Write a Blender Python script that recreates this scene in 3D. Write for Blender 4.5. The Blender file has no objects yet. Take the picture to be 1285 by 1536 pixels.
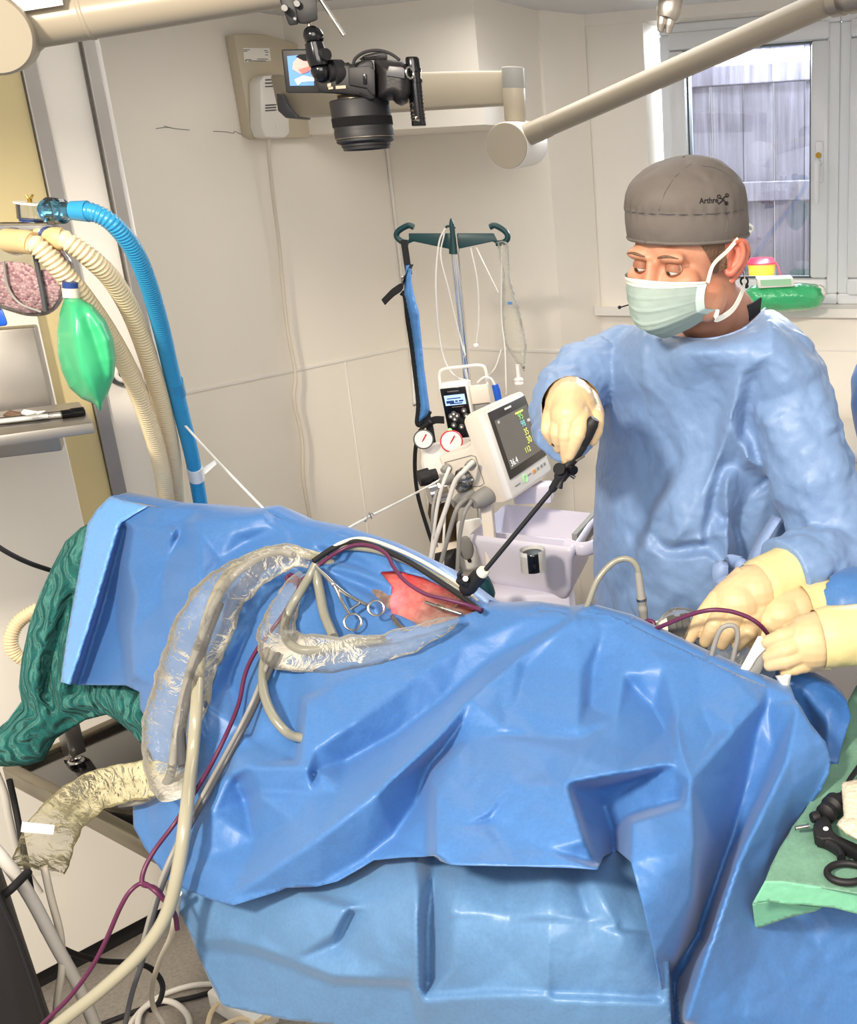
import bpy, bmesh, math, random
import numpy as np
from mathutils import Vector, Matrix, geometry, noise
from math import sin, cos, pi, radians, sqrt, atan2
random.seed(7)
SC = bpy.context.scene
COL = SC.collection

# ------------------------------------------------------------------ camera
FPX, PCX, PCY, CAMZ = 1540.0, 1024.0, 768.0, 1.75
PITCH, ROLL = radians(18), radians(2)
CF = Vector((0, cos(PITCH), -sin(PITCH)))
_u0 = Vector((0, sin(PITCH), cos(PITCH))); _r0 = Vector((1, 0, 0))
CR = _r0 * cos(ROLL) - _u0 * sin(ROLL)
CU = _u0 * cos(ROLL) + _r0 * sin(ROLL)
CAMP = Vector((0, 0, CAMZ))
camd = bpy.data.cameras.new('camera')
camo = bpy.data.objects.new('camera', camd); COL.objects.link(camo)
camo.matrix_world = Matrix(((CR.x, CU.x, -CF.x, 0), (CR.y, CU.y, -CF.y, 0), (CR.z, CU.z, -CF.z, CAMZ), (0, 0, 0, 1)))
camd.sensor_fit = 'HORIZONTAL'; camd.sensor_width = 36.0
camd.lens = FPX / 1285 * 36.0
camd.shift_x = -(PCX - 642.5) / 1285.0
camd.clip_start = 0.02
SC.camera = camo

def ray(px, py):
    return CF + CR * ((px - PCX) / FPX) + CU * ((PCY - py) / FPX)
def W(px, py, Y):
    "world point seen at photo pixel (px,py) at forward distance Y"
    d = ray(px, py)
    return CAMP + d * (Y / d.y)
def WZ(px, py, z):
    d = ray(px, py)
    return CAMP + d * ((z - CAMZ) / d.z)
def WPl(px, py, p0, n):
    d = ray(px, py); n = Vector(n)
    return CAMP + d * ((Vector(p0) - CAMP).dot(n) / d.dot(n))
def mpp(p):
    "metres per photo pixel at world point p"
    return (Vector(p) - CAMP).dot(CF) / FPX

# ------------------------------------------------------------------ materials
def s2l(c):
    return c / 12.92 if c <= 0.04045 else ((c + 0.055) / 1.055) ** 2.4
def hexc(h):
    h = h.lstrip('#')
    return tuple(s2l(int(h[i:i + 2], 16) / 255) for i in (0, 2, 4)) + (1,)
def newmat(name):
    m = bpy.data.materials.new(name); m.use_nodes = True
    nt = m.node_tree
    return m, nt, nt.nodes['Principled BSDF']
def M_(name, hx, rough=0.5, metal=0.0, spec=0.5, var=0.0, vscale=8.0, bump=0.0, bscale=60.0, sheen=0.0, trans=0.0, alpha=1.0, ior=1.45, sss=0.0, coat=0.0, emit=None, estr=0.0, bdist=0.002):
    m, nt, b = newmat(name)
    c = hexc(hx)
    b.inputs['Base Color'].default_value = c
    b.inputs['Roughness'].default_value = rough
    b.inputs['Metallic'].default_value = metal
    b.inputs['Specular IOR Level'].default_value = spec
    b.inputs['IOR'].default_value = ior
    b.inputs['Transmission Weight'].default_value = trans
    b.inputs['Alpha'].default_value = alpha
    b.inputs['Coat Weight'].default_value = coat
    if sheen: b.inputs['Sheen Weight'].default_value = sheen
    if sss:
        b.inputs['Subsurface Weight'].default_value = sss
        b.inputs['Subsurface Radius'].default_value = (0.012, 0.005, 0.003)
        b.inputs['Subsurface Scale'].default_value = 1.0
    if emit:
        b.inputs['Emission Color'].default_value = hexc(emit); b.inputs['Emission Strength'].default_value = estr
    tc = nt.nodes.new('ShaderNodeTexCoord')
    if var > 0:
        n = nt.nodes.new('ShaderNodeTexNoise'); n.inputs['Scale'].default_value = vscale; n.inputs['Detail'].default_value = 4
        mp = nt.nodes.new('ShaderNodeMapRange'); mp.inputs['From Min'].default_value = 0.3; mp.inputs['From Max'].default_value = 0.7
        mp.inputs['To Min'].default_value = 1 - var; mp.inputs['To Max'].default_value = 1 + var
        hs = nt.nodes.new('ShaderNodeHueSaturation'); hs.inputs['Color'].default_value = c
        nt.links.new(tc.outputs['Object'], n.inputs['Vector']); nt.links.new(n.outputs['Fac'], mp.inputs['Value'])
        nt.links.new(mp.outputs['Result'], hs.inputs['Value']); nt.links.new(hs.outputs['Color'], b.inputs['Base Color'])
    if bump > 0:
        n2 = nt.nodes.new('ShaderNodeTexNoise'); n2.inputs['Scale'].default_value = bscale; n2.inputs['Detail'].default_value = 3
        bp = nt.nodes.new('ShaderNodeBump'); bp.inputs['Strength'].default_value = bump; bp.inputs['Distance'].default_value = bdist
        nt.links.new(tc.outputs['Object'], n2.inputs['Vector']); nt.links.new(n2.outputs['Fac'], bp.inputs['Height'])
        nt.links.new(bp.outputs['Normal'], b.inputs['Normal'])
    return m
def film(name, hx, opacity=0.12, rough=0.08):
    "thin clear plastic film: mostly see-through with glints"
    m, nt, b = newmat(name)
    b.inputs['Base Color'].default_value = hexc(hx); b.inputs['Roughness'].default_value = rough
    b.inputs['Specular IOR Level'].default_value = 0.6
    tr = nt.nodes.new('ShaderNodeBsdfTransparent'); tr.inputs['Color'].default_value = (0.97, 0.97, 0.95, 1)
    mx = nt.nodes.new('ShaderNodeMixShader'); fr = nt.nodes.new('ShaderNodeFresnel'); fr.inputs['IOR'].default_value = 1.5
    ad = nt.nodes.new('ShaderNodeMath'); ad.operation = 'ADD'; ad.use_clamp = True; ad.inputs[1].default_value = opacity
    tc = nt.nodes.new('ShaderNodeTexCoord'); n2 = nt.nodes.new('ShaderNodeTexNoise'); n2.inputs['Scale'].default_value = 55; n2.inputs['Detail'].default_value = 3; n2.inputs['Distortion'].default_value = 1.5
    bp = nt.nodes.new('ShaderNodeBump'); bp.inputs['Strength'].default_value = 0.6; bp.inputs['Distance'].default_value = 0.006
    nt.links.new(tc.outputs['Object'], n2.inputs['Vector']); nt.links.new(n2.outputs['Fac'], bp.inputs['Height'])
    nt.links.new(bp.outputs['Normal'], b.inputs['Normal']); nt.links.new(bp.outputs['Normal'], fr.inputs['Normal'])
    nt.links.new(fr.outputs['Fac'], ad.inputs[0]); nt.links.new(ad.outputs[0], mx.inputs['Fac'])
    nt.links.new(tr.outputs[0], mx.inputs[1]); nt.links.new(b.outputs[0], mx.inputs[2])
    nt.links.new(mx.outputs[0], nt.nodes['Material Output'].inputs['Surface'])
    return m
_mc = {}
def M(key):
    if key not in _mc: _mc[key] = MATS[key]()
    return _mc[key]

# ------------------------------------------------------------------ objects
def obj(name, bm_or_me, mat, parent=None, smooth=True, angle=40):
    if isinstance(bm_or_me, MB): bm_or_me = bm_or_me.bm
    if isinstance(bm_or_me, bmesh.types.BMesh):
        me = bpy.data.meshes.new(name)
        bmesh.ops.recalc_face_normals(bm_or_me, faces=bm_or_me.faces)
        bm_or_me.to_mesh(me); bm_or_me.free()
    else: me = bm_or_me
    o = bpy.data.objects.new(name, me); COL.objects.link(o)
    for mm in (mat if isinstance(mat, (list, tuple)) else [mat]): me.materials.append(mm)
    if smooth:
        me.shade_smooth()
        if angle < 180: me.set_sharp_from_angle(angle=radians(angle))
    if parent: adopt(o, parent)
    return o
def rootof(o):
    while o.parent: o = o.parent
    return o
def adopt(o, parent):
    o.parent = parent
    p = rootof(parent)
    if p.type == 'EMPTY': o.matrix_parent_inverse = Matrix.Translation(-p.location) if parent is p else Matrix()
    return o
def thing(name, label, cat, loc=(0, 0, 0), group=None):
    o = bpy.data.objects.new(name, None); COL.objects.link(o)
    o.empty_display_size = 0.05
    o.location = loc; o['label'] = label; o['category'] = cat
    if group: o['group'] = group
    return o
def tag(o, label, cat, group=None):
    o['label'] = label; o['category'] = cat
    if group: o['group'] = group
    return o
def struct(name, bm, m, parent=None, **k):
    o = obj(name, bm, m, parent, **k)
    if not parent: o['kind'] = 'structure'
    return o
def part(parent, name, mb, mat, label=None, **k):
    "child mesh given in world coordinates under an Empty (or under one of its parts)"
    o = obj(name, mb, mat, None, **k)
    o.parent = parent
    r = parent
    if r.type == 'EMPTY': o.matrix_parent_inverse = Matrix.Translation(-Vector(r.location))
    else: o.matrix_parent_inverse = Matrix()
    if parent.parent is None and parent.type != 'EMPTY': o.matrix_parent_inverse = Matrix()
    if parent.parent is not None:      # sub-part: parent's world matrix is identity
        o.matrix_parent_inverse = Matrix()
    if label: o['label'] = label
    return o

def smooth_path(pts, n=8):
    P = [Vector(p) for p in pts]
    if len(P) < 3: return P
    out = []
    for i in range(len(P) - 1):
        p0 = P[i - 1] if i > 0 else P[i] * 2 - P[i + 1]
        p1, p2 = P[i], P[i + 1]
        p3 = P[i + 2] if i + 2 < len(P) else P[i + 1] * 2 - P[i]
        for k in range(n):
            t = k / n
            out.append(0.5 * ((2 * p1) + (p2 - p0) * t + (2 * p0 - 5 * p1 + 4 * p2 - p3) * t * t + (3 * p1 - p0 - 3 * p2 + p3) * t ** 3))
    out.append(P[-1]); return out
def frames(P):
    T = []
    for i in range(len(P)):
        a = P[max(i - 1, 0)]; b = P[min(i + 1, len(P) - 1)]
        t = (b - a); T.append(t.normalized() if t.length > 1e-9 else Vector((0, 0, 1)))
    up = Vector((0, 0, 1)) if abs(T[0].z) < 0.9 else Vector((1, 0, 0))
    N = [(up - T[0] * up.dot(T[0])).normalized()]
    for i in range(1, len(P)):
        n = N[-1] - T[i] * N[-1].dot(T[i])
        N.append(n.normalized() if n.length > 1e-6 else N[-1])
    return T, N, [T[i].cross(N[i]) for i in range(len(P))]

class MB:
    def __init__(s): s.bm = bmesh.new()
    def grid(s, rings, closed=True, caps=True):
        bm = s.bm; V = [[bm.verts.new(p) for p in r] for r in rings]
        n = len(V[0])
        for i in range(len(V) - 1):
            for j in range(n if closed else n - 1):
                k = (j + 1) % n
                try: bm.faces.new((V[i][j], V[i][k], V[i + 1][k], V[i + 1][j]))
                except ValueError: pass
        if caps and closed:
            bm.faces.new(V[0][::-1]); bm.faces.new(V[-1])
        return V
    def box(s, c, size, ax=None, bevel=0.0, seg=2):
        "box centred at c; ax = (x,y,z) axis vectors"
        c = Vector(c); ax = ax or (Vector((1, 0, 0)), Vector((0, 1, 0)), Vector((0, 0, 1)))
        tb = bmesh.new(); bmesh.ops.create_cube(tb, size=1)
        for v in tb.verts: v.co = Vector((v.co.x * size[0], v.co.y * size[1], v.co.z * size[2]))
        if bevel: bmesh.ops.bevel(tb, geom=tb.edges[:], offset=bevel, segments=seg, profile=0.5, affect='EDGES')
        m = Matrix((ax[0], ax[1], ax[2])).transposed()
        for v in tb.verts: v.co = c + m @ v.co
        s.merge(tb); return s
    def merge(s, tb):
        me = bpy.data.meshes.new('t'); tb.to_mesh(me); tb.free(); s.bm.from_mesh(me); bpy.data.meshes.remove(me)
    def tube(s, pts, r, n=10, sm=6, caps=True, flat=1.0):
        P = smooth_path(pts, sm) if sm else [Vector(p) for p in pts]
        T, N, B = frames(P); L = len(P)
        def rad(i):
            if isinstance(r, (int, float)): return r
            t = i / (L - 1) * (len(r) - 1); k = min(int(t), len(r) - 2); return r[k] + (r[k + 1] - r[k]) * (t - k)
        s.grid([[P[i] + (N[i] * cos(2 * pi * j / n) + B[i] * sin(2 * pi * j / n) * flat) * rad(i) for j in range(n)] for i in range(L)], caps=caps)
        return s
    def cyl(s, a, b, r0, r1=None, n=24, bev=0.0):
        a = Vector(a); b = Vector(b); r1 = r0 if r1 is None else r1
        t = (b - a).normalized()
        prof = [(0, r0), (1, r1)]
        if bev:
            L = (b - a).length
            prof = [(0, r0 - bev), (bev * .3 / L, r0 - bev * .3), (bev / L, r0), (1 - bev / L, r1), (1 - bev * .3 / L, r1 - bev * .3), (1, r1 - bev)]
        return s.lathe(a, b, prof, n)
    def lathe(s, a, b, prof, n=24):
        "profile [(t along a->b, radius)]"
        a = Vector(a); b = Vector(b); t = (b - a).normalized()
        up = Vector((0, 0, 1)) if abs(t.z) < 0.9 else Vector((1, 0, 0))
        u = (up - t * up.dot(t)).normalized(); v = t.cross(u)
        s.grid([[a + (b - a) * q + (u * cos(2 * pi * j / n) + v * sin(2 * pi * j / n)) * max(r, 1e-5) for j in range(n)] for q, r in prof])
        return s
    def prism(s, pts, vec, bevel=0.0):
        tb = bmesh.new(); vec = Vector(vec)
        a = [tb.verts.new(p) for p in pts]; b = [tb.verts.new(Vector(p) + vec) for p in pts]
        tb.faces.new(a); tb.faces.new(b[::-1])
        n = len(a)
        for i in range(n): tb.faces.new((a[i], b[i], b[(i + 1) % n], a[(i + 1) % n]))
        bmesh.ops.recalc_face_normals(tb, faces=tb.faces)
        if bevel: bmesh.ops.bevel(tb, geom=tb.edges[:], offset=bevel, segments=2, profile=0.5, affect='EDGES')
        s.merge(tb); return s
    def sphere(s, c, r, sc=(1, 1, 1), ax=None, n=20):
        c = Vector(c); tb = bmesh.new(); bmesh.ops.create_uvsphere(tb, u_segments=n, v_segments=max(6, n // 2), radius=r)
        ax = ax or (Vector((1, 0, 0)), Vector((0, 1, 0)), Vector((0, 0, 1)))
        for v in tb.verts: v.co = c + ax[0] * v.co.x * sc[0] + ax[1] * v.co.y * sc[1] + ax[2] * v.co.z * sc[2]
        s.merge(tb); return s
    def torus(s, c, axis, R, r, n=28, m=8, a0=0, a1=2 * pi, u=None):
        c = Vector(c); t = Vector(axis).normalized()
        up = Vector(u) if u is not None else (Vector((0, 0, 1)) if abs(t.z) < 0.9 else Vector((1, 0, 0)))
        u = (up - t * up.dot(t)).normalized(); v = t.cross(u)
        full = abs(a1 - a0 - 2 * pi) < 1e-6
        k = n if full else n + 1
        rings = []
        for i in range(k):
            a = a0 + (a1 - a0) * i / n; d = u * cos(a) + v * sin(a)
            rings.append([c + d * (R + r * cos(2 * pi * j / m)) + t * r * sin(2 * pi * j / m) for j in range(m)])
        if full: rings.append(rings[0])
        s.grid(rings, caps=not full)
        if full: bmesh.ops.remove_doubles(s.bm, verts=s.bm.verts, dist=1e-6)
        return s
    def ribbon(s, pts, wdir, w, th=0.001, sm=6):
        "flat strap along pts, width along wdir"
        P = smooth_path(pts, sm); T, N, B = frames(P); wd = Vector(wdir).normalized()
        rings = []
        for i, p in enumerate(P):
            d = (wd - T[i] * wd.dot(T[i])).normalized(); nn = T[i].cross(d)
            rings.append([p + d * w / 2 + nn * th / 2, p - d * w / 2 + nn * th / 2, p - d * w / 2 - nn * th / 2, p + d * w / 2 - nn * th / 2])
        s.grid(rings); return s

def text_obj(name, body, size, origin, xdir, ydir, mat, parent=None, ext=0.0003, align='CENTER'):
    cu = bpy.data.curves.new(name, 'FONT'); cu.body = body; cu.size = size; cu.extrude = ext
    cu.align_x = align; cu.align_y = 'CENTER'; cu.resolution_u = 2
    to = bpy.data.objects.new('tmp_text', cu); COL.objects.link(to)
    bpy.context.view_layer.update()
    me = bpy.data.meshes.new_from_object(to.evaluated_get(bpy.context.evaluated_depsgraph_get()))
    bpy.data.objects.remove(to); bpy.data.curves.remove(cu)
    x = Vector(xdir).normalized(); z = x.cross(Vector(ydir)).normalized(); y = z.cross(x)
    me.transform(Matrix(((x.x, y.x, z.x, origin[0]), (x.y, y.y, z.y, origin[1]), (x.z, y.z, z.z, origin[2]), (0, 0, 0, 1))))
    if parent is None: return me
    return part(parent, name, me, mat, smooth=False)
def join_me(mbs, mes):
    "add plain meshes into an MB"
    for me in mes: mbs.bm.from_mesh(me); bpy.data.meshes.remove(me)
    return mbs

# ------------------------------------------------------------------ traced cloth surfaces
def tps(pts):
    "thin-plate interpolant through (px,py,value)"
    P = np.array([(p[0] / 500.0, p[1] / 500.0) for p in pts]); v = np.array([p[2] for p in pts], float)
    n = len(P); d = np.linalg.norm(P[:, None] - P[None], axis=2)
    K = np.where(d > 0, d * d * np.log(d + 1e-12), 0) + np.eye(n) * 1e-4
    A = np.zeros((n + 3, n + 3)); A[:n, :n] = K; A[:n, n] = 1; A[:n, n + 1:] = P; A[n, :n] = 1; A[n + 1:, :n] = P.T
    w = np.linalg.solve(A, np.concatenate([v, [0, 0, 0]]))
    def f(x, y):
        Q = np.stack([np.asarray(x, float) / 500, np.asarray(y, float) / 500], -1)
        d = np.linalg.norm(Q[..., None, :] - P, axis=-1)
        return (np.where(d > 0, d * d * np.log(d + 1e-12), 0) * w[:n]).sum(-1) + w[n] + Q[..., 0] * w[n + 1] + Q[..., 1] * w[n + 2]
    return f
def blur(a, k=1):
    for _ in range(k):
        p = np.pad(a, 1, mode='edge')
        a = (4 * p[1:-1, 1:-1] + 2 * (p[:-2, 1:-1] + p[2:, 1:-1] + p[1:-1, :-2] + p[1:-1, 2:]) + p[:-2, :-2] + p[:-2, 2:] + p[2:, :-2] + p[2:, 2:]) / 16
    return a
def inpoly(x, y, poly):
    c = np.zeros(np.shape(x), bool); n = len(poly); j = n - 1
    for i in range(n):
        xi, yi = poly[i][:2]; xj, yj = poly[j][:2]
        cond = ((yi > y) != (yj > y)) & (x < (xj - xi) * (y - yi) / (yj - yi + 1e-12) + xi)
        c ^= cond; j = i
    return c
class Field:
    "offset field: harmonic (tent-like) interpolation of values given along polylines"
    def __init__(s, bbox, lines, cell=4.0, iters=700, nblur=2, noise_amp=0.0, noise_scale=60.0, seed=0, facet=0.0):
        x0, y0, x1, y1 = bbox; s.x0, s.y0, s.c = x0, y0, cell
        nx, ny = int((x1 - x0) / cell) + 2, int((y1 - y0) / cell) + 2
        S = np.zeros((ny, nx)); Wt = np.zeros((ny, nx))
        for ln in lines:
            for a, b in zip(ln[:-1], ln[1:]):
                L = max(1, int(max(abs(b[0] - a[0]), abs(b[1] - a[1])) / cell * 1.5))
                for k in range(L + 1):
                    t = k / L
                    i = int(round((a[1] + (b[1] - a[1]) * t - y0) / cell)); j = int(round((a[0] + (b[0] - a[0]) * t - x0) / cell))
                    if 0 <= i < ny and 0 <= j < nx: S[i, j] += a[2] + (b[2] - a[2]) * t; Wt[i, j] += 1
        # coarse to fine relaxation
        lev = [(S, Wt)]
        while min(lev[-1][0].shape) > 12:
            a, b = lev[-1]; h, w = a.shape; h2, w2 = (h + 1) // 2, (w + 1) // 2
            pa = np.pad(a, ((0, h2 * 2 - h), (0, w2 * 2 - w))); pb = np.pad(b, ((0, h2 * 2 - h), (0, w2 * 2 - w)))
            lev.append((pa.reshape(h2, 2, w2, 2).sum((1, 3)), pb.reshape(h2, 2, w2, 2).sum((1, 3))))
        u = None
        for a, b in lev[::-1]:
            m = b > 0; val = np.where(m, a / np.maximum(b, 1e-9), 0)
            if u is None: u = np.full(a.shape, val[m].mean() if m.any() else 0.0)
            else: u = np.kron(u, np.ones((2, 2)))[:a.shape[0], :a.shape[1]]
            u = np.where(m, val, u)
            for _ in range(120):
                p = np.pad(u, 1, mode='edge')
                u = np.where(m, val, 0.25 * (p[:-2, 1:-1] + p[2:, 1:-1] + p[1:-1, :-2] + p[1:-1, 2:]))
        if facet:
            pts = []; ed = []; vals = []
            for ln in lines:
                for k, q in enumerate(ln):
                    pts.append(Vector((q[0], q[1]))); vals.append(q[2])
                    if k: ed.append((len(pts) - 2, len(pts) - 1))
            s.u = u
            for gx in np.linspace(x0, x1, 7):
                for gy in np.linspace(y0, y1, 7):
                    if gx in (x0, x1) or gy in (y0, y1): pts.append(Vector((gx, gy))); vals.append(float(s(gx, gy)))
            r = geometry.delaunay_2d_cdt(pts, ed, [], 0, 1e-3); vv = []
            for i, v in enumerate(r[0]):
                og = [o for o in r[3][i] if o < len(vals)] if len(r) > 3 else []
                vv.append(np.mean([vals[o] for o in og]) if og else float(s(v.x, v.y)))
            fac = u.copy(); yy, xx = np.mgrid[0:ny, 0:nx]; X = x0 + xx * cell; Y_ = y0 + yy * cell
            for f in r[2]:
                a, b, c = [r[0][i] for i in f[:3]]; den = (b.y - c.y) * (a.x - c.x) + (c.x - b.x) * (a.y - c.y)
                if abs(den) < 1e-6: continue
                j0 = max(0, int((min(a.x, b.x, c.x) - x0) / cell)); j1 = min(nx, int((max(a.x, b.x, c.x) - x0) / cell) + 2)
                i0 = max(0, int((min(a.y, b.y, c.y) - y0) / cell)); i1 = min(ny, int((max(a.y, b.y, c.y) - y0) / cell) + 2)
                xs = X[i0:i1, j0:j1]; ys = Y_[i0:i1, j0:j1]
                l1 = ((b.y - c.y) * (xs - c.x) + (c.x - b.x) * (ys - c.y)) / den; l2 = ((c.y - a.y) * (xs - c.x) + (a.x - c.x) * (ys - c.y)) / den; l3 = 1 - l1 - l2
                m = (l1 >= -1e-3) & (l2 >= -1e-3) & (l3 >= -1e-3)
                fac[i0:i1, j0:j1][m] = (l1 * vv[f[0]] + l2 * vv[f[1]] + l3 * vv[f[2]])[m]
            u = fac * facet + u * (1 - facet)
        u = blur(u, nblur)
        if noise_amp:
            for i in range(u.shape[0]):
                for j in range(u.shape[1]):
                    q = Vector(((x0 + j * cell) / noise_scale, (y0 + i * cell) / noise_scale, seed * 7.3))
                    u[i, j] += noise_amp * crinkle(q) + noise_amp * .4 * crinkle(q * 2.3)
        s.u = u
    def __call__(s, x, y):
        fx = np.clip((np.asarray(x, float) - s.x0) / s.c, 0, s.u.shape[1] - 1.001); fy = np.clip((np.asarray(y, float) - s.y0) / s.c, 0, s.u.shape[0] - 1.001)
        j = fx.astype(int); i = fy.astype(int); a = fx - j; b = fy - i; u = s.u
        return (u[i, j] * (1 - a) + u[i, j + 1] * a) * (1 - b) + (u[i + 1, j] * (1 - a) + u[i + 1, j + 1] * a) * b
def crinkle(q):
    "faceted cloth noise: distance to two nearest cell points gives flat panes with creases"
    w = q + Vector((noise.noise(q * 0.7), noise.noise(q * 0.7 + Vector((9, 2, 4))), 0)) * 0.6
    d, _ = noise.voronoi(w)
    return (d[1] - d[0]) * 0.9 - 0.35 + 0.3 * noise.noise(q * .8)
def densify(poly, step, closed=True):
    out = []; n = len(poly)
    for i in range(n if closed else n - 1):
        a = poly[i]; b = poly[(i + 1) % n]; L = max(1, int(math.hypot(b[0] - a[0], b[1] - a[1]) / step))
        for k in range(L): out.append(tuple(a[q] + (b[q] - a[q]) * k / L for q in range(2)))
    if not closed: out.append(tuple(poly[-1][:2]))
    return out
def roundpoly(poly, n=4):
    P = smooth_path([Vector((p[0], p[1], 0)) for p in list(poly) + [poly[0]]], n)
    return [(p.x, p.y) for p in P[:-1]]
def tri2d(outline, step, holes=()):
    bd = densify(outline, step); loops = [bd]
    for h in holes: loops.append(densify(h, step))
    xs = [p[0] for p in bd]; ys = [p[1] for p in bd]
    gx, gy = np.meshgrid(np.arange(min(xs), max(xs), step), np.arange(min(ys), max(ys), step * 0.87))
    gx[1::2] += step / 2
    m = inpoly(gx, gy, bd)
    for h in loops[1:]: m &= ~inpoly(gx, gy, h)
    gx = gx[m]; gy = gy[m]
    B = np.array([p for l in loops for p in l])
    keep = np.ones(len(gx), bool)
    for k in range(0, len(gx), 2000):
        d = np.sqrt(((gx[k:k + 2000, None] - B[:, 0]) ** 2 + (gy[k:k + 2000, None] - B[:, 1]) ** 2).min(1)); keep[k:k + 2000] = d > step * 0.55
    V = [Vector(p) for l in loops for p in l]; E = []; o = 0
    for l in loops:
        E += [(o + i, o + (i + 1) % len(l)) for i in range(len(l))]; o += len(l)
    V += [Vector((a, b)) for a, b in zip(gx[keep], gy[keep])]
    r = geometry.delaunay_2d_cdt(V, E, [], 1, 1e-4)
    vs = np.array([(v.x, v.y) for v in r[0]]); fs = [tuple(f) for f in r[2]]
    if holes:
        cx = np.array([vs[list(f), 0].mean() for f in fs]); cy = np.array([vs[list(f), 1].mean() for f in fs])
        for h in loops[1:]:
            k = ~inpoly(cx, cy, h); fs = [f for f, q in zip(fs, k) if q]; cx = cx[k]; cy = cy[k]
    return vs, fs
def sheet(outline, base, off, step=5.0, holes=(), skirt=None, thick=0.0012):
    "cloth surface: base(px,py) gives forward distance, off(px,py) metres towards the camera"
    vs, fs = tri2d(outline, step, holes)
    Y = base(vs[:, 0], vs[:, 1]) - off(vs[:, 0], vs[:, 1])
    bm = bmesh.new(); V = [bm.verts.new(W(x, y, d)) for (x, y), d in zip(vs, Y)]
    for f in fs:
        try: bm.faces.new([V[i] for i in f])
        except ValueError: pass
    for i in range(len(V)):
        pass
    loose = [v for v in bm.verts if not v.link_faces]
    if skirt:
        for line, rows in skirt:
            pts = densify(line, step, closed=False)
            px = np.array([p[0] for p in pts]); py = np.array([p[1] for p in pts])
            Yb = base(px, py) - off(px, py)
            P0 = [W(a, b, c) for a, b, c in zip(px, py, Yb)]
            prev = [bm.verts.new(p) for p in P0]
            for dy, dz in rows:
                cur = [bm.verts.new(p + Vector((0, dy, dz))) for p in P0]
                for i in range(len(cur) - 1): bm.faces.new((prev[i], prev[i + 1], cur[i + 1], cur[i]))
                prev = cur
    bmesh.ops.delete(bm, geom=[v for v in bm.verts if not v.link_faces], context='VERTS')
    bmesh.ops.remove_doubles(bm, verts=bm.verts, dist=1e-5)
    if thick:
        bmesh.ops.recalc_face_normals(bm, faces=bm.faces)
        r = bmesh.ops.solidify(bm, geom=bm.faces[:], thickness=thick)
    return bm
def puff(outline, base, off, thick, edge=0.45, step=5.0, back=1.0):
    "closed volume bulging out of a traced outline: depth grows like a rounded section away from the edge"
    vs, fs = tri2d(outline, step)
    B = np.array(densify(outline, 3.0) + densify(outline, step))
    d = np.empty(len(vs))
    for k in range(0, len(vs), 2000):
        d[k:k + 2000] = np.sqrt(((vs[k:k + 2000, None, :] - B[None]) ** 2).sum(2).min(1))
    dm = d.max(); t = np.clip(d / (dm * edge * 2), 0, 1); h = np.sqrt(np.clip(1 - (1 - t) ** 2, 0, 1))
    on = d < 0.3; h[on] = 0
    b = base(vs[:, 0], vs[:, 1]); o = off(vs[:, 0], vs[:, 1])
    bm = bmesh.new()
    Vf = [bm.verts.new(W(x, y, bb - thick * hh - oo * min(1, hh * 2))) for (x, y), bb, hh, oo in zip(vs, b, h, o)]
    Vb = [Vf[i] if on[i] else bm.verts.new(W(vs[i, 0], vs[i, 1], b[i] + thick * back * h[i])) for i in range(len(vs))]
    for f in fs:
        if all(on[i] for i in f): continue
        for V in ([Vf[i] for i in f], [Vb[i] for i in f][::-1]):
            try: bm.faces.new(V)
            except ValueError: pass
    bmesh.ops.delete(bm, geom=[v for v in bm.verts if not v.link_faces], context='VERTS')
    return bm
def const(v): return lambda x, y: np.full(np.shape(x), float(v))

def remesh(mb, voxel, sm=3, fac=.5):
    "melt overlapping shapes into one continuous skin"
    me = bpy.data.meshes.new('tmp'); mb.bm.normal_update(); bmesh.ops.recalc_face_normals(mb.bm, faces=mb.bm.faces); mb.bm.to_mesh(me); mb.bm.free()
    o = bpy.data.objects.new('tmp', me); COL.objects.link(o)
    m = o.modifiers.new('r', 'REMESH'); m.mode = 'VOXEL'; m.voxel_size = voxel; m.use_smooth_shade = True
    if sm:
        k = o.modifiers.new('s', 'SMOOTH'); k.iterations = sm; k.factor = fac
    bpy.context.view_layer.update()
    out = bpy.data.meshes.new_from_object(o.evaluated_get(bpy.context.evaluated_depsgraph_get()))
    bpy.data.objects.remove(o); bpy.data.meshes.remove(me)
    # keep the largest piece only
    b = bmesh.new(); b.from_mesh(out); b.verts.ensure_lookup_table(); seen = set(); best = []
    for v in b.verts:
        if v.index in seen: continue
        st = [v]; comp = [v]; seen.add(v.index)
        while st:
            for e in st.pop().link_edges:
                for w in e.verts:
                    if w.index not in seen: seen.add(w.index); st.append(w); comp.append(w)
        if len(comp) > len(best): best = comp
    if len(best) < len(b.verts):
        k = set(v.index for v in best); bmesh.ops.delete(b, geom=[v for v in b.verts if v.index not in k], context='VERTS'); b.to_mesh(out)
    b.free(); out.shade_smooth()
    return out
def verts_np(me):
    a = np.empty(len(me.vertices) * 3); me.vertices.foreach_get('co', a); return a.reshape(-1, 3)
def set_verts(me, a):
    me.vertices.foreach_set('co', a.ravel()); me.update()
from mathutils.bvhtree import BVHTree
def bvh_of(me):
    return BVHTree.FromPolygons([v.co.copy() for v in me.vertices], [tuple(p.vertices) for p in me.polygons])
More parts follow.
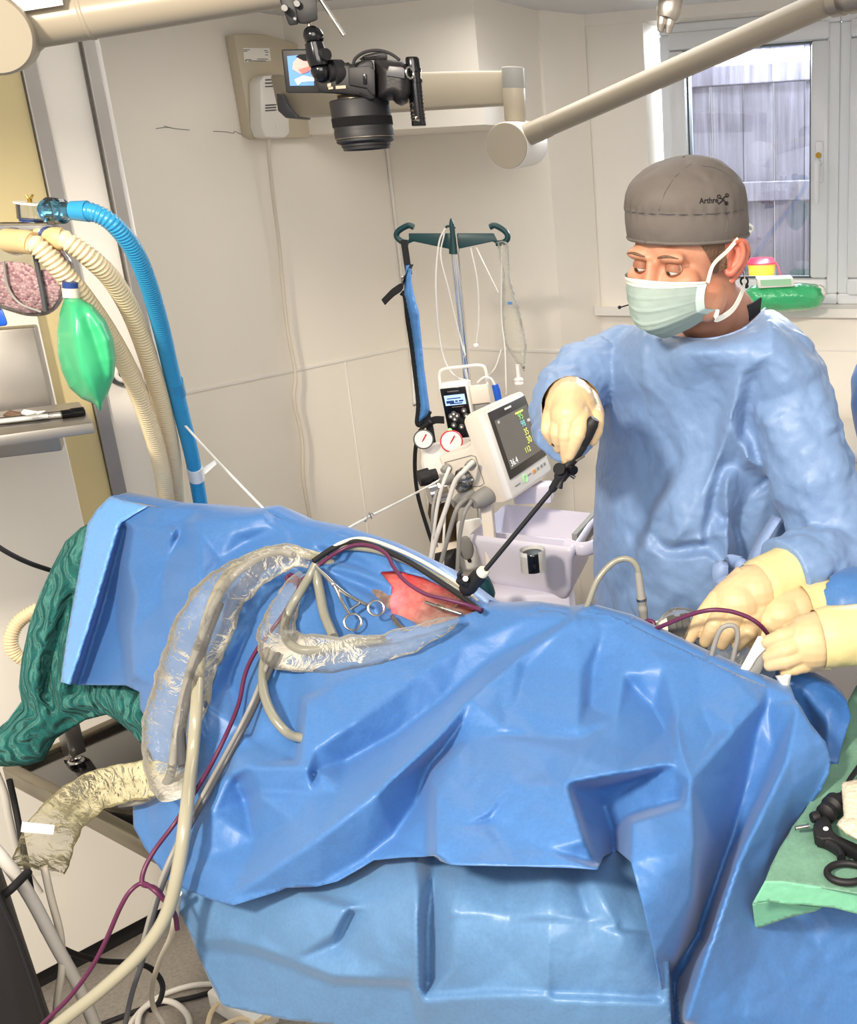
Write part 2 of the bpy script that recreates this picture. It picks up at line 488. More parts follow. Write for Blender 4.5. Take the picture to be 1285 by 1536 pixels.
def print_on(bvh, body, px, py, hpx, ang=0.0, lift=.0006, stretch=1.0, bold=.025):
    "lettering laid on a curved surface around photo pixel (px,py)"
    cu = bpy.data.curves.new('t', 'FONT'); cu.body = body; cu.size = 1.0; cu.align_x = 'CENTER'; cu.align_y = 'CENTER'; cu.resolution_u = 3; cu.offset = bold
    o = bpy.data.objects.new('t', cu); COL.objects.link(o); bpy.context.view_layer.update()
    me = bpy.data.meshes.new_from_object(o.evaluated_get(bpy.context.evaluated_depsgraph_get())); bpy.data.objects.remove(o); bpy.data.curves.remove(cu)
    ca, sa = cos(ang), sin(ang)
    for v in me.vertices:
        x, y = v.co.x * hpx * stretch, v.co.y * hpx
        d = ray(px + x * ca - y * sa * -1 * -1, py - (x * sa + y * ca)).normalized()
        h = bvh.ray_cast(CAMP, d)
        v.co = (h[0] - d * lift) if h[0] else CAMP + d * 1.6
    return me
def glove_hand(palm, fingers, voxel=.0016, sm=7):
    "palm: tubes/ellipsoids [(p,r)...]; fingers: joint chains [(px,py,Y,r)...]"
    mb = MB()
    for kind, a in palm:
        if kind == 't':
            mb.tube([W(*q[:3]) for q in a], [q[3] for q in a], n=20, sm=4, flat=a[0][4] if len(a[0]) > 4 else 1)
            for q in a[1:]: mb.sphere(W(*q[:3]), q[3] * .97, n=20)
        else: mb.sphere(W(*a[:3]), a[3], n=20)
    for ch in fingers:
        P = [W(*q[:3]) for q in ch]; R = [q[3] for q in ch]
        mb.tube(P, R, n=14, sm=4)
        mb.sphere(P[-1], R[-1] * 1.0, n=14)
        for p, r in zip(P[1:-1], R[1:-1]): mb.sphere(p, r * 1.07, n=14)
    return remesh(mb, voxel, sm)
# ------------------------------------------------------------------ material library
def wallpaint(name, hx, scale=3):
    m = M_(name, hx, rough=0.45, var=0.02, vscale=scale, bump=0.05, bscale=40)
    return m
def drape_mat(name, hx, rough=0.42, spec=0.42, var=0.05):
    "non-woven sheet: fine diagonal thermal-bond dots plus soft mottling"
    m, nt, b = newmat(name); c = hexc(hx)
    N = nt.nodes; L = nt.links
    tc = N.new('ShaderNodeTexCoord')
    n = N.new('ShaderNodeTexNoise'); n.inputs['Scale'].default_value = 220; n.inputs['Detail'].default_value = 2
    n3 = N.new('ShaderNodeTexNoise'); n3.inputs['Scale'].default_value = 14; n3.inputs['Detail'].default_value = 5
    L.new(tc.outputs['Object'], n.inputs['Vector']); L.new(tc.outputs['Object'], n3.inputs['Vector'])
    mp = N.new('ShaderNodeMapRange'); mp.inputs['From Min'].default_value = .3; mp.inputs['From Max'].default_value = .7
    mp.inputs['To Min'].default_value = 1 - var; mp.inputs['To Max'].default_value = 1 + var
    L.new(n.outputs['Fac'], mp.inputs['Value'])
    hs = N.new('ShaderNodeHueSaturation'); hs.inputs['Color'].default_value = c
    L.new(mp.outputs['Result'], hs.inputs['Value']); L.new(hs.outputs['Color'], b.inputs['Base Color'])
    b.inputs['Roughness'].default_value = rough; b.inputs['Specular IOR Level'].default_value = spec
    b.inputs['Sheen Weight'].default_value = 0.15; b.inputs['Sheen Roughness'].default_value = 0.4
    bp = N.new('ShaderNodeBump'); bp.inputs['Strength'].default_value = 0.25; bp.inputs['Distance'].default_value = 0.0008
    bp2 = N.new('ShaderNodeBump'); bp2.inputs['Strength'].default_value = 0.2; bp2.inputs['Distance'].default_value = 0.006
    L.new(n3.outputs['Fac'], bp2.inputs['Height']); L.new(n.outputs['Fac'], bp.inputs['Height'])
    L.new(bp2.outputs['Normal'], bp.inputs['Normal']); L.new(bp.outputs['Normal'], b.inputs['Normal'])
    return m
def glass_mat(name, col=(0.96, 0.98, 1, 1), refl=0.06, rough=0.02):
    m, nt, b = newmat(name)
    g = nt.nodes.new('ShaderNodeBsdfGlossy'); g.inputs['Roughness'].default_value = rough
    t = nt.nodes.new('ShaderNodeBsdfTransparent'); t.inputs['Color'].default_value = col
    fr = nt.nodes.new('ShaderNodeFresnel'); fr.inputs['IOR'].default_value = 1.45
    mx = nt.nodes.new('ShaderNodeMixShader')
    ad = nt.nodes.new('ShaderNodeMath'); ad.operation = 'ADD'; ad.use_clamp = True; ad.inputs[1].default_value = refl
    nt.links.new(fr.outputs[0], ad.inputs[0]); nt.links.new(ad.outputs[0], mx.inputs[0])
    nt.links.new(t.outputs[0], mx.inputs[1]); nt.links.new(g.outputs[0], mx.inputs[2])
    nt.links.new(mx.outputs[0], nt.nodes['Material Output'].inputs['Surface'])
    return m
def skin_mat(name, hx, red=0.25, rough=0.5):
    m, nt, b = newmat(name); N = nt.nodes; L = nt.links
    tc = N.new('ShaderNodeTexCoord'); n = N.new('ShaderNodeTexNoise'); n.inputs['Scale'].default_value = 30; n.inputs['Detail'].default_value = 6
    cr = N.new('ShaderNodeValToRGB'); c = hexc(hx)
    cr.color_ramp.elements[0].position = .3; cr.color_ramp.elements[0].color = (c[0] * .95, c[1] * .82, c[2] * .8, 1)
    cr.color_ramp.elements[1].position = .72; cr.color_ramp.elements[1].color = (min(1, c[0] * 1.06), c[1] * 1.08, c[2] * 1.08, 1)
    L.new(tc.outputs['Object'], n.inputs['Vector']); L.new(n.outputs['Fac'], cr.inputs['Fac']); L.new(cr.outputs['Color'], b.inputs['Base Color'])
    n2 = N.new('ShaderNodeTexNoise'); n2.inputs['Scale'].default_value = 350; n2.inputs['Detail'].default_value = 2
    bp = N.new('ShaderNodeBump'); bp.inputs['Strength'].default_value = .25; bp.inputs['Distance'].default_value = .0006
    L.new(tc.outputs['Object'], n2.inputs['Vector']); L.new(n2.outputs['Fac'], bp.inputs['Height']); L.new(bp.outputs['Normal'], b.inputs['Normal'])
    b.inputs['Roughness'].default_value = rough
    b.inputs['Subsurface Weight'].default_value = .12; b.inputs['Subsurface Radius'].default_value = (.01, .004, .002)
    return m
def wood_mat(name):
    m, nt, b = newmat(name); N = nt.nodes; L = nt.links
    tc = N.new('ShaderNodeTexCoord'); mp = N.new('ShaderNodeMapping'); mp.inputs['Scale'].default_value = (22, 22, .9)
    n = N.new('ShaderNodeTexNoise'); n.inputs['Scale'].default_value = 3; n.inputs['Detail'].default_value = 8; n.inputs['Roughness'].default_value = .65
    L.new(tc.outputs['Object'], mp.inputs['Vector']); L.new(mp.outputs['Vector'], n.inputs['Vector'])
    n2 = N.new('ShaderNodeTexNoise'); n2.inputs['Scale'].default_value = 5; n2.inputs['Detail'].default_value = 3
    L.new(tc.outputs['Object'], n2.inputs['Vector'])
    mx = N.new('ShaderNodeMath'); mx.operation = 'MULTIPLY_ADD'; mx.inputs[1].default_value = .35; L.new(n2.outputs['Fac'], mx.inputs[0]); L.new(n.outputs['Fac'], mx.inputs[2])
    cr = N.new('ShaderNodeValToRGB'); cr.color_ramp.elements[0].position = .45; cr.color_ramp.elements[0].color = hexc('#3f3b45')
    cr.color_ramp.elements[1].position = .82; cr.color_ramp.elements[1].color = hexc('#6d6974')
    L.new(mx.outputs[0], cr.inputs['Fac']); L.new(cr.outputs['Color'], b.inputs['Base Color']); b.inputs['Roughness'].default_value = .85
    return m
def floor_mat():
    m, nt, b = newmat('speckled_vinyl'); N = nt.nodes; L = nt.links
    tc = N.new('ShaderNodeTexCoord'); n = N.new('ShaderNodeTexVoronoi'); n.inputs['Scale'].default_value = 230
    n2 = N.new('ShaderNodeTexNoise'); n2.inputs['Scale'].default_value = 120; n2.inputs['Detail'].default_value = 5
    L.new(tc.outputs['Object'], n.inputs['Vector']); L.new(tc.outputs['Object'], n2.inputs['Vector'])
    cr = N.new('ShaderNodeValToRGB'); e = cr.color_ramp.elements
    e[0].position = 0; e[0].color = hexc('#6e6862'); e[1].position = 1; e[1].color = hexc('#a59d92')
    L.new(n2.outputs['Fac'], cr.inputs['Fac'])
    cr2 = N.new('ShaderNodeValToRGB'); cr2.color_ramp.elements[0].position = .08; cr2.color_ramp.elements[0].color = (1, 1, 1, 1); cr2.color_ramp.elements[1].position = .14; cr2.color_ramp.elements[1].color = (0, 0, 0, 1)
    L.new(n.outputs['Distance'], cr2.inputs['Fac'])
    mix = N.new('ShaderNodeMixRGB'); mix.inputs['Color2'].default_value = hexc('#d2c8bb'); L.new(cr2.outputs['Color'], mix.inputs['Fac']); L.new(cr.outputs['Color'], mix.inputs['Color1'])
    L.new(mix.outputs['Color'], b.inputs['Base Color']); b.inputs['Roughness'].default_value = .5
    return m
MATS = {
 'wall': lambda: wallpaint('warm_white_paint', '#f2ece1'),
 'clad': lambda: M_('wall_cladding', '#e6e1d9', rough=.28, var=.015, vscale=3),
 'ceiling': lambda: wallpaint('ceiling_paint', '#dfe0e2'),
 'trimw': lambda: M_('white_trim', '#efebe4', rough=.35),
 'alu': lambda: M_('brushed_aluminium', '#a9a5a1', rough=.45, metal=.75, var=.05, vscale=12),
 'cream': lambda: M_('cream_laminate', '#d8c795', rough=.4),
 'pvc': lambda: M_('window_pvc', '#e6e9ec', rough=.25),
 'gasket': lambda: M_('window_gasket', '#5d6468', rough=.6),
 'glass': lambda: glass_mat('window_glass'),
 'wood': lambda: wood_mat('weathered_fence_wood'),
 'floor': floor_mat,
 'black': lambda: M_('black_plastic', '#151417', rough=.55, var=.1, vscale=40),
 'blackr': lambda: M_('black_rubber', '#1b1a1c', rough=.7),
 'blackg': lambda: M_('glossy_black', '#0d0d10', rough=.15),
 'blacksoft': lambda: M_('black_leatherette', '#1a1718', rough=.5, bump=.4, bscale=300, bdist=.001),
 'drape': lambda: drape_mat('blue_surgical_drape', '#4675b1'),
 'drape2': lambda: drape_mat('greyblue_under_drape', '#5a82ad', rough=.4),
 'drape3': lambda: drape_mat('navy_drape', '#2f5f9e', rough=.5),
 'drapel': lambda: drape_mat('light_blue_adhesive_band', '#6da4e0', rough=.4),
 'gown': lambda: drape_mat('surgical_gown_cloth', '#738fb8', rough=.45, var=.03),
 'gowncuff': lambda: drape_mat('gown_tie_cloth', '#8299c2', rough=.5, var=.03),
 'steel': lambda: M_('stainless_steel', '#c2beb8', rough=.25, metal=1.0, var=.05, vscale=20),
 'steelb': lambda: M_('brushed_steel', '#aaa49c', rough=.4, metal=.9, var=.06, vscale=9),
 'chrome': lambda: M_('chrome', '#dcdcdc', rough=.08, metal=1.0),
 'gold': lambda: M_('gold_ring', '#9c9080', rough=.3, metal=.9),
 'beige': lambda: M_('beige_enamel', '#9c9280', rough=.35, var=.02, vscale=5),
 'beigel': lambda: M_('light_beige_plastic', '#c8bda6', rough=.4),
 'greyp': lambda: M_('grey_plastic', '#8b8984', rough=.45),
 'dgrey': lambda: M_('dark_grey_plastic', '#4a4a4e', rough=.4),
 'whitep': lambda: M_('white_plastic', '#e8e4dd', rough=.32),
 'mwhite': lambda: M_('monitor_casing', '#e3d8c8', rough=.35),
 'tray': lambda: M_('lilac_white_plastic', '#d3cfdb', rough=.35),
 'tealp': lambda: M_('dark_teal_plastic', '#123c40', rough=.35),
 'tubew': lambda: M_('white_tubing', '#e3dfd6', rough=.3),
 'cord': lambda: M_('cream_cord', '#d8cfbf', rough=.45),
 'cordgrey': lambda: M_('grey_cord', '#8f8c86', rough=.45),
 'cordwhite': lambda: M_('white_cord', '#d9d4cb', rough=.4),
 'hosecream': lambda: M_('cream_corrugated_hose', '#e6d3ae', rough=.4, sss=.1),
 'hosecuff': lambda: M_('tan_rubber_cuff', '#d6b987', rough=.45),
 'hoseblue': lambda: M_('blue_corrugated_hose', '#2f93c4', rough=.3, coat=.3),
 'green': lambda: M_('green_latex', '#3cb279', rough=.38, var=.06, vscale=9, coat=.15),
 'navyp': lambda: M_('navy_plastic', '#22407f', rough=.4),
 'bluep': lambda: M_('bright_blue_plastic', '#1958c4', rough=.35),
 'clear': lambda: glass_mat('clear_acrylic', (.93, .95, .97, 1), .12, .10),
 'clearblue': lambda: glass_mat('clear_blue_acrylic', (.35, .72, .9, 1), .08, .08),
 'film': lambda: film('clear_plastic_film', '#dcd8d0', .05, .12),
 'filmy': lambda: film('yellowed_plastic_film', '#d9d2b4', .04, .14),
 'siltube': lambda: M_('translucent_silicone', '#a29d88', rough=.25, sss=.08, coat=.3),
 'silgrey': lambda: M_('grey_green_silicone', '#8a897c', rough=.3, sss=.2, coat=.2),
 'purple': lambda: M_('purple_cable', '#5b2445', rough=.4),
 'gauze': lambda: M_('cotton_gauze', '#dccfb6', rough=.9, bump=.9, bscale=160, bdist=.004),
 'greend': lambda: drape_mat('green_towel_drape', '#6d9681', rough=.7, spec=.2, var=.07),
 'greenl': lambda: drape_mat('green_towel_border', '#74b595', rough=.6, spec=.2, var=.03),
 'red': lambda: M_('red_plastic', '#d42237', rough=.35),
 'yellow': lambda: M_('yellow_plastic', '#f3c414', rough=.35),
 'greenpk': lambda: M_('green_foil_pack', '#45bd7c', rough=.2, coat=.6, bump=.8, bscale=40, bdist=.012),
 'mint': lambda: M_('mint_label', '#a9dab2', rough=.4),
 'pouchblue': lambda: M_('pouch_nylon', '#4d86c4', rough=.5, var=.05),
 'strap': lambda: M_('black_webbing', '#161719', rough=.7),
 'glove': lambda: M_('latex_glove', '#cfb48b', rough=.42, var=.05, vscale=25, sss=.12, bump=.12, bscale=130, bdist=.0008),
 'glovecuff': lambda: M_('latex_glove_cuff', '#dccb93', rough=.42, var=.05, vscale=25, sss=.1, bump=.15, bscale=110, bdist=.0008),
 'cap': lambda: M_('grey_cap_cotton', '#645d58', rough=.75, var=.04, vscale=30, bump=.2, bscale=400, bdist=.0006),
 'mask': lambda: M_('pale_blue_mask', '#cbded8', rough=.7, var=.03, vscale=60),
 'maskw': lambda: M_('mask_white_band', '#e3e5da', rough=.7),
 'skin': lambda: skin_mat('face_skin', '#c58f73'),
 'lip': lambda: skin_mat('ear_skin', '#c0705a'),
 'animalskin': lambda: skin_mat('shaved_flank_skin', '#a98a80', rough=.55),
 'hair': lambda: M_('brown_hair', '#6b5240', rough=.6, bump=.8, bscale=180, bdist=.003),
 'eyew': lambda: M_('eye_white', '#d8d0c8', rough=.15),
 'iris': lambda: M_('iris_brown', '#3a2a1e', rough=.1),
 'scrub': lambda: M_('dark_undershirt', '#2a2a2d', rough=.8),
 'ink': lambda: M_('black_ink', '#141418', rough=.6),
 'inkgrey': lambda: M_('grey_ink', '#6f6c68', rough=.6),
 'label': lambda: M_('paper_label', '#efece4', rough=.6),
 'pink': lambda: M_('pink_granules', '#d28f97', rough=.8),
 'tableblk': lambda: M_('black_table_top', '#0e0d0e', rough=.12, coat=.4),
 'tabrail': lambda: M_('table_rail_steel', '#8f8673', rough=.35, metal=.85),
 'brass': lambda: M_('brass', '#b08d3e', rough=.3, metal=1),
 'scr_dark': lambda: M_('monitor_glass_bezel', '#34302d', rough=.25),
}
# ------------------------------------------------------------------ the room
CEIL = 2.26
cAB = Vector((-0.975, 3.755, 0)); cBC = Vector((-0.391, 3.51, 0)); cCD = Vector((-0.262, 3.632, 0))
dA = Vector((.524, .852, 0)).normalized(); dB = Vector((.602, -.235, 0)).normalized(); dD = Vector((.86, -.30, 0)).normalized()
pA0 = cAB - dA * 2.6
dDn = Vector((.3, .86, 0)).normalized()
pD1 = cCD + dD * 2.2
def vwall(p0, p1, z0, z1, out, th=0.1):
    mb = MB(); o = Vector(out) * th
    mb.prism([Vector((p0.x, p0.y, z0)), Vector((p1.x, p1.y, z0)), Vector((p1.x, p1.y, z1)), Vector((p0.x, p0.y, z1))], o)
    return mb
nA = Vector((-dA.y, dA.x, 0)); nB = Vector((-dB.y, dB.x, 0)); nC = (cCD - cBC).normalized(); nC = Vector((-nC.y, nC.x, 0))
struct('wall_left', vwall(pA0, cAB, 0, CEIL, nA), M('wall'), smooth=False)
struct('wall_back', vwall(cAB, cBC, 0, CEIL, nB), M('wall'), smooth=False)
struct('wall_alcove', vwall(cBC, cCD, 0, CEIL, nC, .04), M('wall'), smooth=False)
# window wall with its opening
WP = dDn * 0.10                                   # the window sits back from the wall face
def onD(x, z, off=0.0):
    t = (x - cCD.x) / dD.x; p = cCD + dD * t + dDn * off
    return Vector((p.x, p.y, z))
def dslab(x0, x1, z0, z1, o0, o1, mb=None):
    mb = mb or MB(); mb.prism([onD(x0, z0, o0), onD(x1, z0, o0), onD(x1, z1, o0), onD(x0, z1, o0)], dDn * (o1 - o0)); return mb
SILL = 1.335
mb = dslab(cCD.x - .02, 2.0, 0, SILL - .03, 0, .3); dslab(cCD.x - .02, -.075, SILL - .03, CEIL, .005, .3, mb); dslab(1.25, 2.0, SILL - .03, CEIL, 0, .3, mb)
dslab(cCD.x - .02, 2.0, 2.225, CEIL, 0, .3, mb)
struct('wall_window', mb, M('wall'), smooth=False)
struct('wall_right', vwall(Vector((1.7, 3.2, 0)), Vector((1.9, .2, 0)), 0, CEIL, (1, 0, 0)), M('wall'), smooth=False)
fl = MB(); fl.box((0, 1.6, -.05), (5.4, 6.4, .1)); struct('floor', fl, M('floor'), smooth=False)
ce = MB(); ce.prism([Vector((-2.6, .9, CEIL)), Vector((2.1, .9, CEIL)), Vector((2.1, 3.4, CEIL)), Vector((-.2, 3.95, CEIL)), Vector((-1.05, 4.0, CEIL))], (0, 0, .1)); struct('ceiling', ce, M('ceiling'), smooth=False)
# boxed-in duct under the ceiling along the back wall
bk = Vector((-.54, 3.2, 0)); bl = bk - dB * .55
mb = MB(); q = cBC + dB * -.01
zb = 1.918
mb.prism([Vector((bk.x, bk.y, zb)), Vector((bk.x - dB.x * .75, bk.y - dB.y * .75, zb)), Vector((cAB.x - .05, cAB.y + .02, zb)), Vector((q.x, q.y, zb))], (0, 0, CEIL - zb))
struct('trim_1', mb, M('wall'), smooth=False)
# cladding joint trims (white H-section) at 1.2 m
def seam(p0, p1, out, z=1.2, h=.008, d=.004):
    mb = MB(); mb.prism([Vector((p0.x, p0.y, z - h / 2)), Vector((p1.x, p1.y, z - h / 2)), Vector((p1.x, p1.y, z + h / 2)), Vector((p0.x, p0.y, z + h / 2))], Vector(out) * d); return mb
struct('trim_2', seam(pA0, cAB, -nA), M('trimw'), smooth=False)
struct('trim_3', seam(cAB, cBC, -nB), M('trimw'), smooth=False)
struct('trim_4', seam(cBC, cCD, -nC), M('trimw'), smooth=False)
struct('trim_5', seam(cCD, pD1, -dDn), M('trimw'), smooth=False)
# vertical joints of the cladding below the seam, and the internal corner bead
pj = WPl(517, 540, cAB, nA); mb = MB(); mb.cyl((pj.x, pj.y, 0), (pj.x, pj.y, 1.2), .003, n=8); struct('trim_6', mb, M('trimw'))
mb = MB(); mb.cyl((cAB.x + .004, cAB.y - .006, 0), (cAB.x + .004, cAB.y - .006, CEIL), .006, n=8); struct('trim_7', mb, M('trimw'))
mb = MB(); mb.cyl((cBC.x, cBC.y, 0), (cBC.x, cBC.y, 1.2), .004, n=8); struct('trim_8', mb, M('trimw'))
# window sill board
mb = dslab(cCD.x - .01, 1.3, SILL - .028, SILL, -.03, .13); struct('trim_9', mb, M('trimw'), angle=30)

# windows: outer frame, opening sash, pane, handle
def rectframe(mb, x0, x1, z0, z1, w, o0, o1, bev=.006):
    for a in ((x0, x1, z0, z0 + w), (x0, x1, z1 - w, z1), (x0, x0 + w, z0 + w, z1 - w), (x1 - w, x1, z0 + w, z1 - w)):
        c = onD((a[0] + a[1]) / 2, (a[2] + a[3]) / 2, (o0 + o1) / 2)
        mb.box(c, ((a[1] - a[0]) / dD.x, abs(o1 - o0), a[3] - a[2]), (dD, dDn, Vector((0, 0, 1))), bev)
    return mb
def window(name, x0, x1, handle):
    z0, z1 = SILL, 2.225
    w = thing(name, '', 'window', onD((x0 + x1) / 2, z0, .1)); del w['label'], w['category']; w['kind'] = 'structure'
    part(w, 'frame', rectframe(MB(), x0, x1, z0, z1, .035, .09, .16), M('pvc'), smooth=False)
    part(w, 'sash', rectframe(MB(), x0 + .03, x1 - .03, z0 + .03, z1 - .028, .055, .075, .14, .012), M('pvc'))
    part(w, 'gasket', rectframe(MB(), x0 + .083, x1 - .083, z0 + .083, z1 - .081, .007, .095, .13, 0), M('gasket'), smooth=False)
    part(w, 'pane', dslab(x0 + .085, x1 - .085, z0 + .085, z1 - .083, .115, .12), M('glass'), smooth=False)
    if handle:
        c = onD(x1 - .055, 1.76, .07)
        h = MB(); h.box(c + Vector((0, 0, .025)), (.026, .012, .125), (dD, dDn, Vector((0, 0, 1))), .005)
        P = part(w, 'handle', h, M('pvc'))
        g = MB(); a = c - dDn * .012
        g.cyl(a + Vector((0, 0, .02)), a + Vector((0, 0, .02)) - dDn * .03, .011, n=16)
        g.tube([a - dDn * .03 + Vector((0, 0, .02)), a - dDn * .034 + Vector((0, 0, -.03)), a - dDn * .03 + Vector((0, 0, -.1))], [.011, .011, .009], n=10, flat=.7)
        part(P, 'grip', g, M('pvc'))
        k = MB(); k.cyl(a + Vector((0, 0, .045)), a + Vector((0, 0, .045)) - dDn * .006, .009, n=14); part(P, 'lock', k, M('brass'))
    return w
window('window_1', -.055, .505, True)
window('window_2', .505, 1.2, False)
# fence outside
fe = thing('wooden_fence', 'weathered grey wooden board fence outside the window', 'fence', onD(.3, 0, .85))
def outD(x, z, off): return onD(x, z, off)
mb = MB(); x = -1.2; k = 0
while x < 2.4:
    w = .115 + .02 * random.random()
    c = outD(x + w / 2, 1.35, .85 + (.012 if k % 2 else 0))
    mb.box(c, (w / dD.x - .004, .016, 2.42), (dD, dDn, Vector((0, 0, 1))), .002, 1); x += w; k += 1
part(fe, 'board_panel', mb, M('wood'), smooth=False)
for z in (2.125, 1.69):
    mb = MB(); mb.box(outD(.5, z, .81), (4.2, .045, .075), (dD, dDn, Vector((0, 0, 1))), .004); part(fe, 'rail', mb, M('wood'), smooth=False)
mb = MB(); mb.box(outD(.6, .05, 1.2), (6, 1.9, .1), (dD, dDn, Vector((0, 0, 1)))); g = struct('ground', mb, M('floor'), smooth=False)

# tall fitted cupboard on the left: white doors framed by aluminium stiles on a black plinth
L0 = Vector((-1.60, 1.885, 0)); L1 = Vector((-1.195, 2.352, 0)); dL = (L1 - L0).normalized(); nL = Vector((dL.y, -dL.x, 0))   # nL towards the room
cup = thing('tall_cupboard', 'tall built-in white cupboard with aluminium door stiles at the left wall', 'cupboard', L1 - nL * .3)
ZV = Vector((0, 0, 1))
def lbox(s0, s1, z0, z1, o0, o1, mb=None, bev=0.0):
    "box on the cupboard front: s metres back from its right edge, o metres towards the room"
    mb = mb or MB(); c = L1 - dL * (s0 + s1) / 2 + nL * (o0 + o1) / 2; c.z = (z0 + z1) / 2
    mb.box(c, (abs(s1 - s0), abs(o1 - o0), z1 - z0), (dL, nL, ZV), bev); return mb
sA, sB = .028, .132                    # the stiles
part(cup, 'carcass', lbox(.0, .95, .06, 2.2, -.42, -.02), M('wall'), smooth=False)
d1 = part(cup, 'door', lbox(.03, .132, .06, 2.2, -.02, 0), M('wall'), smooth=False)
d2 = part(cup, 'door', lbox(.132, .95, .06, 1.02, -.02, 0), M('wall'), smooth=False)
part(cup, 'side_panel', lbox(.15, .95, 1.02, 2.2, -.02, 0), M('cream'), label='cream laminate side panel', smooth=False)
part(cup, 'stile', lbox(.0, .026, .9, 2.2, 0, .014, bev=.002), M('alu'), smooth=False)
part(cup, 'stile', lbox(.118, .148, .9, 2.2, 0, .008, bev=.002), M('alu'), smooth=False)
part(cup, 'plinth', lbox(.0, .95, .0, .06, -.42, -.002), M('blackr'), smooth=False)
mb = lbox(-.012, .0, 0, 2.2, -.05, .004); part(cup, 'edge_trim', mb, M('trimw'), smooth=False)
kc = WPl(180, 558, L1, nL); kb = MB()
kb.lathe(kc, kc + nL * .02, [(0, .030), (.7, .030), (1, .026)], 28); K = part(cup, 'outlet', kb, M('dgrey'), label='round grey socket with a white ring')
kb = MB(); kb.torus(kc + nL * .0205, nL, .017, .0055, 28, 8); part(K, 'ring', kb, M('whitep'))
kb = MB(); kb.lathe(kc + nL * .018, kc + nL * .026, [(0, .011), (.8, .011), (1, .006)], 18); part(K, 'socket', kb, M('blackg'))

# black skirting strip along the far walls
mb = seam(pA0, cAB, -nA, .05, .1, .008); struct('baseboard_left', mb, M('blackr'), smooth=False)
mb = seam(cAB, cBC, -nB, .05, .1, .008); struct('baseboard_back', mb, M('blackr'), smooth=False)
mb = seam(cCD, pD1, -dDn, .05, .1, .008); struct('baseboard_window', mb, M('blackr'), smooth=False)

# ------------------------------------------------------------------ light
wd = bpy.data.worlds.new('world'); SC.world = wd; wd.use_nodes = True
bg = wd.node_tree.nodes['Background']; bg.inputs['Color'].default_value = (1.0, 0.97, 0.93, 1); bg.inputs['Strength'].default_value = .78
def area(name, loc, target, size, power, col, shape='RECTANGLE', size_y=None):
    l = bpy.data.lights.new(name, 'AREA'); l.energy = power; l.color = col; l.size = size; l.shape = shape
    if size_y: l.size_y = size_y
    o = bpy.data.objects.new(name, l); COL.objects.link(o); o.location = loc
    o.rotation_euler = (Vector(target) - Vector(loc)).to_track_quat('-Z', 'Y').to_euler(); return o
area('surgical_lamp', (-1.0, -.5, 2.75), (.1, 1.6, 1.0), .28, 85, (1, .88, .72), 'DISK')
area('ceiling_panel_lamp', (-.35, 2.45, 2.24), (-.3, 2.4, 0), .6, 10, (1, .95, .88), 'RECTANGLE', 1.2)  # added fill under the ceiling to lift the far walls; no fitting modelled
area('room_ceiling_lamp', (.3, -.7, 2.6), (-.4, 3.0, 1.2), 1.4, 46, (1, .93, .84), 'RECTANGLE', 1.2)  # added broad fill behind the camera that brightens the room walls
o = area('daylight_window', onD(.35, 2.35, .75), onD(.3, 1.2, -1.2), .9, 200, (.86, .93, 1.0), 'RECTANGLE', .5)
SC.view_settings.view_transform = 'Standard'; SC.view_settings.look = 'None'; SC.view_settings.gamma = 1; SC.view_settings.use_curve_mapping = False
SC.view_settings.exposure = 0.0
SC.cycles.use_denoising = True
SC.cycles.max_bounces = 8; SC.cycles.transparent_max_bounces = 16; SC.cycles.caustics_reflective = False; SC.cycles.caustics_refractive = False
# ------------------------------------------------------------------ the drapes over the table
def CM(lines): return [[(a, b, c * .0145) for a, b, c in l] for l in lines]
baseS = tps([(165,745,1.76),(90,1020,1.60),(130,900,1.68),(400,770,1.66),(600,850,1.52),(720,915,1.45),(870,916,1.37),(1000,960,1.31),(1195,1050,1.20),(1246,1140,1.14),
    (200,1000,1.52),(300,900,1.54),(300,1000,1.45),(215,1180,1.31),(300,1180,1.26),(265,1345,1.165),(350,1345,1.12),(500,1100,1.24),(650,1290,.99),(900,1300,.96),(700,1050,1.27),
    (900,1080,1.2),(1100,1150,1.12),(1020,1536,.95),(1150,1350,1.03),(1285,1400,1.05),(1285,1540,1.0),(1100,1536,.94),(1000,1300,.95),(590,960,1.42),(460,960,1.42),(500,860,1.54)])
outS = [(165,745),(185,748),(215,758),(250,761),(300,764),(360,769),(398,765),(415,775),(440,786),(500,798),(540,810),(575,822),(615,840),(650,859),(690,882),(715,902),(724,914),
    (748,915),(800,914),(838,917),(853,922),(880,917),(915,922),(945,935),(990,958),(1060,990),(1110,1012),(1150,1030),(1192,1048),(1200,1058),(1215,1085),(1238,1113),(1246,1140),(1243,1160),(1232,1185),(1190,1242),
    (1215,1290),(1310,1320),(1310,1565),(1004,1565),(990,1470),(982,1432),(962,1352),(946,1293),(925,1275),(905,1285),(896,1303),(780,1299),(675,1297),(660,1292),(650,1284),(600,1286),(560,1290),(530,1308),(505,1322),(475,1330),(430,1332),(418,1337),(385,1347),(350,1358),(320,1351),(268,1330),
    (253,1322),(235,1296),(217,1272),(200,1240),(199,1208),(225,1180),(232,1150),(226,1130),(212,1106),(222,1086),(210,1062),(209,1038),(188,1028),(105,1027),(92,1023),(100,960),(115,880),(130,790),(145,765)]
holeS = [(570,858),(588,880),(587,919),(601,923),(634,940),(667,932),(700,921),(716,916),(690,896),(660,878),(634,866),(597,856)]
